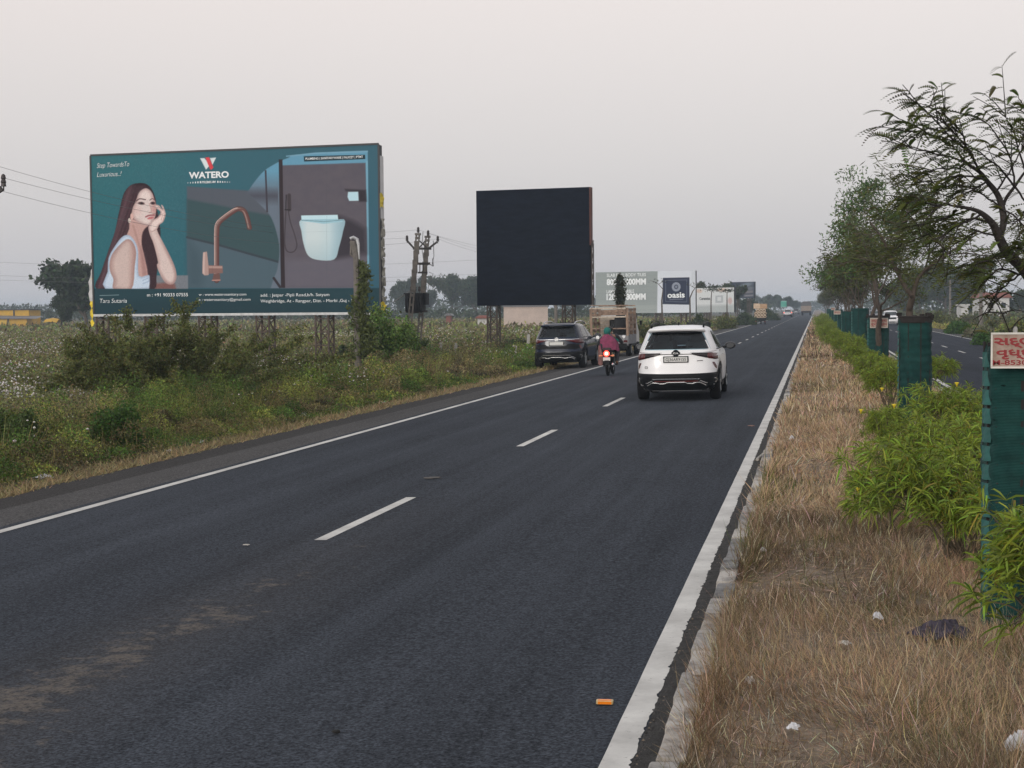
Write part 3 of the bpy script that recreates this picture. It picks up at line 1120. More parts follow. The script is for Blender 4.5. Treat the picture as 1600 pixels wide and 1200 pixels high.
mb.grid([[bd.pt(-0.06 - 0.26 * j / 3 * (0.3 + 0.7 * math.sin(min(1, i / 5) * 1.6)) + 0.03 * math.sin(i * 2 + j), 1.85 - 1.35 * i / 9, -0.05 * j) for j in range(4)] for i in range(10)])
par(mb.build('white_scrap', M_FLEXWHITE), BT)
mb = MB()
mb.grid([[bd.pt(-0.06 - 0.12 * j / 3 * (i / 7) + 0.02 * math.sin(i * 3), 2.25 - 0.9 * i / 8, 0.02 - 0.05 * j) for j in range(4)] for i in range(9)])
par(mb.build('yellow_scrap', M_FLEXYELLOW), BT)
mb = MB()
mb.grid([[bd.pt(-0.05 - 0.20 * j / 3 + 0.05 * math.sin(i * 2.3 + j), 0.52 - 1.0 * i / 7, 0.03 - 0.05 * j) for j in range(4)] for i in range(8)])
par(mb.build('yellow_scrap', M_FLEXYELLOW), BT)
# the lettering
W_ = bd.write
for s, a, b, c, sh_, off in (
        ('Step TowardsTo', (152.5, 264.5), (203, 260.5), 7.6, 0.32, -0.012),
        ('Luxurious..!', (152.5, 278.5), (191, 276), 7.6, 0.32, -0.012),
        ('Tara Sutaria', (157, 473.5), (199, 473), 6.6, 0.12, -0.008),
        ('m : +91 90333 07555', (230.5, 463.2), (294, 462.6), 5.0, 0, 0.004),
        ('w : www.waterosanitary.com', (311, 461.6), (385, 461), 4.0, 0, 0.0),
        ('e : waterosanitary@gmail.com', (311, 469.6), (391.5, 469), 4.0, 0, 0.0),
        ('add. : Jetpar -Pipli Road,b/h. Satyam', (407.5, 462.5), (515, 461), 4.6, 0, 0.0),
        ('Weighbridge, At - Rangpar, Dist. - Morbi ,Guj - India.', (407.5, 471.6), (564, 470.3), 4.6, 0, 0.0)):
    par(W_(s, *a, *b, c, M_WHITE_INK, None, sh_, off), BT)
par(W_('WATERO', 295.5, 279.5, 357.5, 278.0, 9.4, M_WHITE_INK, None, 0, 0.035), BT)
par(W_('PREMIUM', 315.5, 287.2, 337, 286.6, 3.6, M_WHITE_INK, None, 0.15, 0.01), BT)
par(W_('PLUMBING | SANITARYWARE | FAUCET | PTMT', 477.5, 249.6, 567.5, 245.8, 3.4, M_WHITE_INK, None, 0, 0.012), BT)
mb = MB()
for k in range(6):
    for x0 in (293.4 + k * 3.8, 339.5 + k * 3.8):
        h = 3.2 * (0.55 + 0.45 * (k / 5 if x0 < 320 else 1 - k / 5))
        w2 = 0.6 + 1.2 * (k / 5 if x0 < 320 else 1 - k / 5)
        yb = 287.4 - (x0 - 293) * 0.025
        P = [bd.px(x0, yb, 0.022), bd.px(x0 + w2, yb, 0.022), bd.px(x0 + w2, yb - h, 0.022), bd.px(x0, yb - h, 0.022)]
        mb.add(P, [(0, 1, 2, 3)])
par(mb.build('lettering', M_WHITE_INK), BT)
for x in (159, 235, 319, 409, 502, 578):
    u, _ = happ(bd.p2b, x, 485)
    mb = MB()
    lattice(mb, bd.pt(u, 0, -0.3), 0.52, 0.5, -0.5, 2.0, bd.ux, bd.n, 0.06, 0.5)
    par(mb.build('leg', M_RUST), BT)

# ---- 2. the blank black hoarding
BB = empty('billboard', (-14.6, 77.9, -0.36), 0, 'square blank billboard covered in wrinkled black fabric, on two lattice legs', 'billboard')
b2 = Board((-17.69, 78.31), (-11.52, 77.51), 2.15, 8.24, [(743, 298), (920, 293), (923, 477), (747, 477)])
U, Vv, X, Y = b2.grid(150, 150)
cv = Canvas(X, Y, (30, 33, 41))
mS = BLK = mat('black_fabric', (0.0065, 0.0095, 0.0175), 0.7, var=0.3, scale=1.2, bump=0.5, bscale=1.6, stretch=(1, 1, 3.5), spec=0.05)
nv, nu = U.shape
rp = 0.035 * (vnoise(U * 0.5 + Vv * 0.9, Vv * 2.2 - U * 0.7, 3, 4) - 0.5) * (0.4 + 0.9 * (1 - Vv / b2.H))
P = np.stack([b2.A.x + b2.ux.x * U + b2.n.x * (0.03 + rp), b2.A.y + b2.ux.y * U + b2.n.y * (0.03 + rp), b2.z0 + Vv], -1)
i = (np.arange(nv - 1)[:, None] * nu + np.arange(nu - 1)[None]).ravel()
par(npmesh('fabric_cover', P.reshape(-1, 3), np.stack([i, i + 1, i + nu + 1, i + nu], 1), BLK, smooth=True), BB)
rot = Matrix.Rotation(math.atan2(b2.ux.y, b2.ux.x), 3, 'Z')
mb = MB()
mb.box((b2.pt(0, 0, -.30) + b2.pt(b2.W, b2.H, -.30)) / 2, (b2.W, .5, b2.H), rot)
par(mb.build('backing', BLK), BB)
mb = MB()
mb.box(b2.pt(b2.W + 0.03, b2.H - 1.5, -.2), (0.06, 0.42, 3.0), rot)
par(mb.build('side_strip', mat('red_brown_strip', (0.10, 0.028, 0.018), 0.7, var=0.2)), BB)
mb = MB()
for k in range(6):
    v = 0.1 + k * 0.55
    mb.bar(b2.pt(b2.W + 0.1, v, -.1), b2.pt(b2.W + 0.1, v + 0.5, -.4), 0.04)
    mb.bar(b2.pt(b2.W + 0.1, v, -.4), b2.pt(b2.W + 0.1, v, -.1), 0.04)
mb.bar(b2.pt(b2.W + 0.1, 0, -.1), b2.pt(b2.W + 0.1, 3.2, -.1), 0.05)
mb.bar(b2.pt(b2.W + 0.1, 0, -.4), b2.pt(b2.W + 0.1, 3.2, -.4), 0.05)
par(mb.build('side_frame', M_RUST), BB)
for x in (769.5, 887.5):
    u, _ = happ(b2.p2b, x, 477)
    mb = MB()
    lattice(mb, b2.pt(u, 0, -0.3), 0.54, 0.5, -0.5, 2.2, b2.ux, b2.n, 0.075, 0.62)
    par(mb.build('leg', M_RUST), BB)


# ---- 3. tile hoarding with the framed logo, 4. white poster hoarding, 5. far dark hoarding
def flat_board(label, corners, depth, depth2, legs):
    TL, TR, BR, BL = corners
    A, B = at(*BL, depth), at(*BR, depth2)
    z1 = (at(*TL, depth).z + at(*TR, depth2).z) / 2
    z0 = (A.z + B.z) / 2
    b = Board((A.x, A.y), (B.x, B.y), z0, z1, corners)
    c = (A + B) / 2
    r = empty('billboard', (c.x, c.y, -0.36), 0, label, 'billboard')
    rot = Matrix.Rotation(math.atan2(b.ux.y, b.ux.x), 3, 'Z')
    mb = MB()
    mb.box((b.pt(0, 0, -.2) + b.pt(b.W, b.H, -.2)) / 2, (b.W, .36, b.H), rot)
    par(mb.build('backing', M_DARKFRAME), r)
    for k in range(legs):
        u = b.W * (k + 0.5) / legs
        mb = MB()
        lattice(mb, b.pt(u, 0, -.25), 0.5, 0.45, -0.5, z0 + 0.05, b.ux, b.n, 0.08, 0.7)
        par(mb.build('leg', M_RUST), r)
    return r, b


r3, b3 = flat_board('wide grey-green and white billboard with tile sizes in text and a navy framed logo',
                    [(929, 426.5), (1086.5, 422), (1087, 489), (931, 489)], 152, 148, 4)
Z8 = lambda L: [(900 + x / 5.333, 400 + y / 5.333) for x, y in L]
U, Vv, X, Y = b3.grid(260, 110)
cv = Canvas(X, Y, (138, 146, 146))
cv.put(np.clip((Y - 472) / 8, 0, 1) * (X < 1025) * 0.5, (158, 166, 164))
cv.poly(Z8([(668, 100), (1010, 90), (1010, 480), (668, 480)]), (196, 202, 210), 0.4)
cv.put((np.clip((X - 1078) / 3, 0, 1)) * 0.5, (180, 186, 192))
cv.poly(Z8([(712, 182), (942, 176), (944, 408), (714, 402)]), (44, 50, 68), 0.4)
for q in ([(738, 202), (918, 197), (920, 385), (740, 380), (738, 202)],):
    cv.stroke(Z8(q), (120, 128, 142), 0.35, 0.4, 0.8)
cv.ell(Z8([(828, 257)])[0], 7.0, 7.2, (150, 158, 170), 0.1)
cv.ell(Z8([(828, 257)])[0], 3.4, 3.6, (44, 50, 68), 0.2)
cv.ell(Z8([(828, 257)])[0], 2.0, 2.1, (120, 128, 142), 0.3)
for k in range(16):
    a = k * math.pi / 8
    c0 = Z8([(828, 257)])[0]
    cv.stroke([(c0[0] + 4.2 * math.cos(a), c0[1] + 4.2 * math.sin(a)), (c0[0] + 6.6 * math.cos(a), c0[1] + 6.6 * math.sin(a))], (86, 94, 110), 0.35, 0.4, 0.9)
cv.stroke(Z8([(772, 365), (888, 360)]), (150, 156, 168), 0.4, 0.4, 0.8)
for k in range(7):
    cv.stroke([(926, 432 + k * 9), (1024, 430 + k * 9)], (124, 132, 132), 0.3, 0.5, 0.5)
par(b3.sheet('printed_panel', cv, U, Vv, M_PRINT, None, GAIN, d=0.03, ripple=0.03), r3)
for s, a, b, c, off in (('SLAB FULL BODY TILES', (946.5, 433.3), (1007, 431.2), 4.8, 0.012), ('800X2400MM', (946.5, 445.6), (1007.3, 444.3), 8.6, 0.045),
                        ('LAMINAM MARBLE', (946.8, 458.5), (989, 457.4), 5.0, 0.012), ('1200X1800MM', (946.8, 468.6), (1007.3, 467.8), 8.8, 0.045)):
    par(b3.write(s, *a, *b, c, M_WHITE_INK, None, 0, off, d=0.06), r3)
par(b3.write('oasis', 1041.5, 465.5, 1069.5, 464.3, 8.6, M_WHITE_INK, None, 0, 0.03, d=0.06), r3)

r4, b4 = flat_board('white poster billboard with small printed text, beyond the navy logo board',
                    [(1087, 450.5), (1147, 449), (1147, 487.5), (1088, 488.5)], 205, 200, 2)
U, Vv, X, Y = b4.grid(150, 90)
cv = Canvas(X, Y, (196, 200, 202))
cv.ell((1092, 455), 5, 3, (190, 165, 150), 0.6, 0.7)
cv.ell((1129, 453), 9, 2.6, (196, 168, 150), 0.6, 0.7)
cv.ell((1141, 470), 3.2, 5.2, (176, 140, 136), 0.6, 0.6)
cv.poly([(1118, 462), (1130, 461.5), (1130, 473), (1118, 473.5)], (162, 168, 172), 0.6)
cv.poly([(1121, 464.5), (1127, 464), (1127, 470), (1121, 470.5)], (196, 200, 202), 0.6)
cv.poly([(1086, 478), (1146, 476), (1148, 490), (1086, 490)], (120, 130, 130), 2.5, 0.45)
par(b4.sheet('printed_panel', cv, U, Vv, M_PRINT, None, GAIN, d=0.03), r4)
par(b4.write('Ceramica', 1093, 469, 1110, 468.2, 4.2, mat('grey_ink', (0.10, 0.11, 0.12), 0.6, var=0), None, 0, 0.03, d=0.06), r4)

r5, b5 = flat_board('distant dark blue-grey billboard with pale cloud streaks, farthest along the verge',
                    [(1141, 441), (1178.5, 440), (1178.5, 466), (1142, 466)], 262, 258, 2)
U, Vv, X, Y = b5.grid(60, 40)
cv = Canvas(X, Y, (58, 64, 76))
cv.ell((1166, 445), 10, 3, (126, 138, 146), 0.9, 0.7, -0.2)
cv.ell((1172, 451), 5, 3, (120, 124, 130), 0.9, 0.6)
cv.poly([(1160, 455), (1177, 454), (1177, 458), (1160, 459)], (130, 124, 124), 0.8, 0.7)
cv.poly([(1163, 461), (1177, 460.5), (1177, 463), (1163, 463.5)], (150, 146, 146), 0.8, 0.7)
par(b5.sheet('printed_panel', cv, U, Vv, M_PRINT, None, GAIN, d=0.03), r5)
# ================================================================== vehicles
M_TYRE = mat('tyre_rubber', (0.011, 0.011, 0.012), 0.85, var=0.25, spec=0.06)
M_RIM = mat('alloy_rim', (0.35, 0.36, 0.37), 0.35, metal=0.8, var=0.05)
M_BLACKP = mat('black_plastic', (0.009, 0.0095, 0.011), 0.5, var=0.15, spec=0.1)
M_GLOSSB = mat('gloss_black', (0.008, 0.009, 0.011), 0.12, var=0.0)
M_CHROME = mat('satin_chrome', (0.55, 0.56, 0.58), 0.25, metal=0.85, var=0.05)
M_LAMP = mat('smoked_red_lamp', (0.085, 0.006, 0.009), 0.15, var=0.1)
M_LAMPB = mat('smoked_lamp_inner', (0.012, 0.006, 0.008), 0.12, var=0.0)
M_PLATE = mat('plate_white', (0.60, 0.60, 0.58), 0.5, var=0.04)
M_PLATEINK = mat('plate_ink', (0.02, 0.02, 0.022), 0.5, var=0.0)
M_SEAT = mat('dark_upholstery', (0.02, 0.02, 0.022), 0.8, var=0.2)
M_HEADL = mat('headlamp_glass', (0.5, 0.52, 0.55), 0.1, metal=0.4, var=0.05)


def paint(name, col, dirty=0.0):
    m = mat(name, col, 0.32, var=0.03, scale=2.0, spec=0.4, coat=0.25)
    t = m.node_tree
    p = t.nodes['Principled BSDF']
    # inside of the sheet metal is dark lining
    g = t.nodes.new('ShaderNodeNewGeometry')
    d = t.nodes.new('ShaderNodeBsdfDiffuse')
    d.inputs['Color'].default_value = (0.02, 0.02, 0.021, 1)
    mx = t.nodes.new('ShaderNodeMixShader')
    t.links.new(g.outputs['Backfacing'], mx.inputs[0])
    t.links.new(p.outputs[0], mx.inputs[1])
    t.links.new(d.outputs[0], mx.inputs[2])
    t.links.new(mx.outputs[0], t.nodes['Material Output'].inputs['Surface'])
    return m


def glass(name, tint):
    m = bpy.data.materials.new(name)
    m.use_nodes = True
    t = m.node_tree
    t.nodes.remove(t.nodes['Principled BSDF'])
    tr = t.nodes.new('ShaderNodeBsdfTransparent'); tr.inputs['Color'].default_value = (*tint, 1)
    gl = t.nodes.new('ShaderNodeBsdfGlossy'); gl.inputs['Roughness'].default_value = 0.05
    fr = t.nodes.new('ShaderNodeFresnel'); fr.inputs['IOR'].default_value = 1.5
    mx = t.nodes.new('ShaderNodeMixShader')
    t.links.new(fr.outputs[0], mx.inputs[0]); t.links.new(tr.outputs[0], mx.inputs[1]); t.links.new(gl.outputs[0], mx.inputs[2])
    t.links.new(mx.outputs[0], t.nodes['Material Output'].inputs['Surface'])
    return m


M_GLASS = glass('car_glass', (0.60, 0.76, 0.82))

SUVP = [  # z, half width, rear inset, front inset, corner exponent
    (0.215, .78, .20, .26, 5), (0.27, .83, .12, .16, 5), (0.34, .865, .05, .08, 5), (0.42, .885, .015, .03, 5), (0.50, .892, .0, .01, 5),
    (0.585, .896, .012, .0, 5), (0.66, .90, .028, .01, 5), (0.74, .90, .045, .03, 5), (0.82, .897, .058, .04, 5), (0.90, .89, .066, .07, 5),
    (0.97, .88, .072, .14, 5), (1.02, .868, .085, .32, 5), (1.05, .858, .095, .62, 4.6), (1.075, .848, .105, 1.02, 4.4), (1.10, .838, .12, 1.16, 4.4),
    (1.16, .812, .155, 1.28, 4.4), (1.22, .785, .195, 1.41, 4.4), (1.28, .758, .235, 1.54, 4.4), (1.34, .732, .275, 1.68, 4.4),
    (1.40, .706, .315, 1.83, 4.4), (1.455, .682, .355, 1.98, 4.4), (1.50, .655, .385, 2.10, 4.2), (1.535, .62, .42, 2.22, 4), (1.56, .57, .47, 2.34, 4),
    (1.58, .47, .58, 2.5, 3.6), (1.592, .30, .80, 2.7, 3)]


class CarShape:
    def __init__(self, prof, L, wb, rear_over, wr=0.345):
        self.p, self.L = prof, L
        self.ya = -L / 2 + rear_over
        self.yf = self.ya + wb
        self.wr = wr
        self.z = [q[0] for q in prof]

    def par(self, z):
        a = np.array(self.p)
        return [np.interp(z, a[:, 0], a[:, k]) for k in (1, 2, 3, 4)]

    def rear(self, x, z):
        w_, r, f, n = self.par(z)
        a = (self.L - r - f) / 2
        q = min(0.9995, abs(x) / w_)
        return -self.L / 2 + r + a * (1 - (1 - q ** n) ** (1 / n))

    def front(self, x, z):
        w_, r, f, n = self.par(z)
        a = (self.L - r - f) / 2
        q = min(0.9995, abs(x) / w_)
        return self.L / 2 - f - a * (1 - (1 - q ** n) ** (1 / n))

    def side(self, y, z):
        w_, r, f, n = self.par(z)
        a = (self.L - r - f) / 2
        yc = (r - f) / 2
        q = min(0.9995, abs(y - yc) / a)
        return w_ * (1 - q ** n) ** (1 / n)

    def ring(self, z, N=220):
        w_, r, f, n = self.par(z)
        a = (self.L - r - f) / 2
        yc = (r - f) / 2
        t = np.linspace(0, 2 * np.pi, 2001)
        x = w_ * np.sign(np.cos(t)) * np.abs(np.cos(t)) ** (2 / n)
        y = yc + a * np.sign(np.sin(t)) * np.abs(np.sin(t)) ** (2 / n)
        s = np.concatenate([[0], np.cumsum(np.hypot(np.diff(x), np.diff(y)))])
        u = np.linspace(0, s[-1], N, endpoint=False)
        return np.stack([np.interp(u, s, x), np.interp(u, s, y), np.full(N, z)], 1)

    def body(self, cut=True):
        N = 220
        zs = sorted(set(self.z + [0.30, 0.38, 0.46, 0.54, 0.62, 0.70]))
        R = [self.ring(z, N) for z in zs]
        for q in R:
            for yw in (self.ya, self.yf):
                k = (q[:, 1] - yw) ** 2 + (q[:, 2] - self.wr) ** 2 < (self.wr + 0.065) ** 2
                q[k, 0] = np.sign(q[k, 0]) * np.minimum(np.abs(q[k, 0]), 0.60)
        V = np.concatenate(R + [np.array([[0, (R[-1][:, 1].max() + R[-1][:, 1].min()) / 2, zs[-1] + 0.006]])])
        F = []
        for i in range(len(zs) - 1):
            for k in range(N):
                a, b = i * N + k, i * N + (k + 1) % N
                c, d = b + N, a + N
                if cut:
                    m = (V[a] + V[b] + V[c] + V[d]) / 4
                    if self.in_window(m):
                        continue
                F.append((a, b, c, d))
        top = len(V) - 1
        o = (len(zs) - 1) * N
        for k in range(N):
            F.append((o + k, o + (k + 1) % N, top, top))
        for k in range(N):       # floor
            pass
        return V, [tuple(dict.fromkeys(q)) for q in F]

    def in_window(self, m):
        x, y, z = m
        if not (1.105 < z < 1.452):
            return False
        yr, yf = self.rear(x, z), self.front(x, z)
        wz = self.par(z)[0]
        if y < yr + 0.28 and abs(x) < wz - 0.15 and y < 0:
            return True
        if y > yf - 0.35 and abs(x) < wz - 0.14 and y > 0:
            return True
        if abs(x) > wz * 0.9:
            for a, b in self.sidewins(z):
                if a + 0.03 < y < b - 0.03:
                    return True
        return False

    def sidewins(self, z):
        k = (z - 1.1) / 0.35
        yf = self.L / 2 - self.par(z)[2] - 0.18
        return [(-1.42 + 0.18 * k, -0.52), (-0.44, min(0.5, yf)), ] if yf > 0.3 else [(-1.42 + 0.18 * k, -0.52), (-0.44, yf)]


def rear_patch(mb, S, xs, lo, hi, off=0.006, rows=3, thick=0.0):
    """sheet on the tail of the car between curves lo(x) and hi(x)"""
    P = []
    for j in range(rows + 1):
        r = []
        for x, a, b in zip(xs, lo, hi):
            z = a + (b - a) * j / rows
            r.append((x, S.rear(x, z) - off, z))
        P.append(r)
    if thick:
        # returns to the body so the sheet has an edge
        P = [[(x, y + thick, z) for x, y, z in P[0]]] + P + [[(x, y + thick, z) for x, y, z in P[-1]]]
        P = [[(r[0][0], r[0][1] + thick, r[0][2])] + r + [(r[-1][0], r[-1][1] + thick, r[-1][2])] for r in P]
    mb.grid(P)


def wheel(S, x, y, root, full=True):
    r, wd = S.wr, 0.215
    mb = MB()
    mb.lathe([(r * .62, -wd / 2), (r * .93, -wd / 2), (r * .985, -wd / 2 + .03), (r, -wd / 4), (r, wd / 4), (r * .985, wd / 2 - .03), (r * .93, wd / 2), (r * .62, wd / 2)],
             (x, y, r), axis=0, n=36, cap=False)
    ty = mb.build('tyre', M_TYRE, None, smooth=True)
    hub = empty('wheel', (0, 0, 0))
    hub.parent = root
    ty.parent = hub
    mb = MB()
    s = 1 if x > 0 else -1
    mb.lathe([(r * .62, s * .02), (r * .66, s * wd * .46), (r * .60, s * wd * .47), (r * .56, s * wd * .30), (0.02, s * wd * .34)], (x, y, r), axis=0, n=30, cap=True)
    for k in range(5):
        a = k * 2 * math.pi / 5 + 0.3
        mb.bar((x + s * wd * .37, y, r), (x + s * wd * .42, y + math.cos(a) * r * .58, r + math.sin(a) * r * .58), 0.06, 0.03)
    rm = mb.build('rim', M_RIM, hub)
    return hub


def make_car(S, label, loc, yaw, M_P, style='suv', plate=None, lamps=None, roll=0.0, roof=None, cat='car', name='parked_car', detail=True, group=None):
    root = empty(name, (0, 0, 0), 0, label, cat, group)
    V, F = S.body()
    me = bpy.data.meshes.new('body')
    me.from_pydata([tuple(q) for q in V], [], F)
    me.materials.append(M_P)
    me.polygons.foreach_set('use_smooth', np.ones(len(me.polygons), bool))
    me.update()
    link(bpy.data.objects.new('body', me), root)
    L = S.L
    # underside and sills
    mb = MB()
    mb.box((0, 0, 0.27), (1.36, L - 0.5, 0.12))
    mb.box((0, (S.ya + S.yf) / 2, 0.30), (1.70, S.yf - S.ya - 0.95, 0.14))
    mb.tube([(-.6, S.ya, .30), (.6, S.ya, .30)], 0.07)
    mb.build('underbody', M_BLACKP, root)
    # glazing
    xs = np.linspace(-1, 1, 21)
    mb = MB()
    zz = np.linspace(1.085, 1.47, 9)
    mb.grid([[(x * (S.par(z)[0] - 0.12), S.rear(x * (S.par(z)[0] - 0.12), z) - 0.004, z) for x in xs] for z in zz])
    mb.build('rear_window', M_GLASS, root, smooth=True)
    mb = MB()
    mb.grid([[(-x * (S.par(z)[0] - 0.11), S.front(x * (S.par(z)[0] - 0.11), z) + 0.004, z) for x in xs] for z in zz])
    mb.build('windscreen', M_GLASS, root, smooth=True)
    for s in (-1, 1):
        for k in range(2):
            mb = MB()
            rows = []
            for z in np.linspace(1.088, 1.468, 7):
                a, b = S.sidewins(z)[k]
                rows.append([(s * (S.side(y, z) + 0.004), y, z) for y in np.linspace(a, b, 9)])
            mb.grid(rows if s > 0 else [list(reversed(r)) for r in rows])
            mb.build('side_window', M_GLASS, root, smooth=True)
        mb = MB()   # dark pillar between the doors and a belt line
        mb.grid([[(s * (S.side(y, z) + 0.005), y, z) for y in (-.53, -.43)] for z in np.linspace(1.085, 1.47, 6)])
        mb.grid([[(s * (S.side(y, z) + 0.006), y, z) for y in np.linspace(-1.5, 0.55, 14)] for z in (1.07, 1.09)])
        mb.build('window_trim', M_BLACKP, root)
    # seats seen through the glass
    if detail:
        for (x, y) in ((-.36, .25), (.36, .25), (-.36, -.62), (.36, -.62)):
            mb = MB()
            mb.box((x, y, 0.62), (.48, .5, .16))
            mb.box((x, y - .26, 0.95), (.46, .14, .6))
            mb.box((x, y - .29, 1.30), (.25, .10, .17))
            mb.build('seat', M_SEAT, root, bevel=0.03)
        mb = MB()
        mb.box((0, 0.95, 0.98), (1.4, .3, .12))
        mb.tube([(-.36 + .17 * math.cos(a), .72, 1.0 + .17 * math.sin(a)) for a in np.linspace(0, 6.28, 18)], 0.014, 6)
        mb.build('dashboard', M_SEAT, root)
    # tail
    mb = MB()
    xs = np.linspace(-.885, .885, 41)
    rear_patch(mb, S, xs, [0.225] * 41, [0.60 - 0.018 * math.cos(x * 1.7) for x in xs], 0.014, 8, 0.02)
    if style == 'dark':
        xq = np.linspace(-.78, .78, 25)
        rear_patch(mb, S, xq, [0.70 - 0.02 * abs(x) for x in xq], [0.80 + (0.05 if abs(x) > .36 else 0.0) for x in xq], 0.008, 3)
    mb.build('bumper', M_BLACKP, root, smooth=True)
    for s in (-1, 1):
        lamp = MB()
        xs = np.linspace(.66, .868, 12)
        rear_patch(lamp, S, s * xs if s > 0 else -xs[::-1], *(lambda q: (q[0] if s > 0 else q[0][::-1], q[1] if s > 0 else q[1][::-1]))(
            (np.interp(xs, [.66, .82, .868], [.905, .865, .875]), np.interp(xs, [.66, .86], [1.04, 1.05]))), 0.012, 3, 0.014)
        lm = lamps or M_LAMP
        tl = lamp.build('tail_lamp', lm, root, smooth=True)
        lamp = MB()
        xs = np.linspace(.33, .66, 12)
        lo = np.interp(xs, [.33, .45, .66], [.985, .955, .905]); hi = np.interp(xs, [.33, .66], [1.022, 1.04])
        rear_patch(lamp, S, xs if s > 0 else -xs[::-1], lo if s > 0 else lo[::-1], hi if s > 0 else hi[::-1], 0.010, 3, 0.012)
        lamp.build('lamp_inner', M_LAMPB if style != 'dark' else M_LAMP, tl, smooth=True)
        ch = MB()
        xs = np.linspace(.30, .76, 10)
        rear_patch(ch, S, xs if s > 0 else -xs[::-1], [1.020] * 10, [1.036] * 10, 0.022, 1, 0.01)
        ch.build('trim_strip', M_CHROME if style == 'dark' else mat('lamp_strip', (0.6, 0.6, 0.62), 0.3, var=0), tl)
        rf = MB()
        xs = np.linspace(.755, .835, 5)
        lo = np.interp(xs, [.755, .80, .835], [.80, .70, .665]); hi = np.interp(xs, [.755, .80, .835], [.815, .81, .72])
        rear_patch(rf, S, xs if s > 0 else -xs[::-1], lo if s > 0 else lo[::-1], hi if s > 0 else hi[::-1], 0.008, 2, 0.008)
        rf.build('reflector', M_LAMP, root)
        ex = MB()
        for a, b in (((.46, .47), (.80, .475)), ((.80, .475), (.835, .44)), ((.835, .44), (.81, .395)), ((.81, .395), (.62, .385)), ((.62, .385), (.50, .44))):
            ex.bar(*[(s * x, S.rear(x, z) - 0.024, z) for x, z in (a, b)], 0.018)
        ex.build('exhaust_trim', M_CHROME, root)
    st = MB()
    xs = np.linspace(-.50, .50, 13)
    rear_patch(st, S, xs, [.462] * 13, [.485] * 13, 0.026, 1, 0.012)
    zz2 = [(-.62, .33), (-.50, .40), (-.40, .395), (-.34, .375), (-.24, .38), (-.18, .405), (.18, .405), (.24, .38), (.34, .375), (.40, .395), (.50, .40), (.62, .33)]
    for a, b in zip(zz2[:-1], zz2[1:]):
        st.bar((a[0], S.rear(a[0], a[1]) - .026, a[1]), (b[0], S.rear(b[0], b[1]) - .026, b[1]), 0.018)
    st.build('bumper_trim', M_CHROME, root)
    if style != 'dark':
        st = MB()
        xs = np.linspace(-.46, .46, 9)
        rear_patch(st, S, xs, [.415] * 9, [.435] * 9, 0.02, 1)
        st.build('bumper_accent', mat('dark_red_trim', (0.10, 0.012, 0.012), 0.4, var=0), root)
        st = MB()
        xs = np.linspace(-.34, .34, 9)
        rear_patch(st, S, xs, [.985] * 9, [1.0] * 9, 0.008, 1)
        st.build('lamp_link', M_LAMPB, root)
    else:
        st = MB()
        xs = np.linspace(-.62, .62, 17)
        rear_patch(st, S, xs, [1.005] * 17, [1.035] * 17, 0.018, 1, 0.012)
        st.build('chrome_strip', M_CHROME, root)
    # number plate, emblem, badges
    yp = S.rear(0, .885)
    mb = MB(); mb.box((0, yp - .012, .885), (.53, .03, .135)); pl = mb.build('number_plate', M_BLACKP, root, bevel=.004)
    mb = MB(); mb.box((0, yp - .029, .885), (.485, .006, .098)); mb.build('plate_face', M_PLATE, pl)
    if plate:
        o = text_mesh(plate, 0.088, M_PLATEINK, 'lettering', pl, offset=0.012, align='CENTER', width=0.43)
        o.matrix_local = frame_matrix((0, yp - .0345, .855), (1, 0, 0), (0, 0, 1))
    if detail:
        ye = S.rear(0, 1.0)
        mb = MB()
        mb.tube([(.085 * math.cos(a), ye - .02, 1.015 + .045 * math.sin(a)) for a in np.linspace(0, 2 * math.pi, 24)], 0.008, 6, False)
        mb.lathe([(0.075, 0.0), (0.075, 0.006)], (0, ye - .014, 1.015), axis=1, n=20)
        em = mb.build('emblem', M_GLOSSB if style != 'dark' else M_CHROME, root)
        o = text_mesh('KIA', 0.06, M_CHROME, 'lettering', em, offset=0.01, align='CENTER', width=0.11)
        o.matrix_local = frame_matrix((0, ye - .024, .995), (1, 0, 0), (0, 0, 1))
        mb = MB()
        for a, b in (((-.66, .74), (-.61, .74)), ((-.66, .70), (-.66, .745)), ((-.61, .70), (-.61, .745)), ((-.65, .70), (-.62, .70))):
            mb.bar((a[0], S.rear(a[0], a[1]) - .008, a[1]), (b[0], S.rear(b[0], b[1]) - .008, b[1]), 0.009)
        mb.bar((.44, S.rear(.44, .85) - .008, .85), (.56, S.rear(.56, .855) - .008, .855), 0.012)
        mb.build('badge', M_BLACKP, root)
    # spoiler, rails, fin, mirrors
    mb = MB()
    P = []
    for z, o_ in ((1.455, .015), (1.475, .075), (1.50, .13), (1.528, .12), (1.545, .02)):
        w_ = S.par(z)[0] - 0.06
        P.append([(x * w_, S.rear(x * w_ * .9, z) - o_, z + 0.012 * (1 - x * x)) for x in np.linspace(-1, 1, 17)])
    mb.grid(P)
    mb.build('spoiler', M_P if roof is None else roof, root, smooth=True)
    mb = MB()
    xs = np.linspace(-.6, .6, 13)
    rear_patch(mb, S, xs, [1.447] * 13, [1.478] * 13, 0.05, 1)
    mb.build('window_header', M_GLOSSB, root)
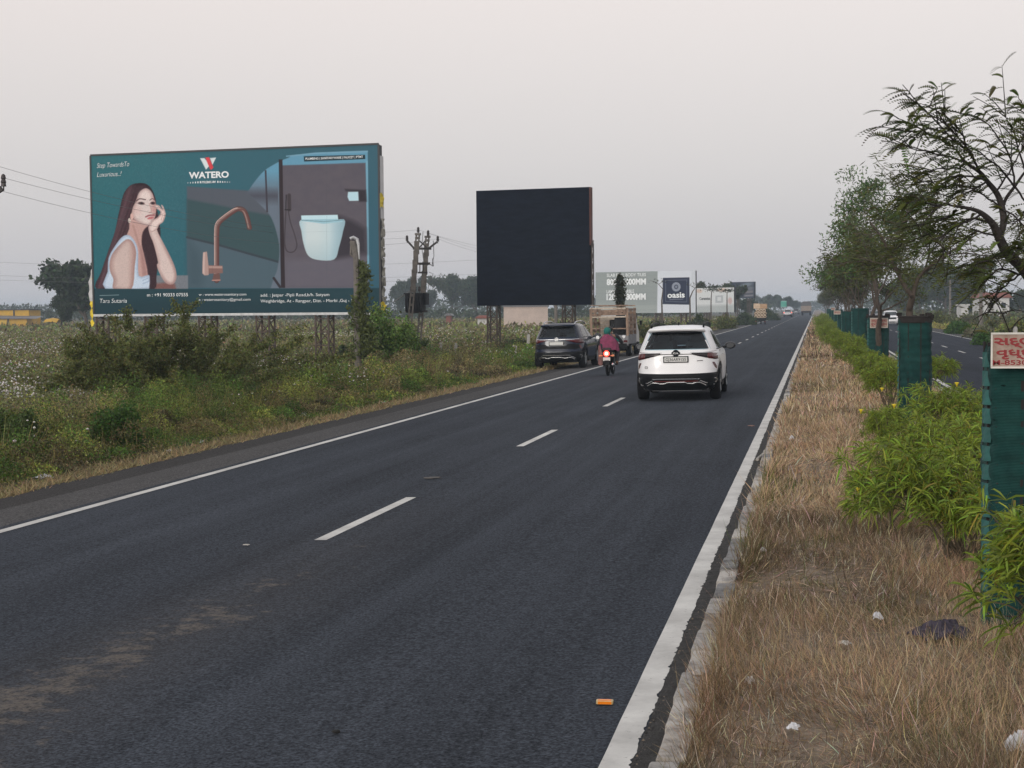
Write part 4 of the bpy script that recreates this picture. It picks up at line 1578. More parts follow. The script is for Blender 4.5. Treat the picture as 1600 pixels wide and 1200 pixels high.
    for s in (-1, 1):
        mb = MB()
        mb.tube([(s * .555, -1.52, 1.545), (s * .555, -1.38, 1.605), (s * .56, -1.1, 1.632), (s * .57, -.2, 1.642), (s * .565, .35, 1.60), (s * .56, .5, 1.535)], 0.021, 8)
        mb.build('roof_rail', M_BLACKP if style != 'dark' else M_CHROME, root, smooth=True)
        mb = MB()
        yy = 0.62
        c = (s * 1.02, yy, 1.10)
        mb.lathe([(0.02, -.07), (.065, -.055), (.083, -.01), (.078, .04), (.05, .09), (.01, .11)], (0, 0, 0), axis=1, n=18)
        mb.v = [(x * 1.45 + c[0], y + c[1], z + c[2]) for x, y, z in mb.v]
        mb.bar((s * .84, yy + .03, 1.06), (s * .95, yy + .02, 1.07), 0.05)
        mi = mb.build('mirror', M_GLOSSB, root, smooth=True)
        mb = MB()
        mb.lathe([(.058, 0), (.058, .004)], (0, 0, 0), axis=1, n=18)
        mb.v = [(x * 1.4 + c[0], y + c[1] - .075, z + c[2]) for x, y, z in mb.v]
        mb.build('mirror_glass', mat('mirror_face', (.10, .105, .11), .2, metal=.3, var=.1), mi)
        mb = MB()   # arch liner and sill guard
        for yw in (S.ya, S.yf):
            ang = np.linspace(-0.2, math.pi + 0.2, 18)
            mb.grid([[(s * (S.side(yw + r * math.cos(a), max(.22, S.wr + r * math.sin(a))) + .008), yw + r * math.cos(a), max(.2, S.wr + r * math.sin(a))) for a in ang] for r in (S.wr + .065, S.wr + .125)])
        mb.grid([[(s * (S.side(y, z) + .008), y, z) for y in np.linspace(S.ya + .42, S.yf - .42, 8)] for z in (.225, .30, .37)])
        mb.build('arch_cladding', M_BLACKP, root)
        mb = MB()
        for yd in (-.62, .28):
            mb.bar((s * (S.side(yd, .95) + .02), yd - .09, .955), (s * (S.side(yd, .95) + .02), yd + .09, .955), .022)
        mb.build('door_handle', M_CHROME if style == 'dark' else M_P, root)
        mb = MB()
        xs = np.linspace(.50, .82, 8)
        P = [[(s * x, S.front(x, z) + .006, z) for x in xs] for z in (.78, .83, .88)]
        mb.grid(P if s < 0 else [list(reversed(r)) for r in P])
        mb.build('headlamp', M_HEADL, root)
    mb = MB()
    xs = np.linspace(.48, -.48, 9)
    mb.grid([[(x, S.front(x, z) + .006, z) for x in xs] for z in (.68, .75, .82, .88)])
    mb.grid([[(x * 1.5, S.front(x * 1.5, z) + .006, z) for x in xs] for z in (.30, .38, .46)])
    mb.build('grille', M_BLACKP, root)
    if detail:
        mb = MB()
        mb.prism([(-.08, 0), (.10, 0), (-.05, .075), (-.08, .07)], (-.008, -1.15, 1.588), (0, 1, 0), (0, 0, 1), (.016, 0, 0))
        mb.build('aerial_fin', M_P, root)
        mb = MB()
        mb.bar((-.05, S.rear(0, 1.13) - .012, 1.115), (.36, S.rear(.36, 1.16) - .012, 1.16), 0.016)
        mb.build('rear_wiper', M_BLACKP, root)
    for x in (-.775, .775):
        for y in (S.ya, S.yf):
            wheel(S, x, y, root)
    root.location = loc
    root.rotation_euler = (0, roll, yaw)
    return root


SUV = CarShape(SUVP, 4.315, 2.61, 0.87)
SEDP = [(z * 0.93 if z > .6 else z, w_ * .96, r, f, n) for z, w_, r, f, n in SUVP]
P_WHITE = paint('pearl_white_paint', (0.80, 0.80, 0.81))
P_NAVY = paint('dark_navy_paint', (0.006, 0.012, 0.030))
for _k, _v in (('Specular IOR Level', .30), ('Coat Weight', .0), ('Roughness', .10)):
    P_NAVY.node_tree.nodes['Principled BSDF'].inputs[_k].default_value = _v
P_SILVER = paint('pale_silver_paint', (0.55, 0.55, 0.56))
P_DULL = paint('dull_grey_paint', (0.12, 0.125, 0.14))

cbr = -math.atan(CB)
make_car(SUV, 'white SUV driving away in the near lane with its black bumper and roof rails', (-2.90, 33.85, road_z(-2.9) + .004), rad(0.6), P_WHITE,
         plate='GJ36AR9155', roll=cbr, name='suv', cat='SUV')
make_car(SUV, 'dark navy SUV parked on the left shoulder under the black billboard', (-8.78, 53.6, road_z(-8.8)), rad(-1.0), P_NAVY, style='dark',
         plate=None, roll=cbr, name='suv', cat='SUV')
M_LITR = mat('lit_tail_lamp', (0.4, 0.03, 0.02), 0.4, var=0, emit=(1.0, 0.10, 0.05), estr=2.5)
make_car(SUV, 'small far SUV with its red tail lamps lit, below the green road sign', (-5.7, 318, road_z(-5.7)), 0, P_SILVER, lamps=M_LITR, roll=cbr,
         name='suv', cat='SUV', detail=False)
make_car(SUV, 'tiny dark car far up the road, just right of the car with lit lamps', (-5.35, 420, road_z(-5.3)), 0, P_DULL, roll=cbr, name='car', detail=False)
make_car(SUV, 'white car coming towards the camera on the far carriageway behind the tree guards', (7.85, 166, rroad_z(7.8)), math.pi, P_WHITE, roll=-cbr, name='car', detail=True)
make_car(SUV, 'grey car behind the oncoming white car, half hidden by the tree guards', (7.6, 205, rroad_z(7.8)), math.pi, P_DULL, roll=-cbr, name='car', detail=False)

# ---------------------------------------------------------------- pickup with a timber cage
M_WOOD = mat('weathered_wood', (0.36, 0.25, 0.18), 0.85, var=0.0, col2=(0.12, 0.08, 0.06), scale=7, bump=0.4, stretch=(1, 1, .25))
M_PALE = mat('chipped_cream_paint', (0.60, 0.54, 0.45), 0.75, var=0.0, col2=(0.34, 0.25, 0.18), scale=9)
M_STEELG = mat('grey_sheet_steel', (0.19, 0.19, 0.20), 0.6, metal=0.2, var=0.3, scale=3)
T = empty('pickup_truck', (0, 0, 0), 0, 'small pickup truck with a timber cage over its bed, stopped on the left shoulder', 'truck')
wt = 0.82
mb = MB()
mb.box((0, 1.0, .50), (1.5, 3.6, .14)); mb.box((0, .55, .60), (2 * wt, 2.3, .06))
mb.tube([(-.6, .35, .30), (.6, .35, .30)], .08); mb.box((0, -.55, .38), (1.5, .08, .12))
mb.build('chassis', M_BLACKP, T)
mb = MB(); mb.box((0, -.60, .70), (2 * wt, .05, .46)); mb.box((0, -.632, .86), (1.5, .02, .03)); mb.box((0, -.632, .56), (1.5, .02, .03))
mb.build('tailgate', M_STEELG, T)
for s in (-1, 1):
    mb = MB(); mb.box((s * wt, .55, .74), (.04, 2.28, .40)); mb.build('side_board', M_STEELG, T)
for (x, y, h) in ((-.79, -.58, 2.08), (.79, -.58, 2.1), (-.79, .5, 2.05), (.79, .5, 2.05), (-.79, 1.66, 2.1), (.79, 1.66, 2.1)):
    mb = MB(); mb.box((x, y, (.9 + h) / 2), (.11, .10, h - .9)); mb.build('cage_post', M_WOOD, T)
for (z, y, hh, mm) in ((2.22, -.58, .035, M_WOOD), (1.98, -.58, .10, M_WOOD), (1.83, -.58, .08, M_WOOD), (1.22, -.58, .05, M_WOOD), (2.09, -.57, .07, M_PALE), (1.72, -.57, .06, M_PALE), (2.2, 1.66, .05, M_WOOD), (1.9, 1.66, .09, M_WOOD)):
    mb = MB(); mb.box((rr.uniform(-.01, .01), y - .02, z), (1.66, .035, hh), Matrix.Rotation(rr.uniform(-.02, .02), 3, 'Y')); mb.build('cage_rail', mm, T)
for s in (-1, 1):
    for z in (1.15, 1.45, 1.75, 2.02):
        mb = MB(); mb.box((s * .84, .54, z), (.03, 2.3, .10)); mb.build('cage_rail', M_WOOD, T)
mb = MB()
for k, z in enumerate((1.02, 1.17, 1.32, 1.47, 1.62)):
    for (a, b) in (((-.74, -.30) if 1.25 < z < 1.6 else (-.74, .74)), (.30, .74)):
        mb.box(((a + b) / 2, 1.50, z), (b - a, .03, .13))
mb.build('cab_back_boards', M_PALE, T)
# cab
mb = MB()
prof = [(1.56, .62), (1.56, 1.72), (1.70, 1.80), (2.45, 1.76), (2.95, 1.22), (3.28, 1.05), (3.34, .55), (3.2, .42), (1.6, .42)]
mb.prism(prof, (-.74, 0, 0), (0, 1, 0), (0, 0, 1), (1.48, 0, 0))
mb.build('cab', mat('off_white_cab', (0.55, 0.54, 0.52), 0.45, var=0.1), T, bevel=.03)
mb = MB(); mb.box((-.02, 1.475, 1.43), (.56, .02, .27)); mb.build('cab_window', M_GLOSSB, T)
mb = MB()
for s in (-1, 1):
    mb.box((s * .28 - .02, 1.46, 1.43), (.03, .03, .30))
    mb.box((-.02, 1.46, 1.43 + s * .145), (.58, .03, .03))
mb.build('window_frame', M_BLACKP, T)
mb = MB(); mb.grid([[(.70, 2.38, 1.70), (-.70, 2.38, 1.70)], [(.70, 2.97, 1.24), (-.70, 2.97, 1.24)]])
mb.v = [(x, y + .02, z + .02) for x, y, z in mb.v]; mb.build('windscreen', M_GLOSSB, T)
for s in (-1, 1):
    mb = MB(); mb.bar((s * .76, 2.4, 1.40), (s * .93, 2.35, 1.48), .025); mb.box((s * .96, 2.33, 1.42), (.10, .05, .20)); mb.build('mirror', M_BLACKP, T, bevel=.015)
    mb = MB(); mb.box((s * .70, -.645, .66), (.16, .03, .09)); mb.build('tail_lamp', M_LAMP, T)
TS = CarShape(SUVP, 4, 2.4, .9, 0.29)
for x in (-.70, .70):
    for y in (.35, 2.65):
        wheel(TS, x, y, T)
T.location = (-8.72, 65.2, road_z(-8.7)); T.rotation_euler = (0, cbr, rad(-1.5))


def lump(name, m, c, s, rng_, seed, label=None, cat=None, group=None, sub=3, amp=0.25, freq=1.6, parent=None):
    """irregular solid"""
    import bmesh
    bm = bmesh.new()
    bmesh.ops.create_icosphere(bm, subdivisions=sub, radius=1.0)
    ph = np.random.default_rng(seed).uniform(0, 6.28, 12)
    for v in bm.verts:
        x, y, z = v.co
        d = 1 + amp * (math.sin(freq * 2 * x + ph[0]) * math.sin(freq * 2.3 * y + ph[1]) + .6 * math.sin(freq * 4.1 * z + ph[2] + x * 3) + .4 * math.sin(freq * 6 * y + ph[3] - z * 4))
        v.co = v.co * d
        v.co = Vector((v.co.x * s[0], v.co.y * s[1], v.co.z * s[2]))
    me = bpy.data.meshes.new(name)
    bm.to_mesh(me); bm.free()
    me.materials.append(m)
    me.polygons.foreach_set('use_smooth', np.ones(len(me.polygons), bool))
    o = bpy.data.objects.new(name, me)
    o.location = c
    link(o, parent)
    return tag(o, label, cat, group)


lump('tarpaulin_bundle', mat('black_tarpaulin', (0.010, 0.010, 0.012), 0.75, var=.3, bump=.6, bscale=9), (-8.37, 65.35, 1.12), (.33, .42, .62), rng, 3,
     'black tarpaulin bundle heaped in the right side of the pickup bed', 'bundle', amp=.16)

# ---------------------------------------------------------------- cargo three-wheeler and its load
def disc_wheel(mb, c, r, wd):
    mb.lathe([(r * .3, -wd / 2), (r * .9, -wd / 2), (r, -wd / 4), (r, wd / 4), (r * .9, wd / 2), (r * .3, wd / 2)], c, axis=0, n=22)


TW = empty('cargo_three_wheeler', (0, 0, 0), 0, 'overloaded cargo three-wheeler on the left edge of the road with one red tail lamp lit', 'three-wheeler')
mb = MB(); mb.box((0, 0.9, .70), (1.45, 1.9, .10)); mb.box((0, 0, .62), (1.45, .05, .34)); mb.box((0, 1.2, .45), (1.0, 2.6, .14)); mb.box((0, .05, .42), (1.2, .06, .10))
mb.build('load_bed', M_BLACKP, TW)
mb = MB(); mb.prism([(1.9, .45), (1.9, 1.75), (2.4, 1.78), (2.95, 1.15), (3.05, .45)], (-.62, 0, 0), (0, 1, 0), (0, 0, 1), (1.24, 0, 0)); mb.build('cab', mat('three_wheeler_cab', (.16, .10, .03), .5, var=.1), TW, bevel=.04)
for c in ((-.58, .35, .26), (.58, .35, .26), (0, 2.75, .26)):
    mb = MB(); disc_wheel(mb, c, .26, .15); mb.build('wheel', M_TYRE, TW)
mb = MB(); mb.box((-.56, -.03, .34), (.20, .04, .14)); mb.build('tail_lamp', M_LITR, TW)
mb = MB(); mb.box((.56, -.03, .34), (.18, .04, .12)); mb.build('tail_lamp', M_LAMP, TW)
mb = MB()
for x in (-.72, .72):
    mb.bar((x, .02, .7), (x, .02, 1.9), .04); mb.bar((x, 1.8, .7), (x, 1.8, 1.9), .04)
mb.build('stake_frame', M_BLACKP, TW)
TW.location = (-6.6, 184, road_z(-6.6)); TW.rotation_euler = (0, cbr, 0)
M_CARD = mat('brown_cardboard', (0.42, 0.27, 0.16), 0.85, var=.2, scale=4)
M_CARD2 = mat('pale_cardboard', (0.55, 0.42, 0.30), 0.85, var=.2, scale=4)
mb = MB(); n = 22
mb.lathe([(.10, -.8), (.19, -.8), (.19, .8), (.10, .8), (.10, -.8)], (0, 0, 0), axis=1, n=n, cap=False)
roll0 = None
for k, (x, z, wh) in enumerate(((-.54, .95, 'left end of the bottom row'), (-.18, .95, 'second from the left in the bottom row'), (.18, .95, 'third from the left in the bottom row'), (.54, .95, 'right end of the bottom row'),
                            (-.52, 1.33, 'left end of the middle row'), (-.16, 1.33, 'second from the left in the middle row'), (.2, 1.33, 'third from the left in the middle row'), (.55, 1.33, 'right end of the middle row'),
                            (-.3, 1.70, 'left end of the top row'), (.08, 1.70, 'middle of the top row'), (.45, 1.70, 'right end of the top row'))):
    if roll0 is None:
        o = roll0 = mb.build('cardboard_tube', M_CARD2, None, smooth=False)
    else:
        o = roll0.copy(); COL.objects.link(o)
    o.location = (TW.location.x + x, TW.location.y + .85, TW.location.z + z)
    tag(o, 'tan tube on the three-wheeler, ' + wh, 'tube', 'tubes loaded on the three-wheeler')
for k, (x, w2, h2, z, m_, lb) in enumerate(((-.42, .75, .62, 2.22, M_CARD2, 'pale carton on top of the tubes, the left of two'), (.38, .82, .58, 2.20, M_CARD, 'brown carton on top of the tubes, the right of two'))):
    mb = MB(); mb.box((0, 0, 0), (w2, 1.5, h2)); mb.box((0, 0, h2 / 2), (w2 * .12, 1.51, .006)); mb.box((0, -.752, 0), (w2 * .7, .006, h2 * .25))
    o = mb.build('carton', m_, None, bevel=.01)
    o.location = (TW.location.x + x, TW.location.y + .85, TW.location.z + z)
    tag(o, lb, 'carton', 'cartons loaded on the three-wheeler')

# ---------------------------------------------------------------- far lorry
LT = empty('lorry', (0, 0, 0), 0, 'distant lorry with a grey tarpaulin top, far up the near lane', 'lorry')
mb = MB(); mb.box((0, 3.5, .95), (2.3, 8.6, .25)); mb.box((0, -.7, .62), (2.2, .12, .18)); mb.build('chassis', M_BLACKP, LT)
mb = MB(); mb.box((0, 2.4, 1.75), (2.45, 6.4, 1.35))
for k in range(7):
    mb.box((-1.05 + k * .35, -.83, 1.75), (.06, .05, 1.35))
mb.build('cargo_body', mat('tan_lorry_boards', (.26, .21, .17), .8, var=.25), LT)
mb = MB(); mb.prism([(-1.26, 2.3), (1.26, 2.3), (1.22, 3.05), (.7, 3.35), (-.6, 3.38), (-1.2, 3.1)], (0, -.9, 0), (1, 0, 0), (0, 0, 1), (0, 6.6, 0)); mb.build('tarpaulin', mat('grey_tarpaulin', (.085, .08, .08), .8, var=.3), LT, bevel=.08)
mb = MB(); mb.box((0, 6.8, 1.7), (2.3, 1.9, 2.0)); mb.build('cab', mat('lorry_cab', (.30, .18, .06), .5), LT, bevel=.15)
for x in (-.95, .95):
    for y in (.4, 1.6, 6.6):
        mb = MB(); disc_wheel(mb, (x, y, .5), .5, .42); mb.build('wheel', M_TYRE, LT)
    mb = MB(); mb.box((x, -.78, .95), (.22, .05, .12)); mb.build('tail_lamp', M_LAMP, LT)
LT.location = (-2.3, 372, road_z(-2.3)); LT.rotation_euler = (0, cbr, 0)
# ================================================================== motorcycle and its two riders
def skin_body(name, J, bones, m, parent=None, root='pelvis', sub=1):
    """one continuous surface grown round a skeleton: J name -> (x, y, z, r)"""
    names = list(J)
    me = bpy.data.meshes.new(name)
    me.from_pydata([J[k][:3] for k in names], [(names.index(a), names.index(b)) for a, b in bones], [])
    o = bpy.data.objects.new(name, me)
    COL.objects.link(o)
    bpy.context.view_layer.objects.active = o
    sk = o.modifiers.new('skin', 'SKIN')
    sk.use_smooth_shade = True
    for i, k in enumerate(names):
        r = J[k][3]
        v = me.skin_vertices[0].data[i]
        v.radius = r if isinstance(r, tuple) else (r, r)
        v.use_root = (k == root)
    ss = o.modifiers.new('sub', 'SUBSURF')
    ss.levels = ss.render_levels = sub
    dg = bpy.context.evaluated_depsgraph_get()
    m2 = bpy.data.meshes.new_from_object(o.evaluated_get(dg))
    bpy.data.objects.remove(o)
    m2.name = name
    m2.materials.clear(); m2.materials.append(m)
    o = bpy.data.objects.new(name, m2)
    return link(o, parent)


def body_skeleton(hip, chest, neck, head, sh, el, ha, kn, fo, toe, scale=1.0):
    J, B = {}, []

    def a(k, p, r):
        J[k] = (p[0], p[1], p[2], r)
    mid = lambda p, q, t: tuple(p[i] + (q[i] - p[i]) * t for i in range(3))
    a('pelvis', hip, (.145, .115)); a('waist', mid(hip, chest, .45), (.125, .10)); a('chest', chest, (.15, .105)); a('neck', neck, .055)
    a('jaw', (head[0], head[1] + .01, head[2] - .07), .066); a('skull', (head[0], head[1] - .005, head[2] + .015), (.078, .092)); a('crown', (head[0], head[1] - .01, head[2] + .075), .062)
    a('nose', (head[0], head[1] + .105, head[2] - .015), .014)
    B += [('pelvis', 'waist'), ('waist', 'chest'), ('chest', 'neck'), ('neck', 'jaw'), ('jaw', 'skull'), ('skull', 'crown'), ('skull', 'nose')]
    for s, sd_ in ((-1, 'l'), (1, 'r')):
        S_ = (chest[0] + s * sh, chest[1], chest[2] + .10)
        a('shoulder' + sd_, S_, .062); a('elbow' + sd_, el[sd_], .044); a('wrist' + sd_, ha[sd_], .029)
        B += [('chest', 'shoulder' + sd_), ('shoulder' + sd_, 'elbow' + sd_), ('elbow' + sd_, 'wrist' + sd_)]
        d = Vector(ha[sd_]) - Vector(el[sd_]); d.normalize()
        palm = Vector(ha[sd_]) + d * .06
        a('palm' + sd_, palm, (.036, .018)); B.append(('wrist' + sd_, 'palm' + sd_))
        side = Vector((1, 0, 0)) * s
        for f, (off, ln) in enumerate(((-.028, .062), (-.009, .075), (.010, .070), (.028, .055))):
            k1 = palm + d * (ln * .55) + side * off + Vector((0, 0, -.006))
            k2 = palm + d * (ln * .8) + side * off + Vector((0, 0, -.035))
            a('f%d%s' % (f, sd_), k1, .0095); a('g%d%s' % (f, sd_), k2, .008)
            B += [('palm' + sd_, 'f%d%s' % (f, sd_)), ('f%d%s' % (f, sd_), 'g%d%s' % (f, sd_))]
        th = Vector(ha[sd_]) + d * .035 - side * .045 + Vector((0, 0, -.012))
        a('thumb' + sd_, th, .0105); B.append(('palm' + sd_, 'thumb' + sd_))
        H_ = (hip[0] + s * .09, hip[1] + .03, hip[2] - .02)
        a('hip' + sd_, H_, .095); a('knee' + sd_, kn[sd_], .062); a('ankle' + sd_, fo[sd_], .040); a('toe' + sd_, toe[sd_], .036)
        B += [('pelvis', 'hip' + sd_), ('hip' + sd_, 'knee' + sd_), ('knee' + sd_, 'ankle' + sd_), ('ankle' + sd_, 'toe' + sd_)]
    return J, B


M_SKIN = mat('brown_skin', (0.24, 0.135, 0.085), 0.6, var=.08)
M_TEAL = mat('teal_cloth', (0.010, 0.135, 0.115), 0.85, var=.25, scale=14)
M_MAG = mat('magenta_shawl', (0.20, 0.035, 0.085), 0.85, var=.3, scale=12)
M_PINK = mat('dusty_pink_cloth', (0.20, 0.095, 0.085), 0.85, var=.35, scale=12)
M_DARKC = mat('dark_clothes', (0.022, 0.022, 0.026), 0.85, var=.3, scale=14)
M_HAIR = mat('black_hair', (0.010, 0.008, 0.008), 0.5, var=.2)

BIKE_LOC = Vector((-6.17, 45.2, road_z(-6.17)))
BK = empty('motorcycle', (0, 0, 0), 0, 'small motorcycle carrying two riders, its round red tail light glowing', 'motorcycle')
for y in (0.0, 1.25):
    mb = MB()
    mb.tube([(0, y + .255 * math.cos(a), .30 + .255 * math.sin(a)) for a in np.linspace(0, 2 * math.pi, 33)], .046, 10, False)
    wh = mb.build('wheel', M_TYRE, BK, smooth=True)
    mb = MB()
    mb.tube([(0, y + .215 * math.cos(a), .30 + .215 * math.sin(a)) for a in np.linspace(0, 2 * math.pi, 33)], .016, 6, False)
    for k in range(10):
        a = k * math.pi / 5
        mb.bar((0, y, .30), (0, y + .21 * math.cos(a), .30 + .21 * math.sin(a)), .008)
    mb.lathe([(.05, -.06), (.055, 0), (.05, .06)], (0, y, .30), axis=0, n=16)
    mb.build('rim', M_RIM, wh)
mb = MB()
mb.tube([(0, 1.0, .95), (0, .85, .72), (0, .55, .35), (0, .30, .42), (0, .05, .70), (0, -.05, .74)], .028, 8)
mb.box((0, .62, .45), (.24, .34, .32)); mb.tube([(.12, 0, .30), (.12, .42, .38)], .022); mb.tube([(-.12, 0, .30), (-.12, .42, .38)], .022)
mb.tube([(.13, 0, .32), (.13, -.02, .66)], .024); mb.tube([(-.13, 0, .32), (-.13, -.02, .66)], .024)
mb.bar((-.24, .45, .32), (.24, .45, .32), .03); mb.bar((-.22, .15, .36), (.22, .15, .36), .03)
mb.build('frame', M_BLACKP, BK)
mb = MB(); mb.lathe([(.02, -.20), (.10, -.18), (.135, -.05), (.14, .08), (.11, .18), (.03, .21)], (0, 0, 0), axis=1, n=18); mb.v = [(x, y + .78, z * .9 + .80) for x, y, z in mb.v]
mb.build('fuel_tank', mat('maroon_paint', (.10, .008, .010), .25, var=.05), BK, smooth=True)
mb = MB(); mb.prism([(-.22, .76), (.60, .74), (.62, .80), (.25, .80), (.18, .83), (-.20, .86)], (-.12, 0, 0), (0, 1, 0), (0, 0, 1), (.24, 0, 0)); mb.build('saddle', M_SEAT, BK, bevel=.03)
mb = MB(); mb.grid([[(x, -.30 * math.sin(a) * 1.12 + .0, .30 + .36 * math.cos(a)) for x in (-.07, -.03, .03, .07)] for a in np.linspace(-.6, 1.5, 12)])
mb.prism([(-.10, .40), (.10, .40), (.12, .74), (-.12, .74)], (0, -.26, 0), (1, 0, 0), (0, 0, 1), (0, .03, 0))
mb.build('mudguard', M_BLACKP, BK)
mb = MB(); mb.lathe([(.01, -.33), (.065, -.325), (.082, -.30), (.08, -.25)], (0, 0, .68), axis=1, n=20); mb.build('tail_light', mat('glowing_tail_light', (.5, .02, .02), .4, var=0, emit=(1.0, .045, .03), estr=11), BK, smooth=True)
mb = MB(); mb.lathe([(.005, -.345), (.030, -.34), (.03, -.32)], (0, 0, .68), axis=1, n=16); mb.build('bulb', mat('hot_bulb', (.9, .5, .3), .4, var=0, emit=(1.0, .62, .35), estr=22), BK)
mb = MB(); mb.box((0, -.285, .515), (.215, .012, .105)); mb.build('number_plate', M_PLATE, BK)
for s in (-1, 1):
    mb = MB(); mb.bar((s * .05, -.25, .61), (s * .16, -.25, .615), .02); mb.lathe([(.01, -.05), (.032, -.03), (.032, .03), (.01, .05)], (s * .19, -.25, .615), axis=0, n=12)
    mb.build('indicator', mat('amber_lens', (.55, .25, .12), .3, var=0), BK)
mb = MB(); mb.tube([(.16, .55, .30), (.17, .20, .27), (.18, -.12, .33), (.185, -.28, .36)], [.025, .035, .045, .045], 12); mb.build('exhaust', M_CHROME, BK, smooth=True)
mb = MB(); mb.tube([(-.36, .86, 1.0), (-.22, .94, 1.02), (0, .98, .98), (.22, .94, 1.02), (.36, .86, 1.0)], .014, 8); mb.build('handlebar', M_BLACKP, BK, smooth=True)
for s in (-1, 1):
    mb = MB(); mb.tube([(s * .05, 1.02, .96), (s * .06, 1.25, .30)], .024, 8); mb.build('fork', M_CHROME, BK)
    mb = MB(); mb.bar((s * .28, .93, 1.02), (s * .38, .92, 1.13), .012); mb.lathe([(.055, .012), (.06, 0), (.05, -.012)], (s * .405, .905, 1.15), axis=1, n=16); mb.build('mirror', M_CHROME, BK)
mb = MB(); mb.lathe([(.03, 1.02), (.08, 1.05), (.09, 1.12), (.02, 1.14)], (0, 0, .93), axis=1, n=18); mb.build('headlight', M_HEADL, BK, smooth=True)
BK.location = BIKE_LOC
BK.rotation_euler = (0, cbr, rad(1))

DR = empty('person', (0, 0, 0), 0, 'motorcycle driver in dark clothes, mostly hidden behind the passenger in the shawl', 'person')
J, Bn = body_skeleton((0, .50, .86), (.02, .60, 1.10), (.02, .64, 1.24), (.02, .67, 1.355), .18,
                      {'l': (-.36, .72, .98), 'r': (.38, .70, .97)}, {'l': (-.345, .80, 1.005), 'r': (.345, .80, 1.005)},
                      {'l': (-.21, .88, .78), 'r': (.22, .88, .78)}, {'l': (-.20, .52, .37), 'r': (.215, .52, .37)}, {'l': (-.20, .68, .33), 'r': (.215, .68, .33)})
skin_body('body', J, Bn, M_SKIN, DR)
Jc = {k: (v[0], v[1], v[2], tuple(q * 1.13 + .008 for q in v[3]) if isinstance(v[3], tuple) else v[3] * 1.16 + .008) for k, v in J.items()}
keep = ['pelvis', 'waist', 'chest', 'shoulderl', 'shoulderr', 'elbowl', 'elbowr', 'wristl', 'wristr']
sc_ = {k: Jc[k] for k in keep}
for sd_ in 'lr':
    w0, e0 = sc_['wrist' + sd_], sc_['elbow' + sd_]
    sc_['wrist' + sd_] = (e0[0] + (w0[0] - e0[0]) * .7, e0[1] + (w0[1] - e0[1]) * .7, e0[2] + (w0[2] - e0[2]) * .7, .042)
skin_body('shirt', sc_, [b for b in Bn if b[0] in keep and b[1] in keep], M_DARKC, DR)
keep = ['pelvis', 'hipl', 'hipr', 'kneel', 'kneer', 'anklel', 'ankler']
skin_body('trousers', {k: Jc[k] for k in keep}, [b for b in Bn if b[0] in keep and b[1] in keep], M_DARKC, DR)
lump('hair', M_HAIR, (.02, .645, 1.405), (.088, .102, .088), rng, 5, sub=2, amp=.05, parent=DR)
for s in (-1, 1):
    lump('eye', M_GLOSSB, (.02 + s * .032, .752, 1.372), (.011, .006, .007), rng, 6, sub=1, amp=0, parent=DR)
lump('mouth', mat('lips', (.16, .05, .045), .5, var=0), (.02, .745, 1.30), (.024, .008, .007), rng, 7, sub=1, amp=0, parent=DR)

PS = empty('person', (0, 0, 0), 0, 'motorcycle passenger in a magenta shawl with a teal scarf over the head', 'person')
J, Bn = body_skeleton((.0, .10, .88), (.03, .14, 1.10), (.02, .17, 1.22), (-.02, .20, 1.335), .16,
                      {'l': (-.20, .22, .95), 'r': (.24, .24, .96)}, {'l': (-.12, .36, .92), 'r': (.15, .38, .93)},
                      {'l': (-.25, .46, .76), 'r': (.24, .46, .76)}, {'l': (-.26, .24, .41), 'r': (.25, .22, .41)}, {'l': (-.26, .40, .37), 'r': (.25, .38, .37)})
skin_body('body', J, Bn, M_SKIN, PS)
# shawl: folds hanging from the neck over the shoulders and back
P = []
for i, t in enumerate(np.linspace(0, 1, 14)):
    z = 1.255 - t * .47
    rx = .09 + .17 * min(1, t * 2.6) ** .7 + .035 * t
    ry = .085 + .10 * min(1, t * 2.4) ** .7 + .03 * t
    P.append([(.03 + rx * math.cos(a) * (1 + .06 * t * math.sin(7 * a + 1)), .14 + ry * math.sin(a) * (1 + .09 * t * math.sin(9 * a)), z - .05 * t * math.cos(a - .4) + .012 * math.sin(6 * a)) for a in np.linspace(0, 2 * math.pi, 49)])
mb = MB(); mb.grid(P); mb.build('shawl', M_MAG, PS, smooth=True)
# scarf: hood open at the face, its tail falling over the right shoulder
P = []
for i, t in enumerate(np.linspace(0, 1, 12)):
    th = .12 + t * 2.25
    P.append([(-.02 + .112 * math.sin(th) * math.cos(a) * (1.0 + .12 * max(0, t - .7)), .185 + .122 * math.sin(th) * math.sin(a), 1.36 + .112 * math.cos(th) - .03 * max(0, t - .6)) for a in np.linspace(math.pi * .72, math.pi * 2.28, 33)])
mb = MB(); mb.grid(P)
mb.grid([[(.02 + .30 * t + .03 * math.sin(5 * s_), .02 + .10 * s_ - .02 * math.sin(6 * t), 1.30 - .20 * t - .16 * s_ * (1 - .4 * t) + .012 * math.sin(9 * t + 4 * s_)) for s_ in np.linspace(0, 1, 10)] for t in np.linspace(0, 1, 14)])
mb.build('headscarf', M_TEAL, PS, smooth=True)
P = []
for t in np.linspace(0, 1, 12):
    P.append([(-.14 - .05 * t + (.15 - .03 * t) * math.cos(a) * (1 + .10 * math.sin(6 * a)), .22 - .04 * t + (.20 - .04 * t) * math.sin(a), .90 - .57 * t + .02 * math.sin(4 * a)) for a in np.linspace(0, 2 * math.pi, 33)])
mb = MB(); mb.grid(P); mb.build('skirt', M_PINK, PS, smooth=True)
Jc = {k: (v[0], v[1], v[2], tuple(q * 1.12 + .01 for q in v[3]) if isinstance(v[3], tuple) else v[3] * 1.2 + .01) for k, v in J.items()}
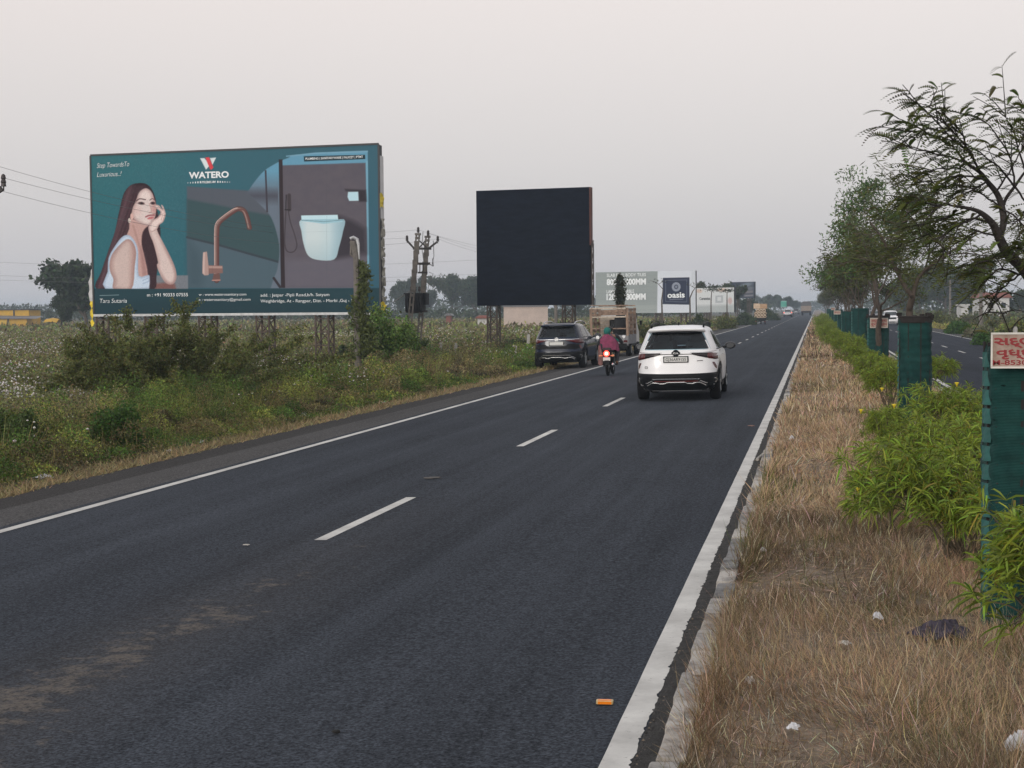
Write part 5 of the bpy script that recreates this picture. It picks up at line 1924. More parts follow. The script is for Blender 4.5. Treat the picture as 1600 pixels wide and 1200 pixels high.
keep = ['pelvis', 'hipl', 'hipr', 'kneel', 'kneer', 'anklel', 'ankler']
skin_body('trousers', {k: Jc[k] for k in keep}, [b for b in Bn if b[0] in keep and b[1] in keep], M_DARKC, PS)
for s in (-1, 1):
    lump('eye', M_GLOSSB, (-.02 + s * .032, .282, 1.35), (.011, .006, .007), rng, 6, sub=1, amp=0, parent=PS)
lump('mouth', bpy.data.materials['lips'], (-.02, .275, 1.28), (.024, .008, .007), rng, 7, sub=1, amp=0, parent=PS)
for o in (DR, PS):
    o.location = BIKE_LOC
    o.rotation_euler = (0, cbr, rad(1))
# ================================================================== poles and wires
M_CONC = mat('weathered_concrete', (0.15, 0.135, 0.12), 0.9, var=.3, scale=5, bump=.4)
M_INS = mat('brown_porcelain', (0.025, 0.018, 0.016), 0.3, var=.1)
M_IRON = mat('dark_iron', (0.045, 0.04, 0.038), 0.7, var=.3)
M_WIRE = mat('grey_wire', (0.16, 0.16, 0.165), 0.6, var=0)


def insulator(root, p, h=.2, name='insulator'):
    mb = MB()
    mb.lathe([(.015, -h * .7), (.02, -h * .3), (.07, -h * .3), (.06, 0), (.075, .02), (.05, h * .35), (.07, h * .4), (.05, h * .7), (.02, h * .8)], p, n=12)
    return mb.build(name, M_INS, root, smooth=False)


def wire(label, a, b, sag, r=0.005, group=None):
    a, b = Vector(a), Vector(b)
    mb = MB()
    mb.tube([a.lerp(b, t) - Vector((0, 0, sag * 4 * t * (1 - t))) for t in np.linspace(0, 1, 22)], r, 5)
    return tag(mb.build('overhead_wire', M_WIRE), label, 'wire', group)


# twin-pole transformer structure, leaning
HP = empty('transformer_pole', at(642, 556, 71), 0, 'leaning twin concrete pole carrying a dark transformer beside the teal billboard', 'utility pole')
o0 = Vector(HP.location)
zb = -0.40 - o0.z
foot = [at(635, 560, 70.5) - o0, at(652, 545, 72.2) - o0]
head = [at(653, 366, 70.5) - o0, at(668, 370, 72.2) - o0]
for f, h in zip(foot, head):
    mb = MB()
    # two flanges with open web, tapering
    f = Vector((f.x, f.y, zb))
    mb.tube([f + Vector((-.09, 0, 0)), h + Vector((-.07, 0, 0))], [.055, .042], 4)
    mb.tube([f + Vector((.09, 0, 0)), h + Vector((.07, 0, 0))], [.055, .042], 4)
    for t in np.linspace(.06, .97, 13):
        q = f.lerp(h, t)
        mb.box(q, (.22, .09, .12 + .5 * (t > .55) * (t < .9)))
    mb.box(h, (.26, .16, .10))
    mb.build('concrete_pole', M_CONC, HP)
L2 = lambda x, y, d=71.3: at(x, y, d) - o0
mb = MB()
mb.bar(L2(645, 388.5), L2(674, 388.5), .10); mb.bar(L2(647, 388), L2(636, 376), .09); mb.bar(L2(670, 388), L2(683, 378), .09)
mb.build('cross_arm', M_IRON, HP)
mb = MB()
mb.bar(L2(655, 376), L2(667, 387), .06); mb.bar(L2(665, 376), L2(655, 387), .06); mb.bar(L2(645, 412), L2(672, 412), .11)
mb.bar(L2(656, 413), L2(656, 425), .04); mb.bar(L2(661, 413), L2(661, 425), .04); mb.bar(L2(653, 426), L2(668, 426), .08)
mb.bar(L2(670, 412), L2(677, 416), .03); mb.bar(L2(677, 416), L2(676, 404), .03)
mb.build('cross_arm', M_IRON, HP)
for x, y in ((636, 374), (684, 375), (653.5, 361), (669, 366)):
    insulator(HP, L2(x, y), .24)
mb = MB(); c = L2(649, 473)
mb.box(c, (.82, .7, .80))
for k in range(7):
    mb.box(c + Vector((-.36 + k * .12, -.40, -.02)), (.03, .12, .62)); mb.box(c + Vector((-.36 + k * .12, .40, -.02)), (.03, .12, .62))
mb.box(c + Vector((0, 0, .43)), (.92, .8, .06)); mb.tube([c + Vector((.55, 0, -.1)), c + Vector((.55, 0, .45))], .12, 10)
mb.build('transformer_tank', mat('transformer_grey', (.022, .023, .027), .6, var=.3), HP)
for k in range(3):
    insulator(HP, c + Vector((-.2 + k * .2, 0, .60)), .22, 'bushing')
mb = MB(); mb.bar(L2(634, 487), L2(666, 486), .10); mb.build('platform', M_IRON, HP); mb = MB(); mb.bar(L2(640, 489, 72.5), L2(668, 486, 72.5), .10); mb.build('platform', M_IRON, HP)
mb = MB()
mb.tube([L2(677, 376), L2(678, 400), L2(675, 414)], .018, 5); mb.tube([L2(661, 362), L2(659, 385), L2(662, 410)], .015, 5); mb.tube([L2(670, 425), L2(677, 428), L2(671, 440), L2(668, 455)], .015, 5)
mb.build('drop_wire', M_WIRE, HP)
mb = MB(); q = Vector((foot[0].x, foot[0].y, zb)); a_, b_ = q.lerp(head[0], .04), q.lerp(head[0], .17)
mb.tube([a_ + Vector((.09, -.02, 0)), b_ + Vector((.09, -.02, 0))], .088, 4); mb.build('painted_band', mat('orange_paint', (.42, .20, .02), .7, var=.3), HP)
# stay wire of the structure
mb = MB(); mb.tube([at(653, 446, 72), at(615, 472, 78)], .03, 6); tag(mb.build('stay_rod', M_STEELG), 'slanting grey stay rod behind the transformer pole', 'stay rod')

# the pole with climbing plants in front of the teal board
LP = empty('wooden_pole', at(560, 580, 50), 0, 'old bent-topped pole wrapped in climbing plants in front of the teal billboard', 'utility pole')
o1 = Vector(LP.location)
P1 = lambda x, y, d=50.0: at(x, y, d) - o1
mb = MB(); mb.tube([Vector((0, 0, -.5 - o1.z)), P1(558, 480), P1(557, 420), P1(556, 400), P1(551, 377)], [.13, .12, .105, .10, .11], 8)
mb.tube([P1(556, 404), P1(548, 398), P1(549, 376)], .04, 6)
mb.build('post', M_CONC, LP)
mb = MB(); mb.tube([P1(547, 373), P1(552, 371), P1(558, 374), P1(560, 383), P1(561, 405)], [.05, .06, .06, .05, .03], 8); mb.tube([P1(559, 400), P1(560, 420), P1(562, 447)], .025, 6)
mb.build('conduit', M_ALU, LP)
r2 = np.random.default_rng(21)
n = 2400
tt = r2.random(n) ** 1.3
cx, cy = 563 + r2.normal(0, 1, n) * (2.6 + 10 * (1 - tt)) + 5 * np.sin(tt * 9), 560 - tt * 150
Cc = np.array([P1(x + 6 * (1 - t_), y, 50 + d) for x, y, t_, d in zip(cx, cy, tt, r2.normal(0, .25, n))])
Vl, Fl = leaf_quads(Cc, .13 + .06 * r2.random(n), .07, r2, up=0.0)
g_ = .65 + .7 * r2.random(n)
cc = np.array([[.085, .105, .030]]) * g_[:, None]
npmesh('creeper_leaves', Vl, Fl, vmat('leaf', .6, .25), LP, np.repeat(cc, 4, 0))

# pole just outside the frame on the left: only one arm and insulator reach in
EP = empty('utility_pole', (0, 0, 0), 0, 'utility pole at the left edge with a dark pin insulator on the arm tip', 'utility pole')
e0 = at(-22, 600, 40.0); e0.z = -.4
mb = MB(); mb.tube([e0, at(-22, 262, 40)], [.15, .10], 8); mb.build('concrete_pole', M_CONC, EP)
mb = MB(); mb.bar(at(-24, 312, 40), at(3, 294, 40), .14); mb.bar(at(-24, 312, 40), at(-50, 294, 40), .14); mb.build('cross_arm', M_IRON, EP)
for x, y in ((5.5, 286), (-50, 286), (-22, 258)):
    insulator(EP, at(x, y, 40), .30)
wire('overhead wire from the left edge to the transformer pole, the upper of three', at(-22, 254, 40), at(653.5, 359, 71.3), .75, group='wires across the teal billboard')
wire('overhead wire from the left edge to the transformer pole, the middle of three', at(5.5, 278, 40), at(636, 372, 71.3), .55, group='wires across the teal billboard')
wire('overhead wire from the left edge to the transformer pole, the lowest of three', at(-50, 284, 40), at(684, 373, 71.3), .9, group='wires across the teal billboard')
far_pole = at(868, 400, 118)
wire('wire from the transformer pole to behind the black billboard, the upper of three', at(653.5, 359, 71.3), far_pole + Vector((0, 0, .5)), .5, group='wires behind the black billboard')
wire('wire from the transformer pole to behind the black billboard, the middle of three', at(669, 364, 71.3), far_pole + Vector((-.3, 0, .1)), .5, group='wires behind the black billboard')
wire('wire from the transformer pole to behind the black billboard, the lowest of three', at(684, 373, 71.3), far_pole + Vector((.4, 0, 0)), .6, group='wires behind the black billboard')
wire('far overhead wire low in the sky at the left, the upper one', at(-150, 402, 150), at(900, 396, 160), 1.2, .010, 'far wires at the left')
wire('far overhead wire low in the sky at the left, the lower one', at(-150, 424, 150), at(900, 420, 160), 1.0, .010, 'far wires at the left')
wire('far overhead wire low in the sky at the left, close under the lower one', at(-150, 431, 150), at(900, 426, 160), 1.0, .010, 'far wires at the left')
UP = empty('utility_pole', (far_pole.x, far_pole.y, -.4), 0, 'utility pole standing behind the black billboard', 'utility pole')
mb = MB(); mb.tube([(0, 0, 0), (0, 0, far_pole.z + 1.2)], [.15, .09], 8); mb.build('concrete_pole', M_CONC, UP)
mb = MB(); mb.bar((-.8, 0, far_pole.z + .3), (.8, 0, far_pole.z + .3), .09); mb.build('cross_arm', M_IRON, UP)

# poles beyond the far carriageway
for (px, ptop, pbase, d, lb) in ((1532.5, 424, 494, 118, 'concrete utility pole with a cross arm near the red-roofed house, right side'), (1484.5, 436, 474, 190, 'distant utility pole against the dark trees at right')):
    b = at(px, pbase, d); t_ = at(px, ptop, d)
    r = empty('utility_pole', (b.x, b.y, -.22), 0, lb, 'utility pole')
    H_ = t_.z + .22
    mb = MB(); mb.tube([(0, 0, 0), (0, 0, H_)], [.16, .11], 6); mb.build('concrete_pole', M_CONC, r)
    mb = MB(); mb.bar((-.9, 0, H_ - .5), (.9, 0, H_ - .5), .09); mb.bar((-.6, 0, H_ - 1.1), (.6, 0, H_ - 1.1), .08); mb.build('cross_arm', M_IRON, r)
    for x in (-.8, .8):
        insulator(r, (x, 0, H_ - .35), .2)

# green direction sign far up the road
SG = empty('road_sign', (0, 0, 0), 0, 'square green road sign on two posts far up the left verge', 'sign')
c = at(1227.5, 475, 455); c.x = min(c.x, -9.6)
mb = MB(); mb.box((c.x, c.y, c.z), (1.75, .06, 1.9)); mb.build('sign_plate', mat('sign_green', (.012, .27, .19), .5, var=.05), SG)
mb = MB(); mb.box((c.x, c.y - .04, c.z + .88), (1.7, .02, .05)); mb.box((c.x, c.y - .04, c.z - .88), (1.7, .02, .05)); mb.build('sign_border', M_WHITE_INK, SG)
for s in (-.6, .6):
    mb = MB(); mb.bar((c.x + s, c.y + .06, -.3), (c.x + s, c.y + .06, c.z + .9), .09); mb.build('post', M_STEELG, SG)
# ================================================================== trees, guards, shrubs, field
M_LEAF = vmat('leaf', .6, .35, spec=.07)
M_BARK = mat('grey_brown_bark', (0.085, 0.068, 0.055), 0.95, var=.35, scale=12, bump=.8, bscale=30, stretch=(1, 1, .3))
M_STRAW = vmat('dry_grass', .85, .30, spec=.03)


def shade(base, n, rng_, lo=.6, hi=1.4, hue=.12):
    g_ = lo + (hi - lo) * rng_.random((n, 1))
    h = 1 + hue * rng_.normal(size=(n, 3))
    return np.clip(np.array([base]) * g_ * h, .002, .9)


def grow(rng_, p, d, L, r, depth, segs, tips, spread=.7, up=.15, kids=(2, 3), shrink=.72, wob=.22, minr=.006):
    """recursive limb: appends (points, radii) to segs and outer points to tips"""
    p = np.array(p, float); d = np.array(d, float); d /= np.linalg.norm(d)
    n = 5
    pts, rr = [p.copy()], [r]
    for i in range(n):
        d = d + rng_.normal(size=3) * wob * .5 + np.array([0, 0, up * .25])
        d /= np.linalg.norm(d)
        p = p + d * L / n
        pts.append(p.copy()); rr.append(max(minr, r * (1 - .38 * (i + 1) / n)))
        if depth <= 1:
            tips.append(p.copy())
    segs.append((pts, rr))
    if depth == 0:
        return
    for k in range(rng_.integers(kids[0], kids[1] + 1)):
        i = n if k == 0 else rng_.integers(2, n + 1)
        a = rng_.normal(size=3); a -= a @ d * d; a /= np.linalg.norm(a) + 1e-9
        sp = spread * (.5 if k == 0 else 1) * (.7 + .6 * rng_.random())
        nd = d * math.cos(sp) + a * math.sin(sp)
        grow(rng_, pts[i], nd, L * shrink * (.8 + .4 * rng_.random()), rr[i] * .72, depth - 1, segs, tips, spread, up, kids, shrink, wob, minr)


def tubes(segs, n=6, maxn=None):
    mb = MB()
    for pts, rr in segs:
        k = n if rr[0] > .03 else (4 if rr[0] > .012 else 3)
        mb.tube(pts, list(rr), k, cap=False)
    return mb


def tree(name, label, base, H, seed, leafc, cat='tree', group=None, depth=4, trunk=.22, r=.09, spread=.6, up=.2, leaf=(.09, .04), nleaf=12, sig=.16, lean=(0, 0), sc_=None, shrink=.74, lo=.55, hi=1.5, wob=.22, kids=(2, 3), bark=None, ncl=0):
    rng_ = np.random.default_rng(seed)
    segs, tips = [], []
    L0 = H * trunk
    grow(rng_, (0, 0, -.05), (lean[0], lean[1], 1), L0, r, depth, segs, tips, spread, up, kids, shrink, wob)
    top = max(t_[2] for t_ in tips)
    k = H / top
    segs = [([q * k for q in pts], rr) for pts, rr in segs]
    tips = np.array(tips) * k
    root = empty(name, base, 0, label, cat, group)
    tubes(segs).build('trunk', bark or M_BARK, root, smooth=True)
    if ncl:
        tips = tips[rng_.permutation(len(tips))[:ncl]]
        nleaf = nleaf * 8
        sig = sig * np.repeat(rng_.uniform(.8, 1.8, (len(tips), 1)), nleaf, 0) * np.array([[1.2, 1.2, .7]])
    C_ = np.repeat(tips, nleaf, 0) + np.clip(rng_.normal(size=(len(tips) * nleaf, 3)), -1.7, 1.7) * sig
    C_ = C_[rng_.random(len(C_)) < (.45 + .9 * vnoise(C_[:, 0] * 1.7 + 9, C_[:, 2] * 1.7 + C_[:, 1] * 1.3, seed))]
    C_ = C_[C_[:, 2] > H * .12]
    n = len(C_)
    V, F = leaf_quads(C_, leaf[0] * (.7 + .6 * rng_.random(n)), leaf[1] * (.8 + .4 * rng_.random(n)), rng_, up=-.1)
    npmesh('crown', V, F, M_LEAF, root, np.repeat(shade(leafc, n, rng_, lo, hi), 4, 0))
    return root


# ---- net tree guards on the median
def net_material():
    m = bpy.data.materials.new('green_shade_net')
    m.use_nodes = True
    t = m.node_tree
    p = t.nodes['Principled BSDF']
    p.inputs['Roughness'].default_value = .55
    p.inputs['Specular IOR Level'].default_value = .08
    tc = t.nodes.new('ShaderNodeTexCoord')
    n1 = t.nodes.new('ShaderNodeTexNoise'); n1.inputs['Scale'].default_value = 3.2; n1.inputs['Detail'].default_value = 7; n1.inputs['Roughness'].default_value = .7
    t.links.new(tc.outputs['Object'], n1.inputs['Vector'])
    r = t.nodes.new('ShaderNodeValToRGB')
    r.color_ramp.elements[0].position, r.color_ramp.elements[1].position = .30, .72
    r.color_ramp.elements[0].color = (.005, .026, .026, 1); r.color_ramp.elements[1].color = (.022, .088, .079, 1)
    t.links.new(n1.outputs['Fac'], r.inputs[0])
    wv = t.nodes.new('ShaderNodeTexWave'); wv.wave_type = 'BANDS'; wv.bands_direction = 'Z'
    wv.inputs['Scale'].default_value = 38; wv.inputs['Distortion'].default_value = 1.5; wv.inputs['Detail'].default_value = 2
    t.links.new(tc.outputs['Object'], wv.inputs['Vector'])
    mx = t.nodes.new('ShaderNodeMix'); mx.data_type = 'RGBA'; mx.blend_type = 'MULTIPLY'; mx.inputs[0].default_value = .22
    t.links.new(r.outputs[0], mx.inputs[6]); t.links.new(wv.outputs['Color'], mx.inputs[7])
    # torn and grimy spots
    v = t.nodes.new('ShaderNodeTexNoise'); v.inputs['Scale'].default_value = 11; v.inputs['Detail'].default_value = 3
    mp = t.nodes.new('ShaderNodeMapping'); mp.inputs['Scale'].default_value = (1, 1, 2.2)
    t.links.new(tc.outputs['Object'], mp.inputs[0]); t.links.new(mp.outputs[0], v.inputs['Vector'])
    r2_ = t.nodes.new('ShaderNodeValToRGB'); r2_.color_ramp.elements[0].position, r2_.color_ramp.elements[1].position = .68, .74
    r2_.color_ramp.elements[0].color = (1, 1, 1, 1); r2_.color_ramp.elements[1].color = (.12, .14, .14, 1)
    t.links.new(v.outputs['Fac'], r2_.inputs[0])
    m2 = t.nodes.new('ShaderNodeMix'); m2.data_type = 'RGBA'; m2.blend_type = 'MULTIPLY'; m2.inputs[0].default_value = 1
    t.links.new(mx.outputs[2], m2.inputs[6]); t.links.new(r2_.outputs[0], m2.inputs[7])
    t.links.new(m2.outputs[2], p.inputs['Base Color'])
    bp = t.nodes.new('ShaderNodeBump'); bp.inputs['Strength'].default_value = .4; bp.inputs['Distance'].default_value = .01
    t.links.new(wv.outputs['Fac'], bp.inputs['Height']); t.links.new(bp.outputs[0], p.inputs['Normal'])
    return m


M_NET = net_material()
M_NETTRIM = mat('net_fold', (.020, .105, .095), .6, var=.25, scale=10)
M_RIMRUST = mat('rusted_hoop', (.014, .011, .010), .85, var=.4, scale=14)


def guard(label, x, y, r, h, seed, rim=.0, square=False):
    rng_ = np.random.default_rng(seed)
    root = empty('tree_guard', (x, y, median_z(x) - .03), rng_.uniform(-.2, .2) if not square else 0, label, 'tree guard', 'net tree guards along the median')
    step = .105
    rows = int(h / step)
    n = 44
    P = []
    for i in range(rows * 4 + 1):
        z = i / (rows * 4) * h
        ph = (i % 4) / 4
        bul = .012 * math.sin(math.pi * ph) - .004
        row = []
        for a in np.linspace(0, 2 * math.pi, n + 1):
            if square:
                q = 6
                ca, sa = math.cos(a), math.sin(a)
                rr = r * (abs(ca) ** q + abs(sa) ** q) ** (-1 / q)
            else:
                rr = r
            rr += bul + .010 * math.sin(3 * a + z * 2.3 + seed) * z / h + .006 * math.sin(7 * a + z * 9)
            row.append((rr * math.cos(a), rr * math.sin(a), z))
        P.append(row)
    mb = MB(); mb.grid(P)
    mb.build('netting', M_NET, root, smooth=True)
    mb = MB()
    for i in range(rows + 1):
        z = i * step
        pts = []
        for a in np.linspace(0, 2 * math.pi, 33):
            ca, sa = math.cos(a), math.sin(a)
            rr = r * ((abs(ca) ** 6 + abs(sa) ** 6) ** (-1 / 6) if square else 1)
            rr += .010 * math.sin(3 * a + z * 2.3 + seed) * z / h + .006 * math.sin(7 * a + z * 9)
            pts.append(((rr - .006) * ca, (rr - .006) * sa, z))
        mb.tube(pts, .006, 5, False)
    for a in np.arange(8) * math.pi / 4 + .4:
        ca, sa = math.cos(a), math.sin(a)
        rr = r * ((abs(ca) ** 6 + abs(sa) ** 6) ** (-1 / 6) if square else 1)
        mb.bar((rr * ca, rr * sa, -.1), (rr * ca, rr * sa, h + .02), .014)
    mb.build('wire_cage', M_RIMRUST, root)
    # the seam where the net overlaps, gathered at every hoop on the road side
    mb = MB()
    a0 = math.radians(196 if not square else 205)
    for i in range(rows):
        z = i * step
        ca, sa = math.cos(a0), math.sin(a0)
        rr = r * ((abs(ca) ** 6 + abs(sa) ** 6) ** (-1 / 6) if square else 1) + .016
        mb.grid([[((rr + o_ * (1 - t_)) * math.cos(a0 + b_), (rr + o_ * (1 - t_)) * math.sin(a0 + b_), z + step * (.12 + .80 * t_)) for b_, o_ in ((-.16, 0), (0, .016), (.16, .004))] for t_ in (0, .5, 1)])
    mb.build('net_seam', M_NETTRIM, root)
    if rim:
        mb = MB()
        mb.lathe([(r + .012, h - rim), (r + .018, h - rim + .01), (r + .014, h), (r + .022, h + .012), (r + .018, h + .03), (r - .02, h + .03), (r - .02, h - rim)], (0, 0, 0), n=32, cap=False)
        for k in range(9):
            a = rng_.uniform(0, 6.28)
            mb.box(((r + .005) * math.cos(a), (r + .005) * math.sin(a), h + rng_.uniform(-.02, .06)), (.06, .05, .05), Matrix.Rotation(rng_.uniform(0, 3), 3, 'Z'))
        mb.build('top_rim', M_RIMRUST, root)
    return root


G = [  # x, y, radius, height, label
    (1.22, 8.90, .27, 1.60, 'tall green net tree guard at the right edge, carrying a red-lettered board', .0, True),
    (1.40, 22.4, .225, 1.66, 'green net tree guard with a dark rusted rim, below the forked tree', .07, False),
    (1.70, 43.3, .29, 1.56, 'green net tree guard under a small red and white notice', .05, False),
    (1.56, 55.6, .31, 1.78, 'wide green net tree guard, left of the one with the small notice', .0, False),
    (1.33, 67.0, .24, 1.62, 'narrow green net tree guard, just left of the wide one', .0, False),
    (1.42, 84.0, .27, 1.60, 'distant green net tree guard behind the pinkish notice', .0, False),
    (1.40, 99.0, .27, 1.65, 'seventh green net tree guard counting from the camera', .0, False),
    (1.40, 116., .27, 1.65, 'eighth green net tree guard counting from the camera', .0, False),
    (1.40, 137., .27, 1.65, 'ninth green net tree guard counting from the camera', .0, False),
    (1.40, 163., .27, 1.65, 'tenth and farthest green net tree guard counting from the camera', .0, False)]
for k, (x, y, r, h, lb, rim, sq) in enumerate(G):
    guard(lb, x, y, r, h, 11 + k, rim, sq)

# notices on the guards
M_BOARDW = mat('stained_white_board', (.47, .38, .33), .8, var=0, col2=(.24, .165, .125), scale=9, spec=.05)
M_REDINK = mat('red_lettering', (.24, .016, .020), .6, var=.25, scale=30)
M_EDGE = mat('board_edge', (.62, .60, .55), .7, var=.15)


def notice(label, c, w_, h, lines, yaw=0):
    r = empty('notice_board', c, yaw, label, 'notice')
    mb = MB(); mb.box((0, 0, 0), (w_, .012, h)); mb.build('board', M_BOARDW, r, bevel=.003)
    mb = MB()
    for s in (-1, 1):
        mb.box((0, -.008, s * (h / 2 - .004)), (w_, .006, .010)); mb.box((s * (w_ / 2 - .004), -.008, 0), (.009, .006, h - .02))
    mb.build('edge', M_EDGE, r)
    for s, x, z, cap, wd, off in lines:
        o = text_mesh(s, cap / .70, M_REDINK, 'lettering', r, offset=off, width=wd)
        o.matrix_local = frame_matrix((x, -.0085, z), (1, 0, 0), (0, 0, 1))
    return r


c1 = at(1548, 547, 8.17)
notice('dirty white board with large red regional lettering and a phone number', (c1.x + .20, 8.52, c1.z - .002), .40, .192,
       [('\u0ab8\u0aa6\u0acd\u0aad\u0abe', -.185, .030, .042, .25, .030), ('\u0ab5\u0ac3\u0aa7\u0acd\u0aa7\u0abe', -.172, -.032, .040, .225, .030), ('M-85301', -.192, -.078, .026, .20, .022)])
c2 = at(1371, 504, 42.7)
notice('small white notice with dense red lettering on the third guard', (c2.x, 42.9, c2.z), .48, .27,
       [('\u0ab8\u0aa6\u0acd\u0aad\u0abe\u0ab5\u0aa8\u0abe', -.21, .03, .07, .42, .02), ('\u0ab5\u0ac3\u0aa7\u0acd\u0aa7\u0abe\u0ab6\u0acd\u0ab0\u0aae', -.21, -.065, .07, .42, .02)])
c3 = at(1307.5, 488, 83)
notice('faded pinkish notice on a distant guard', (c3.x, 83.6, c3.z), .36, .20, [('\u0ab8\u0aa6\u0acd\u0aad\u0abe\u0ab5\u0aa8\u0abe', -.15, -.02, .05, .30, .02)])
c4 = at(1301.5, 482.5, 97)
notice('tiny pale notice on the guard beyond the pinkish notice', (c4.x, 98.6, c4.z), .26, .16, [('\u0ab5\u0ac3', -.08, -.03, .05, .14, .02)])

# ---- the feathery tree growing out of the nearest guard (its limbs reach in from the right)
FT = empty('acacia_tree', (1.25, 8.9, median_z(1.2)), 0, 'near dark feathery acacia tree reaching in from the right edge over the median', 'tree')
fo = Vector(FT.location)
twigs = []


def fp(L, d0, d1):
    n = len(L)
    return [np.array(at(x, y, d0 + (d1 - d0) * i / max(1, n - 1)) - fo) for i, (x, y) in enumerate(L)]


limbs = [([(1630, 640), (1632, 540), (1622, 460), (1600, 421), (1574, 396), (1559, 366), (1551, 350), (1536, 335), (1520, 327), (1486, 321)], 8.9, 8.5, .050, .006),
         ([(1561, 372), (1568, 349), (1566, 326), (1558, 303), (1543, 284), (1531, 269), (1508, 253), (1493, 232)], 8.72, 8.9, .028, .006),
         ([(1564, 330), (1572, 310), (1585, 292), (1602, 268), (1622, 246)], 8.8, 9.0, .016, .006),
         ([(1600, 421), (1625, 400), (1650, 360), (1664, 320), (1668, 280)], 8.8, 9.1, .030, .010)]
tw = [[(1531, 269), (1505, 238), (1478, 211), (1455, 184), (1432, 157), (1412, 134)], [(1493, 232), (1460, 214), (1428, 197), (1398, 181)],
      [(1508, 253), (1470, 243), (1432, 236), (1402, 236)], [(1486, 321), (1455, 318), (1428, 312), (1404, 318)], [(1543, 284), (1500, 275), (1456, 280), (1416, 290)],
      [(1520, 327), (1480, 340), (1440, 348), (1402, 352)], [(1536, 335), (1500, 352), (1462, 372), (1440, 382)], [(1566, 326), (1535, 305), (1496, 296), (1450, 300)],
      [(1559, 366), (1530, 362), (1498, 378), (1476, 392)], [(1585, 292), (1560, 262), (1532, 240), (1498, 222)], [(1585, 292), (1578, 255), (1560, 220), (1536, 196), (1500, 186)],
      [(1602, 268), (1590, 230), (1574, 196), (1560, 168)], [(1531, 269), (1520, 235), (1500, 205), (1476, 172), (1450, 158)], [(1622, 246), (1606, 214), (1598, 180), (1586, 152)],
      [(1574, 396), (1548, 398), (1520, 412), (1506, 426)], [(1600, 421), (1580, 436), (1562, 452), (1548, 470)], [(1585, 292), (1600, 320), (1592, 350), (1604, 380)],
      [(1551, 350), (1520, 344), (1486, 352), (1452, 360)], [(1566, 326), (1590, 340), (1610, 366), (1600, 396)], [(1558, 303), (1580, 275), (1600, 236), (1604, 200)],
      [(1508, 253), (1492, 262), (1462, 262), (1428, 268)], [(1543, 284), (1520, 290), (1484, 306), (1440, 330)], [(1590, 430), (1560, 424), (1540, 440), (1528, 456)],
      [(1478, 211), (1450, 206), (1425, 214), (1400, 212)], [(1505, 238), (1500, 212), (1484, 188), (1470, 168)], [(1574, 396), (1590, 390), (1604, 400), (1612, 420)]]
fr = np.random.default_rng(31)
segs = []
for L, d0, d1, r0, r1 in limbs:
    pts = spline(np.array(fp(L, d0, d1)), 4, False)
    segs.append(([q for q in pts], list(np.linspace(r0, r1, len(pts)))))
for L in tw:
    d0 = 8.7 + fr.uniform(-.15, .15); d1 = d0 + fr.uniform(-.55, .45)
    pts = spline(np.array(fp(L, 8.75, d1)), 5, False)
    pts = pts + np.cumsum(fr.normal(size=pts.shape) * .004, 0)
    segs.append(([q for q in pts], list(np.linspace(.008, .0022, len(pts)))))
    twigs.append(pts)
    for k in range(5):
        i = fr.integers(3, len(pts) - 2)
        d = pts[i + 1] - pts[i]; d /= np.linalg.norm(d)
        a = fr.normal(size=3) * np.array([1, 1, .8]); a[2] += .12
        nd = d + a * .55; nd /= np.linalg.norm(nd)
        ln = fr.uniform(.12, .32)
        q = np.array([pts[i] + nd * ln * t_ + np.array([0, 0, .03]) * t_ * (1 - t_) for t_ in np.linspace(0, 1, 7)])
        segs.append(([p_ for p_ in q], list(np.linspace(.0045, .0018, len(q)))))
        twigs.append(q)
tubes(segs, 9).build('trunk', mat('dark_bark', (.030, .025, .023), .95, var=.4, scale=16, bump=.8), FT, smooth=True)
# pinnate leaves: a curved midrib with two comb rows of leaflets
LV, LF, LC = [], [], []
cnt = 0
for pts in twigs:
    for i in range(len(pts) - 1):
        for k in range(2):
            if fr.random() < .60:
                continue
            p = pts[i] + (pts[i + 1] - pts[i]) * fr.random()
            d = pts[i + 1] - pts[i]; d /= np.linalg.norm(d) + 1e-9
            a = np.array([-.55, fr.normal() * .5, -.12 + fr.normal() * .28]) * (1 if fr.random() < .72 else -1) + d * .35
            a /= np.linalg.norm(a)
            L = fr.uniform(.075, .155)
            side = np.cross(a, np.array([0, 0, 1])) + fr.normal(size=3) * .25
            side /= np.linalg.norm(side)
            nl = 9
            ts = (np.arange(nl) + .6) / nl
            mid = p + a * (ts[:, None] * L) + np.array([0, 0, -.30 * L]) * (ts[:, None] ** 2)
            lw = .0165 * np.sin(np.pi * np.clip(ts * .85 + .12, 0, 1)) + .004
            col = shade((.060, .075, .020), 1, fr, .5, 1.8)[0]
            if fr.random() < .16:
                col = shade((.11, .135, .03), 1, fr, .8, 1.3)[0]
            for s in (-1, 1):
                dr = side * s * .72 + a * .55 + np.array([0, 0, .28])
                w2 = a * .0064
                Q = np.stack([mid - w2, mid + dr * lw[:, None] - w2 * .6, mid + dr * lw[:, None] + w2 * .6, mid + w2], 1).reshape(-1, 3)
                LV.append(Q); LF.append(np.arange(len(Q)).reshape(-1, 4) + cnt); cnt += len(Q)
                LC.append(np.tile(col, (len(Q), 1)))
npmesh('crown', np.concatenate(LV), np.concatenate(LF), M_LEAF, FT, np.concatenate(LC))
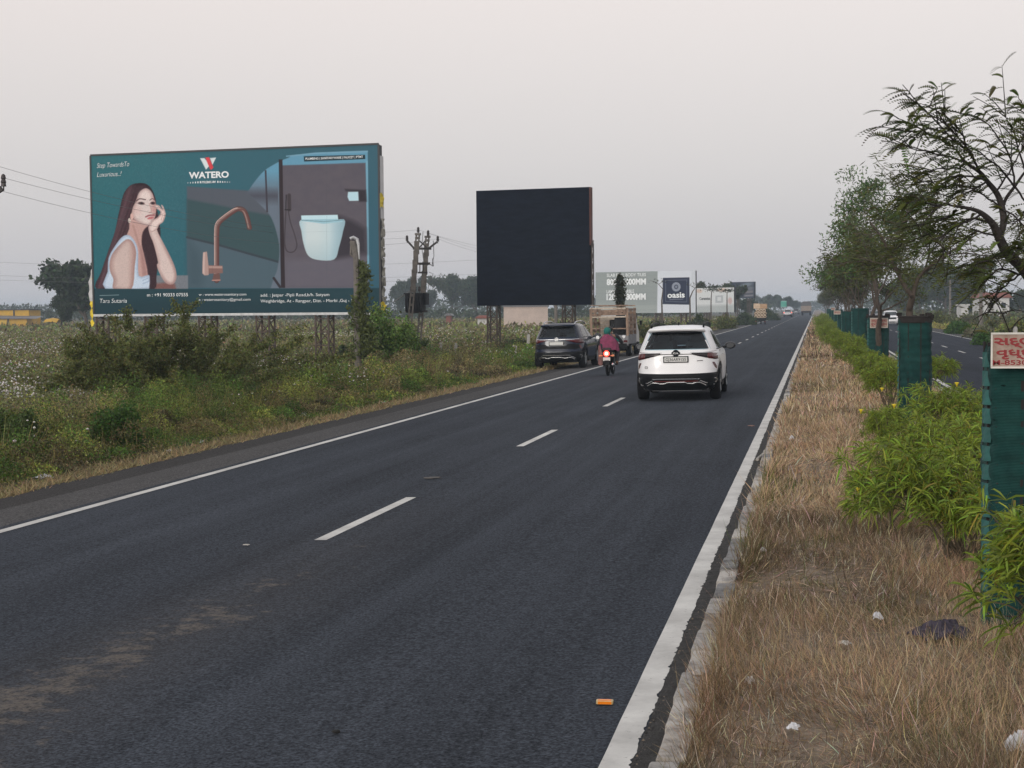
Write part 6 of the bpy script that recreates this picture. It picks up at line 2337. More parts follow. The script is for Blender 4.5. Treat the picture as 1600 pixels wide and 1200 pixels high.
# bare shoots low down beside the board
SH = []
for L in ([(1590, 560), (1578, 520), (1566, 490), (1556, 470), (1548, 455)], [(1578, 520), (1592, 500), (1610, 492)], [(1566, 490), (1545, 488), (1530, 494), (1520, 500)],
          [(1556, 470), (1575, 458), (1596, 462), (1612, 470)], [(1556, 470), (1560, 452), (1578, 446)], [(1545, 488), (1550, 474), (1540, 462)], [(1566, 490), (1586, 484), (1604, 488)]):
    pts = spline(np.array(fp(L, 8.8, 8.8 + fr.uniform(-.2, .2))), 4, False)
    SH.append(([q for q in pts], list(np.linspace(.0065, .002, len(pts)))))
tubes(SH, 6).build('shoots', bpy.data.materials['dark_bark'], FT, smooth=True)

# ---- trees of the median row
F2 = empty('acacia_tree', (1.40, 22.4, median_z(1.4)), 0, 'forked olive-leaved tree rising from the guard with the rusted rim', 'tree', 'median trees')
fo = Vector(F2.location)
segs, tips = [], []
fr = np.random.default_rng(44)
for L, r0, r1 in (([(1424, 640), (1421, 500), (1422, 478), (1426, 464)], .055, .045), ([(1426, 464), (1412, 444), (1402, 424), (1392, 400), (1378, 372), (1360, 348)], .038, .012),
                  ([(1426, 464), (1432, 440), (1444, 424), (1470, 404), (1500, 384), (1526, 366)], .036, .010), ([(1444, 424), (1452, 394), (1450, 360), (1446, 330)], .022, .008), ([(1392, 400), (1402, 366), (1418, 330), (1430, 300)], .020, .008),
                  ([(1470, 404), (1500, 396), (1530, 398), (1552, 404)], .014, .005), ([(1402, 424), (1376, 412), (1350, 410)], .012, .005)):
    pts = spline(np.array(fp(L, 22.4, 22.4 + fr.uniform(-.5, .5))), 4, False)
    segs.append(([q for q in pts], list(np.linspace(r0, r1, len(pts)))))
    if r1 < .02:
        for k in range(8):
            i = fr.integers(len(pts) // 3, len(pts) - 1)
            d = pts[i + 1] - pts[i]; d /= np.linalg.norm(d)
            grow(fr, pts[i], d * .5 + fr.normal(size=3) * np.array([.8, .8, .5]) + np.array([0, 0, .15]), fr.uniform(.3, .6), .009, 1, segs, tips, .7, .1, (2, 3), .7, .3, .0025)
tubes(segs, 8).build('trunk', M_BARK, F2, smooth=True)
tips = np.array(tips)
tips = tips[tips[:, 0] > -1.25]
C_ = np.repeat(tips, 6, 0) + np.clip(fr.normal(size=(len(tips) * 6, 3)), -1.8, 1.8) * .075
n = len(C_)
D_ = fr.normal(size=(n, 3)) * np.array([1, .6, .35]); D_[:, 0] -= .4; D_[:, 2] -= .1
V, F = leaf_quads(C_, .085 + .07 * fr.random(n), .014 + .008 * fr.random(n), fr, D=D_)
npmesh('crown', V, F, M_LEAF, F2, np.repeat(shade((.070, .082, .026), n, fr, .5, 1.6), 4, 0))

tree('neem_tree', 'taller light-green feathery tree in the median, left of the forked tree', (1.95, 55.6, .1), 6.6, 61, (.080, .135, .042), group='median trees', depth=5, trunk=.30, r=.10, spread=.56, up=.22, leaf=(.13, .05), nleaf=18, sig=.17, hi=1.6, ncl=72)
tree('acacia_tree', 'olive median tree leaning right, above the guard with the small notice', (1.7, 43.3, .1), 5.0, 62, (.085, .100, .030), group='median trees', depth=5, trunk=.30, r=.11, spread=.50, up=.18, leaf=(.11, .034), nleaf=10, sig=.15, lean=(.16, 0), shrink=.70, ncl=60)
mr = random.Random(9)
ordn = ['fifth', 'sixth', 'seventh', 'eighth', 'ninth', 'tenth', 'eleventh', 'twelfth', 'thirteenth', 'fourteenth', 'fifteenth', 'sixteenth']
rowy = [67, 75, 84, 92, 101, 117, 137, 163, 195, 240, 300, 380]
protos = []
for k, y in enumerate(rowy):
    lb = 'olive-brown median tree, %s of the row counting from the camera' % ordn[k]
    if k < 3:
        o = tree('acacia_tree', lb, (1.35, y, .1), 4.6, 70 + k, ((.062, .070, .030), (.075, .088, .026), (.060, .062, .032))[k], group='median trees', depth=5, trunk=.30, r=.09, spread=.46, up=.22, leaf=(.15, .06), nleaf=10, sig=.17, shrink=.69, hi=1.6, ncl=60)
        protos.append(o)
    else:
        o = copy_tree(protos[k % 3]); o['label'] = lb
    o.location = (2.0 + mr.uniform(-.2, .35), y + mr.uniform(-1, 1), .1)
    o.rotation_euler = (0, 0, mr.uniform(0, 6.28))
    s = mr.uniform(.82, 1.06) * (1.0 if y < 120 else 1.12)
    o.scale = (s, s, s * mr.uniform(.95, 1.1))


# ---- long-leaved shrubs on the median
def long_shrub_mesh(seed, h, rad_, nst, nros, leafL, base=(.180, .245, .030)):
    rng_ = np.random.default_rng(seed)
    segs, ros = [], []
    for k in range(nst):       # clumps of branches, each ending in several whorls
        a = rng_.uniform(0, 6.28)
        u = rng_.random() ** .6
        top = np.array([math.cos(a) * rad_ * u, math.sin(a) * rad_ * u, h * (.38 + .62 * rng_.random() * math.sqrt(1 - .75 * u * u))])
        foot = np.array([rng_.normal() * .05, rng_.normal() * .05, -.03])
        mid = foot * .4 + top * .6 + np.array([0, 0, .10 * h])
        segs.append(([foot, foot * .6 + mid * .4 + rng_.normal(size=3) * .02, mid, top], [.011, .009, .006, .003]))
        for j in range(max(3, nros // nst)):
            q = top + rng_.normal(size=3) * np.array([.30, .30, .24]) * rad_ * .55
            q[2] = max(.10 * h, q[2])
            ros.append(q)
            if j % 2 == 0:
                segs.append(([mid, (mid + q) / 2 + np.array([0, 0, .02]), q], [.005, .004, .002]))
    ros = np.array(ros)
    nl = 24
    n = len(ros) * nl
    C_ = np.repeat(ros, nl, 0)
    ax = ros * np.array([1.0, 1.0, 0]) ; ax = ax / (np.linalg.norm(ax, axis=1, keepdims=True) + 1e-6) * .55 + np.array([0, 0, .8])
    ax = np.repeat(ax, nl, 0)
    D_ = rng_.normal(size=(n, 3)); D_ /= np.linalg.norm(D_, axis=1, keepdims=True)
    D_ = D_ + ax * .75
    D_ /= np.linalg.norm(D_, axis=1, keepdims=True)
    S_ = np.cross(D_, rng_.normal(size=(n, 3))); S_ /= np.linalg.norm(S_, axis=1, keepdims=True)
    L = leafL * (.6 + .6 * rng_.random((n, 1)))
    W_2 = L * .036 * (.8 + .5 * rng_.random((n, 1)))
    C_ = C_ + ax * (rng_.random((n, 1)) - .5) * leafL * .7
    g_ = np.array([0, 0, -1.0])
    P0 = C_
    P1 = C_ + D_ * L * .4 + g_ * L * .05
    P2 = C_ + D_ * L * .75 + g_ * L * .20
    P3 = C_ + D_ * L * .97 + g_ * L * .42
    V = np.stack([P0 - S_ * W_2 * .4, P0 + S_ * W_2 * .4, P1 - S_ * W_2, P1 + S_ * W_2, P2 - S_ * W_2 * .8, P2 + S_ * W_2 * .8, P3, P3 + S_ * .0005], 1).reshape(-1, 3)
    b = (np.arange(n) * 8)[:, None]
    F = np.concatenate([b + np.array([[0, 1, 3, 2]]), b + np.array([[2, 3, 5, 4]]), b + np.array([[4, 5, 7, 6]])])
    c = shade(base, n, rng_, .35, 1.65, .10)
    yel = rng_.random(n) < .05
    c[yel] = shade((.22, .20, .03), yel.sum(), rng_)
    return V, F, np.repeat(c, 8, 0), segs


M_STEM = mat('shrub_stem', (.11, .085, .055), .9, var=.3)
SHM = []
for k, (h, r_, ns, nr, ll) in enumerate(((1.0, .66, 26, 330, .125), (.9, .48, 18, 210, .12), (.62, .32, 9, 80, .11))):
    SHM.append(long_shrub_mesh(90 + k, h, r_, ns, nr, ll))
proto_sh = []
SHR = [(1.10, 6.9, 1, 1.1, 'green long-leaved shrub in the bottom right corner, in front of the tall guard'),
       (1.02, 11.0, 0, 1.0, 'largest long-leaved shrub on the median, spilling left beside the tall guard'),
       (.52, 12.2, 2, .9, 'small long-leaved clump reaching out over the dry grass, left of the largest shrub'),
       (1.35, 12.9, 0, .95, 'long-leaved shrub directly behind the largest one'), (1.0, 14.4, 1, .82, 'yellow-green shrub in front of the rusted-rim guard, nearest the camera'),
       (1.75, 15.6, 0, .95, 'dense shrub right of the rusted-rim guard, in front of the far carriageway'), (.80, 18.0, 1, .72, 'shrub with yellow flowers left of the rusted-rim guard'),
       (1.9, 19.5, 0, 1.0, 'tall shrub right of the rusted-rim guard, behind the dense one'), (1.0, 21.0, 2, .7, 'low bright clump at the foot of the rusted-rim guard'),
       (2.15, 13.4, 1, .8, 'low shrub at the far kerb beside the tall guard'), (1.25, 26.5, 1, 1.0, 'bright shrub just beyond the rusted-rim guard'), (1.95, 29.5, 1, 1.1, 'shrub right of the median beyond the rusted-rim guard'),
       (1.1, 32.5, 1, .9, 'shrub halfway between the rusted-rim guard and the small notice'), (1.6, 36.5, 0, .8, 'wide shrub before the guard with the small notice'), (1.0, 40.5, 1, .9, 'shrub left of the guard with the small notice'),
       (1.2, 46.5, 1, 1.0, 'shrub behind the guard with the small notice'), (.95, 52.0, 1, 1.0, 'shrub in front of the wide tree guard'), (.9, 60., 1, 1.0, 'shrub left of the wide tree guard'),
       (.9, 66., 0, .9, 'shrub beside the narrow tree guard'), (.85, 75., 0, 1.0, 'distant shrub on the median before the pinkish notice'), (.85, 86., 0, 1.0, 'distant shrub below the pinkish notice'),
       (.85, 98., 0, 1.1, 'distant shrub beside the seventh tree guard'), (.85, 114., 0, 1.2, 'distant shrub beside the eighth tree guard'), (.85, 133., 0, 1.2, 'distant shrub beside the ninth tree guard'), (.85, 160., 0, 1.4, 'farthest green shrub on the median, beside the tenth tree guard')]
for k, (x, y, t_, s, lb) in enumerate(SHR):
    if t_ not in [p_[0] for p_ in proto_sh]:
        o = empty('oleander_shrub', (0, 0, 0), 0, lb, 'shrub', 'long-leaved shrubs on the median')
        V, F, c, segs = SHM[t_]
        npmesh('foliage', V, F, M_LEAF, o, c)
        tubes(segs, 5).build('stems', M_STEM, o, smooth=True)
        proto_sh.append((t_, o))
    else:
        o = copy_tree([p_[1] for p_ in proto_sh if p_[0] == t_][0]); o['label'] = lb
    o.location = (x, y, median_z(x) - .01)
    o.rotation_euler = (0, 0, k * 2.1)
    o.scale = (s, s, s)
# yellow flowers as single blooms
mb = MB(); mb.lathe([(.004, -.03), (.012, 0), (.028, .022), (.026, .03)], (0, 0, 0), n=10)
blo = None
for k, (px, py, y, lb) in enumerate(((1345, 643, 15.2, 'yellow bloom low on the left of the flowering shrub'), (1397, 635, 15.0, 'yellow bloom beside the left edge of the rusted-rim guard'), (1378, 609, 17.5, 'yellow bloom highest on the flowering shrub'), (1495, 601, 15.1, 'yellow bloom on the dense shrub right of the rusted-rim guard'), (1341, 766, 11.6, 'pale yellow bloom on the small clump over the dry grass'))):
    if blo is None:
        o = blo = mb.build('yellow_flower', mat('yellow_petal', (.65, .50, .02), .5, var=.1, emit=None), None, smooth=True)
    else:
        o = blo.copy(); COL.objects.link(o)
    o.location = at(px, py, y); o.scale = (.8, .8, .8)
    tag(o, lb, 'flower', 'yellow flowers on the median shrubs')

# ---- dry grass on the median
gr = np.random.default_rng(77)
Vs, Fs, Cs = [], [], []
cnt = 0
for (y0, y1, n, Lh, Wd) in ((5.6, 9, 105000, .15, .0021), (9, 14, 95000, .15, .0032), (14, 24, 70000, .16, .0060), (24, 45, 46000, .17, .013), (45, 90, 28000, .18, .028), (90, 260, 14000, .22, .09)):
    y = y0 + (y1 - y0) * gr.random(n) ** 1.15
    x = -.50 + 3.05 * gr.random(n)
    edge = gr.random(n) < .06
    x[edge] = -.54 + .10 * gr.random(edge.sum())
    pt = vnoise(x * 1.1, y * .8, 5, 3)
    bare = np.clip((vnoise(x * 1.5 + 40, y * 1.1, 19, 3) - .62) * 6, 0, .72)
    keep = (gr.random(n) < np.clip(.05 + 1.5 * pt, 0, 1)) & (gr.random(n) > bare)
    x, y, pt = x[keep], y[keep], pt[keep]
    n = len(x)
    z = np.array([.085]) + .05 * np.sin(np.clip((x + .5) / 3.2, 0, 1) * np.pi) - .01
    hv = vnoise(x * 1.3 + 3, y * .9, 8, 3)
    hh = Lh * (.25 + .9 * gr.random(n) ** 1.7) * (.15 + 1.8 * hv)
    ang = 6.28 * 2 * vnoise(x * .9 + 70, y * .8, 29, 2)
    mat_ = np.clip((vnoise(x * 1.0 + 21, y * .8, 37, 2) - .52) * 4, 0, .8)
    D_ = gr.normal(size=(n, 3)) * np.array([.55, .55, .25]); D_[:, 2] += .95 - .75 * mat_
    D_[:, 0] += np.cos(ang) * (.2 + 1.0 * mat_); D_[:, 1] += np.sin(ang) * (.2 + 1.0 * mat_)
    stalk = gr.random(n) < .025
    hh = np.where(stalk, hh * 2.0 + .05, hh); D_[stalk, 2] += 1.2
    D_[:, 2] = np.abs(D_[:, 2])
    # tufts: blades share a foot
    tuf = gr.random(n) < .5
    x = np.where(tuf, np.round(x / .07) * .07 + gr.normal(size=n) * .012, x); y = np.where(tuf, np.round(y / .09) * .09 + gr.normal(size=n) * .014, y)
    V, F = leaf_quads(np.stack([x, y, z], 1), hh, Wd * (.6 + .8 * gr.random(n)), gr, bend=.12, D=D_)
    c = shade((.55, .44, .285), n, gr, .2, 1.4, .07)
    red = np.clip((vnoise(x * .8 + 13, y * .6, 43, 2) - .5) * 4, 0, 1)[:, None]
    c = c * (1 - red * np.array([[.10, .17, .20]]))
    q = vnoise(x * .55 + 7, y * .42, 12, 3)
    c *= (1 - .62 * np.clip((q - .50) * 5, 0, 1))[:, None] * np.array([[1.0, .92, .90]])
    pale = gr.random(n) < .10
    c[pale] = shade((.70, .60, .45), pale.sum(), gr, .8, 1.2)
    grn = gr.random(n) < np.clip((vnoise(x * 1.6 + 31, y * 1.2, 15, 2) - .60) * 2.2, 0.012, .5)
    c[grn] = shade((.11, .125, .035), grn.sum(), gr)
    Vs.append(V); Fs.append(F + cnt); cnt += len(V); Cs.append(np.repeat(c, 4, 0))
# broken straw lying flat between the tufts
n = 26000
y = 5.6 + 24 * gr.random(n) ** 1.6
x = -.5 + 3.05 * gr.random(n)
z = .085 + .05 * np.sin(np.clip((x + .5) / 3.2, 0, 1) * np.pi) + .004 + .01 * gr.random(n)
V, F = leaf_quads(np.stack([x, y, z], 1), .03 + .09 * gr.random(n), .0016 + .00022 * y, gr, D=gr.normal(size=(n, 3)) * np.array([1, 1, .14]))
Vs.append(V); Fs.append(F + cnt); cnt += len(V); Cs.append(np.repeat(shade((.42, .33, .225), n, gr, .2, 1.5, .08), 4, 0))
tag(npmesh('dry_grass', np.concatenate(Vs), np.concatenate(Fs), M_STRAW, None, np.concatenate(Cs)), kind='stuff')

# ---- the field and verge plants on the left, and the far verge
fr = np.random.default_rng(101)
Vs, Fs, Cs, cnt = [], [], [], 0


def plants(x, y, h, nl, size, spread, base_cols, zf, lo=.5, hi=1.5, asp=.5, dome=False):
    global cnt
    n = len(x)
    X_ = np.repeat(x, nl); Y_ = np.repeat(y, nl); H_ = np.repeat(h, nl)
    m = len(X_)
    u = fr.random(m)
    sp = np.repeat(spread, nl) * (.45 + .75 * np.sqrt(u))
    C_ = np.stack([X_ + fr.normal(size=m) * sp, Y_ + fr.normal(size=m) * sp, zf(X_) + H_ * u ** .8 * (.75 + .4 * fr.random(m))], 1)
    if dome:      # rounded clump with its leaves near the outside
        S3 = np.repeat(spread, nl)
        ph = 6.28 * fr.random(m); rr_ = np.sqrt(fr.random(m))
        jag = 1 + .30 * np.sin(ph * 3 + np.repeat(6 * fr.random(n), nl)) * rr_
        q_ = .55 + .45 * fr.random(m) ** .5
        C_ = np.stack([X_ + np.cos(ph) * rr_ * S3 * jag * 1.5, Y_ + np.sin(ph) * rr_ * S3 * jag * 1.5, zf(X_) + H_ * np.sqrt(np.clip(1 - .9 * rr_ ** 2, 0, 1)) * q_ + fr.normal(size=m) * .05 * H_], 1)
    s_ = np.repeat(size, nl) * (.6 + .8 * fr.random(m))
    V, F = leaf_quads(C_, s_, s_ * asp, fr, up=.35)
    ci = np.repeat(base_cols, nl, 0)
    g_ = (lo + (hi - lo) * fr.random((m, 1))) * np.repeat(.5 + .95 * fr.random((n, 1)), nl, 0)
    c = np.clip(ci * g_ * (1 + .10 * fr.normal(size=(m, 3))), .003, .8)
    Vs.append(V); Fs.append(F + cnt); cnt += len(V); Cs.append(np.repeat(c, 4, 0))


def gz(x):
    return np.interp(x, [-14, -11.2, -9.9, -9.2, 10.8, 12], [-.36, -.33, -.22, -.22, -.17, -.22])


PAL = np.array([(.115, .162, .030), (.075, .140, .024), (.180, .200, .042), (.155, .130, .052), (.185, .155, .075), (.085, .070, .038)])
# roadside weeds
for (y0, y1, n, nl, sz) in ((15, 30, 1000, 70, .032), (30, 55, 1300, 46, .050), (55, 110, 1700, 26, .09), (110, 260, 1300, 16, .24)):
    y = y0 + (y1 - y0) * fr.random(n)
    x = -9.62 - 3.7 * fr.random(n) ** 1.2
    q = vnoise(x * .9, y * .45, 21, 3)
    h = (.12 + .56 * np.clip((-9.7 - x) / 1.8, .10, 1)) * (.35 + 1.2 * q)
    sel = np.clip(((vnoise(x * .7 + 5, y * .35, 25, 3) - .2) / .6 * 6).astype(int) + fr.integers(-1, 2, n), 0, 5)
    plants(x, y, h, nl, np.full(n, sz), np.full(n, .13) + .05 * (sz > .08), PAL[sel], gz)
for (y0, y1, n, nl, sz) in ((15, 32, 260, 620, .038), (32, 60, 330, 380, .058), (60, 130, 260, 170, .11)):
    y = y0 + (y1 - y0) * fr.random(n)
    x = -9.92 - 3.6 * fr.random(n) ** 1.2
    h = (.28 + .80 * fr.random(n) ** 1.8) * np.clip((-9.6 - x) / 1.2, .45, 1.1)
    kind_ = np.clip((vnoise(x * .5 + 2, y * .2, 28, 2) * 7 - .8 + fr.normal(size=n) * 1.1).astype(int), 0, 5)
    plants(x, y, h, nl, np.full(n, sz), .16 + .16 * fr.random(n), PAL[kind_] * 1.25, gz, .3, 1.6, .45, True)
# dead stalks and seed heads standing among the weeds
for (y0, y1, n, wd) in ((15, 32, 5200, .006), (32, 60, 5200, .011), (60, 120, 4200, .024)):
    y = y0 + (y1 - y0) * fr.random(n)
    x = -9.8 - 4.0 * fr.random(n)
    kp = vnoise(x * 1.1 + 8, y * .5, 66, 2) > .46
    x, y = x[kp], y[kp]
    n = len(x)
    V, F = leaf_quads(np.stack([x, y, gz(x) + .02], 1), (.25 + .75 * fr.random(n) ** 1.4) * np.clip((-9.5 - x) / 1.2, .3, 1), wd, fr, bend=.05, D=fr.normal(size=(n, 3)) * np.array([.28, .28, .1]) + np.array([0, 0, 1]))
    Vs.append(V); Fs.append(F + cnt); cnt += len(V); Cs.append(np.repeat(shade(PAL[3] * 1.5, n, fr, .4, 1.8, .12), 4, 0))
tag(npmesh('roadside_weeds', np.concatenate(Vs), np.concatenate(Fs), M_LEAF, None, np.concatenate(Cs)), kind='stuff')
# field crop with open cotton bolls
Vs, Fs, Cs, cnt = [], [], [], 0
FPAL = np.array([(.165, .210, .058), (.185, .210, .062), (.200, .180, .078), (.175, .140, .075), (.130, .185, .046)])
bol = []
for (y0, y1, n, nl, sz) in ((17, 40, 1900, 34, .055), (40, 75, 3000, 22, .095), (75, 130, 3600, 14, .17), (130, 300, 4200, 9, .42)):
    y = y0 + (y1 - y0) * fr.random(n)
    x = -13.0 - (np.maximum(.60 * y - 10, 6)) * fr.random(n)
    q = vnoise(x * .22, y * .16, 33, 3)
    h = np.full(n, .62) * (.6 + .8 * q) * (.55 + .45 * np.clip((-12.5 - x) / 4, 0, 1) + .0)
    sel = np.clip((q * 5 + fr.normal(size=n) * .9).astype(int), 0, 4)
    plants(x, y, h, nl, np.full(n, sz), np.full(n, .24) + .0012 * y, FPAL[sel], gz)
    pb = np.clip((vnoise(x * .16 + 11, y * .13, 41, 2) - .50) * 5, 0, .8) * np.where(y < 75, 1, .45)
    for j in np.nonzero(fr.random(n) < pb)[0]:
        for k in range(fr.integers(2, 7)):
            bol.append((x[j] + fr.normal() * .3, y[j] + fr.normal() * .3, gz(x[j]) + h[j] * (.55 + .6 * fr.random()), .016 + .016 * fr.random() + .00022 * y[j]))
tag(npmesh('crop_leaves', np.concatenate(Vs), np.concatenate(Fs), M_LEAF, None, np.concatenate(Cs)), kind='stuff')
for k in range(900):      # strays among the verge weeds
    y = fr.uniform(17, 70); x = -10.6 - 2.6 * fr.random()
    if vnoise(x * .5, y * .3, 55, 2) > .55:
        bol.append((x, y, gz(x) + .25 + .5 * fr.random(), .012 + .012 * fr.random() + .0002 * y))
bol = np.array(bol)
m = len(bol)
V = (bol[:, None, :3] + oct_[None] * bol[:, 3][:, None, None] * (.6 + .7 * fr.random((m, 6, 1)))).reshape(-1, 3)
F = (tri[None] + (np.arange(m) * 6)[:, None, None]).reshape(-1, 3)
tag(npmesh('cotton_bolls', V, F, vmat('cotton', .9, spec=.05), None, np.repeat(shade((.66, .62, .60), m, fr, .6, 1.15, .03), 6, 0)), kind='stuff')
# thin dry grass along the gravel edge
n = 26000
y = 14 + 90 * fr.random(n) ** 1.7
x = -9.10 - .62 * fr.random(n) ** 1.1
V, F = leaf_quads(np.stack([x, y, gz(x) + .0], 1), (.05 + .10 * fr.random(n)) * (1 + y * .012), .006 + .00035 * y, fr, D=fr.normal(size=(n, 3)) * np.array([.8, .8, .2]) + np.array([0, 0, .55]))
tag(npmesh('verge_grass', V, F, M_STRAW, None, np.repeat(shade((.36, .29, .16), n, fr, .5, 1.3, .08), 4, 0)), kind='stuff')
# far verge at the right
Vs, Fs, Cs, cnt = [], [], [], 0
n = 2600
y = 40 + 210 * fr.random(n); x = 11.1 + 3.0 * fr.random(n) ** 1.3
plants(x, y, .15 + .35 * fr.random(n), 14, .05 + .0009 * y, np.full(n, .2), np.array([(.24, .23, .05), (.18, .20, .045), (.26, .22, .08)])[fr.integers(0, 3, n)], gz)
n = 2600
y = 50 + 330 * fr.random(n); x = 13.5 + 60 * fr.random(n) ** 1.6
plants(x, y, .5 + .9 * fr.random(n), 14, .09 + .0016 * y, np.full(n, .4), np.array([(.085, .10, .035), (.10, .095, .045), (.07, .09, .03)])[fr.integers(0, 3, n)], gz)
tag(npmesh('far_verge_scrub', np.concatenate(Vs), np.concatenate(Fs), M_LEAF, None, np.concatenate(Cs)), kind='stuff')


# ---- single bushes
def bush(label, px, py, d, w_, h, base, seed, leaf=(.06, .035), n=5000, style='dense', zb=-.36, name='bush', cat='bush', group=None):
    """crown about w_ m across and h m high, standing where the sight line of a pixel meets depth d"""
    rng_ = np.random.default_rng(seed)
    p = at(px, py, d)
    root = empty(name, (p.x, p.y, zb), 0, label, cat, group)
    segs, tips = [], []
    if style == 'wispy':
        for k in range(34):
            a = rng_.uniform(0, 6.28); l = rng_.uniform(.2, 1.3)
            dv_ = np.array([math.cos(a) * l, math.sin(a) * l, 1.0])
            grow(rng_, (rng_.normal() * .12, rng_.normal() * .12, -.05), dv_, h * rng_.uniform(.45, .75), .014, 2, segs, tips, .45, .05, (2, 3), .62, .22, .003)
        tips = np.array(tips)
        tips[:, :2] *= w_ / 2 / np.percentile(np.abs(tips[:, 0]), 96)
        k = h / np.percentile(tips[:, 2], 99)
        kk = w_ / 2 / 1.0
        tips[:, 2] *= k
        segs2 = []
        tips_raw = None
        segs = [([np.array([q[0] * w_ / 2 / max(.5, h * .6), q[1] * w_ / 2 / max(.5, h * .6), q[2] * k]) for q in pts], rr_) for pts, rr_ in segs]
        P_ = []
        for pts, rr_ in segs:
            if rr_[0] < .011:
                q = np.array(pts)
                P_ += [q[i] + (q[i + 1] - q[i]) * t_ for i in range(len(q) - 1) for t_ in (.1, .35, .6, .85)]
        P_ = np.array(P_)
        m_ = max(1, n // len(P_))
        C_ = np.repeat(P_, m_, 0) + rng_.normal(size=(m_ * len(P_), 3)) * .045
    else:
        m = max(10, int(10 + w_ * 6))
        lob = rng_.normal(size=(m, 3)); lob /= np.linalg.norm(lob, axis=1, keepdims=True)
        lob = lob * rng_.uniform(.25, .72, (m, 1)); lob[:, 2] = np.abs(lob[:, 2]) * 1.05 - .12
        per = n // m
        sg = rng_.uniform(.13, .26, m)
        C_ = np.repeat(lob, per, 0)
        dd = rng_.normal(size=(m * per, 3)); dd /= np.linalg.norm(dd, axis=1, keepdims=True)
        C_ = C_ + dd * np.repeat(sg, per)[:, None] * (rng_.random((m * per, 1)) ** .4) * 1.35
        C_ = C_ * np.array([w_ / 2, w_ / 2, h * .88]) + np.array([0, 0, h * .12])
        for q in lob:
            segs.append(([np.array([0, 0, -.05]), q * np.array([w_ * .2, w_ * .2, h * .5]) + np.array([0, 0, .1]), q * np.array([w_ / 2, w_ / 2, h * .85]) + np.array([0, 0, h * .1])], [.02, .013, .005]))
    C_ = C_[C_[:, 2] > .02]
    n2_ = len(C_)
    V, F = leaf_quads(C_, leaf[0] * (.7 + .6 * rng_.random(n2_)), leaf[1] * (.7 + .6 * rng_.random(n2_)), rng_, up=.2)
    c = shade(base, n2_, rng_, .40, 1.6, .10) * (.75 + .5 * vnoise(C_[:, 0] * 3, C_[:, 2] * 3 + C_[:, 1] * 2, seed, 2))[:, None]
    npmesh('foliage', V, F, M_LEAF, root, np.repeat(c, 4, 0))
    tubes(segs, 5).build('stems', M_STEM, root, smooth=True)
    return root


DG, OL, GY, DK, YG = (.052, .112, .020), (.105, .118, .034), (.140, .145, .080), (.050, .074, .030), (.18, .22, .05)
bush('large wispy olive bush in front of the teal billboard, left of centre', 268, 620, 34.0, 3.9, 2.3, OL, 201, (.072, .032), 60000, 'wispy')
bush('rounded dark green bush near the road, below the wispy bush', 186, 690, 23.3, 1.55, 1.15, DG, 202, (.045, .030), 20000)
bush('dark bush cut by the left edge, nearest the camera', 12, 690, 21.6, 1.5, 1.35, (.070, .112, .028), 203, (.040, .026), 18000)
bush('yellow-green bush second from the left edge', 78, 690, 23.6, 1.0, .8, OL, 204, (.045, .028), 5500)
bush('small leafy clump beside white litter at the left edge', 12, 745, 19.8, .6, .42, (.06, .09, .02), 205, (.05, .035), 2000)
bush('brown-stemmed weed bush right of the rounded dark bush', 262, 672, 27.0, 1.0, .75, (.085, .066, .034), 206, (.045, .02), 4200)
bush('tall green bush in front of the right end of the teal billboard', 603, 560, 52.5, 2.8, 3.3, (.145, .230, .052), 207, (.105, .065), 24000)
bush('dark green bush at the foot of the transformer pole', 672, 548, 66.0, 2.1, 1.45, (.065, .10, .03), 208, (.10, .06), 7000)
bush('small dark bush left of the tall green bush', 540, 545, 60.0, 1.0, 1.35, DK, 209, (.09, .05), 3500)
bush('creeper mound round the left legs of the teal billboard', 166, 545, 56.5, 1.3, 1.75, DG, 210, (.085, .05), 5000)
bush('scrubby bush under the middle of the teal billboard', 345, 560, 46.0, 1.8, 1.3, OL, 211, (.07, .03), 6000, 'wispy')
bush('low green bush before the legs of the black billboard', 736, 560, 62.0, 1.6, 1.0, (.055, .075, .024), 212, (.09, .05), 4500)
bush('dark hedge-like bush behind the white post, left of the navy SUV', 806, 548, 72.0, 2.4, 1.45, DK, 213, (.11, .06), 7000)
bush('dark shrub just left of the navy SUV', 826, 560, 64.0, 1.0, 1.0, DK, 214, (.09, .05), 3000)
bush('yellow-green roadside bush below the black billboard', 700, 590, 49.0, 1.5, .8, YG, 215, (.07, .04), 4500)
bush('brown withered bush in the verge below the teal billboard', 500, 620, 39.0, 1.4, .8, (.090, .070, .040), 216, (.055, .025), 4500)
bush('low green bush at the road edge below the teal billboard', 455, 650, 31.5, 1.3, .62, (.05, .08, .02), 217, (.05, .03), 4500)
bush('green verge bush at the road edge, midway between the billboards', 590, 615, 41.5, 1.5, .75, (.06, .085, .024), 218, (.06, .035), 4500)
bush('grey-green broad-leaved weed among white cotton, below the tall green bush', 628, 590, 47.0, .9, .6, (.15, .18, .10), 219, (.12, .06), 900)
bush('large dark grey-green bush behind the white SUV', 1035, 500, 108.0, 3.6, 2.1, (.050, .058, .030), 220, (.17, .10), 8000)
bush('lighter bush right of the pickup truck', 998, 505, 96.0, 2.2, 1.5, OL, 221, (.15, .09), 5000)
bush('dark bush at the road edge below the white poster billboard', 1092, 498, 130.0, 3.2, 1.7, (.052, .056, .034), 222, (.20, .11), 6000)
bush('rounded bush below the right end of the white poster billboard', 1132, 495, 150.0, 3.4, 1.8, OL, 223, (.22, .12), 6000)
bush('hazy bush behind the three-wheeler', 1165, 492, 180.0, 4.2, 2.0, DK, 224, (.26, .15), 6000)
bush('hazy bush on the verge beyond the three-wheeler', 1196, 487, 240.0, 6.0, 2.6, DK, 225, (.34, .2), 6000)
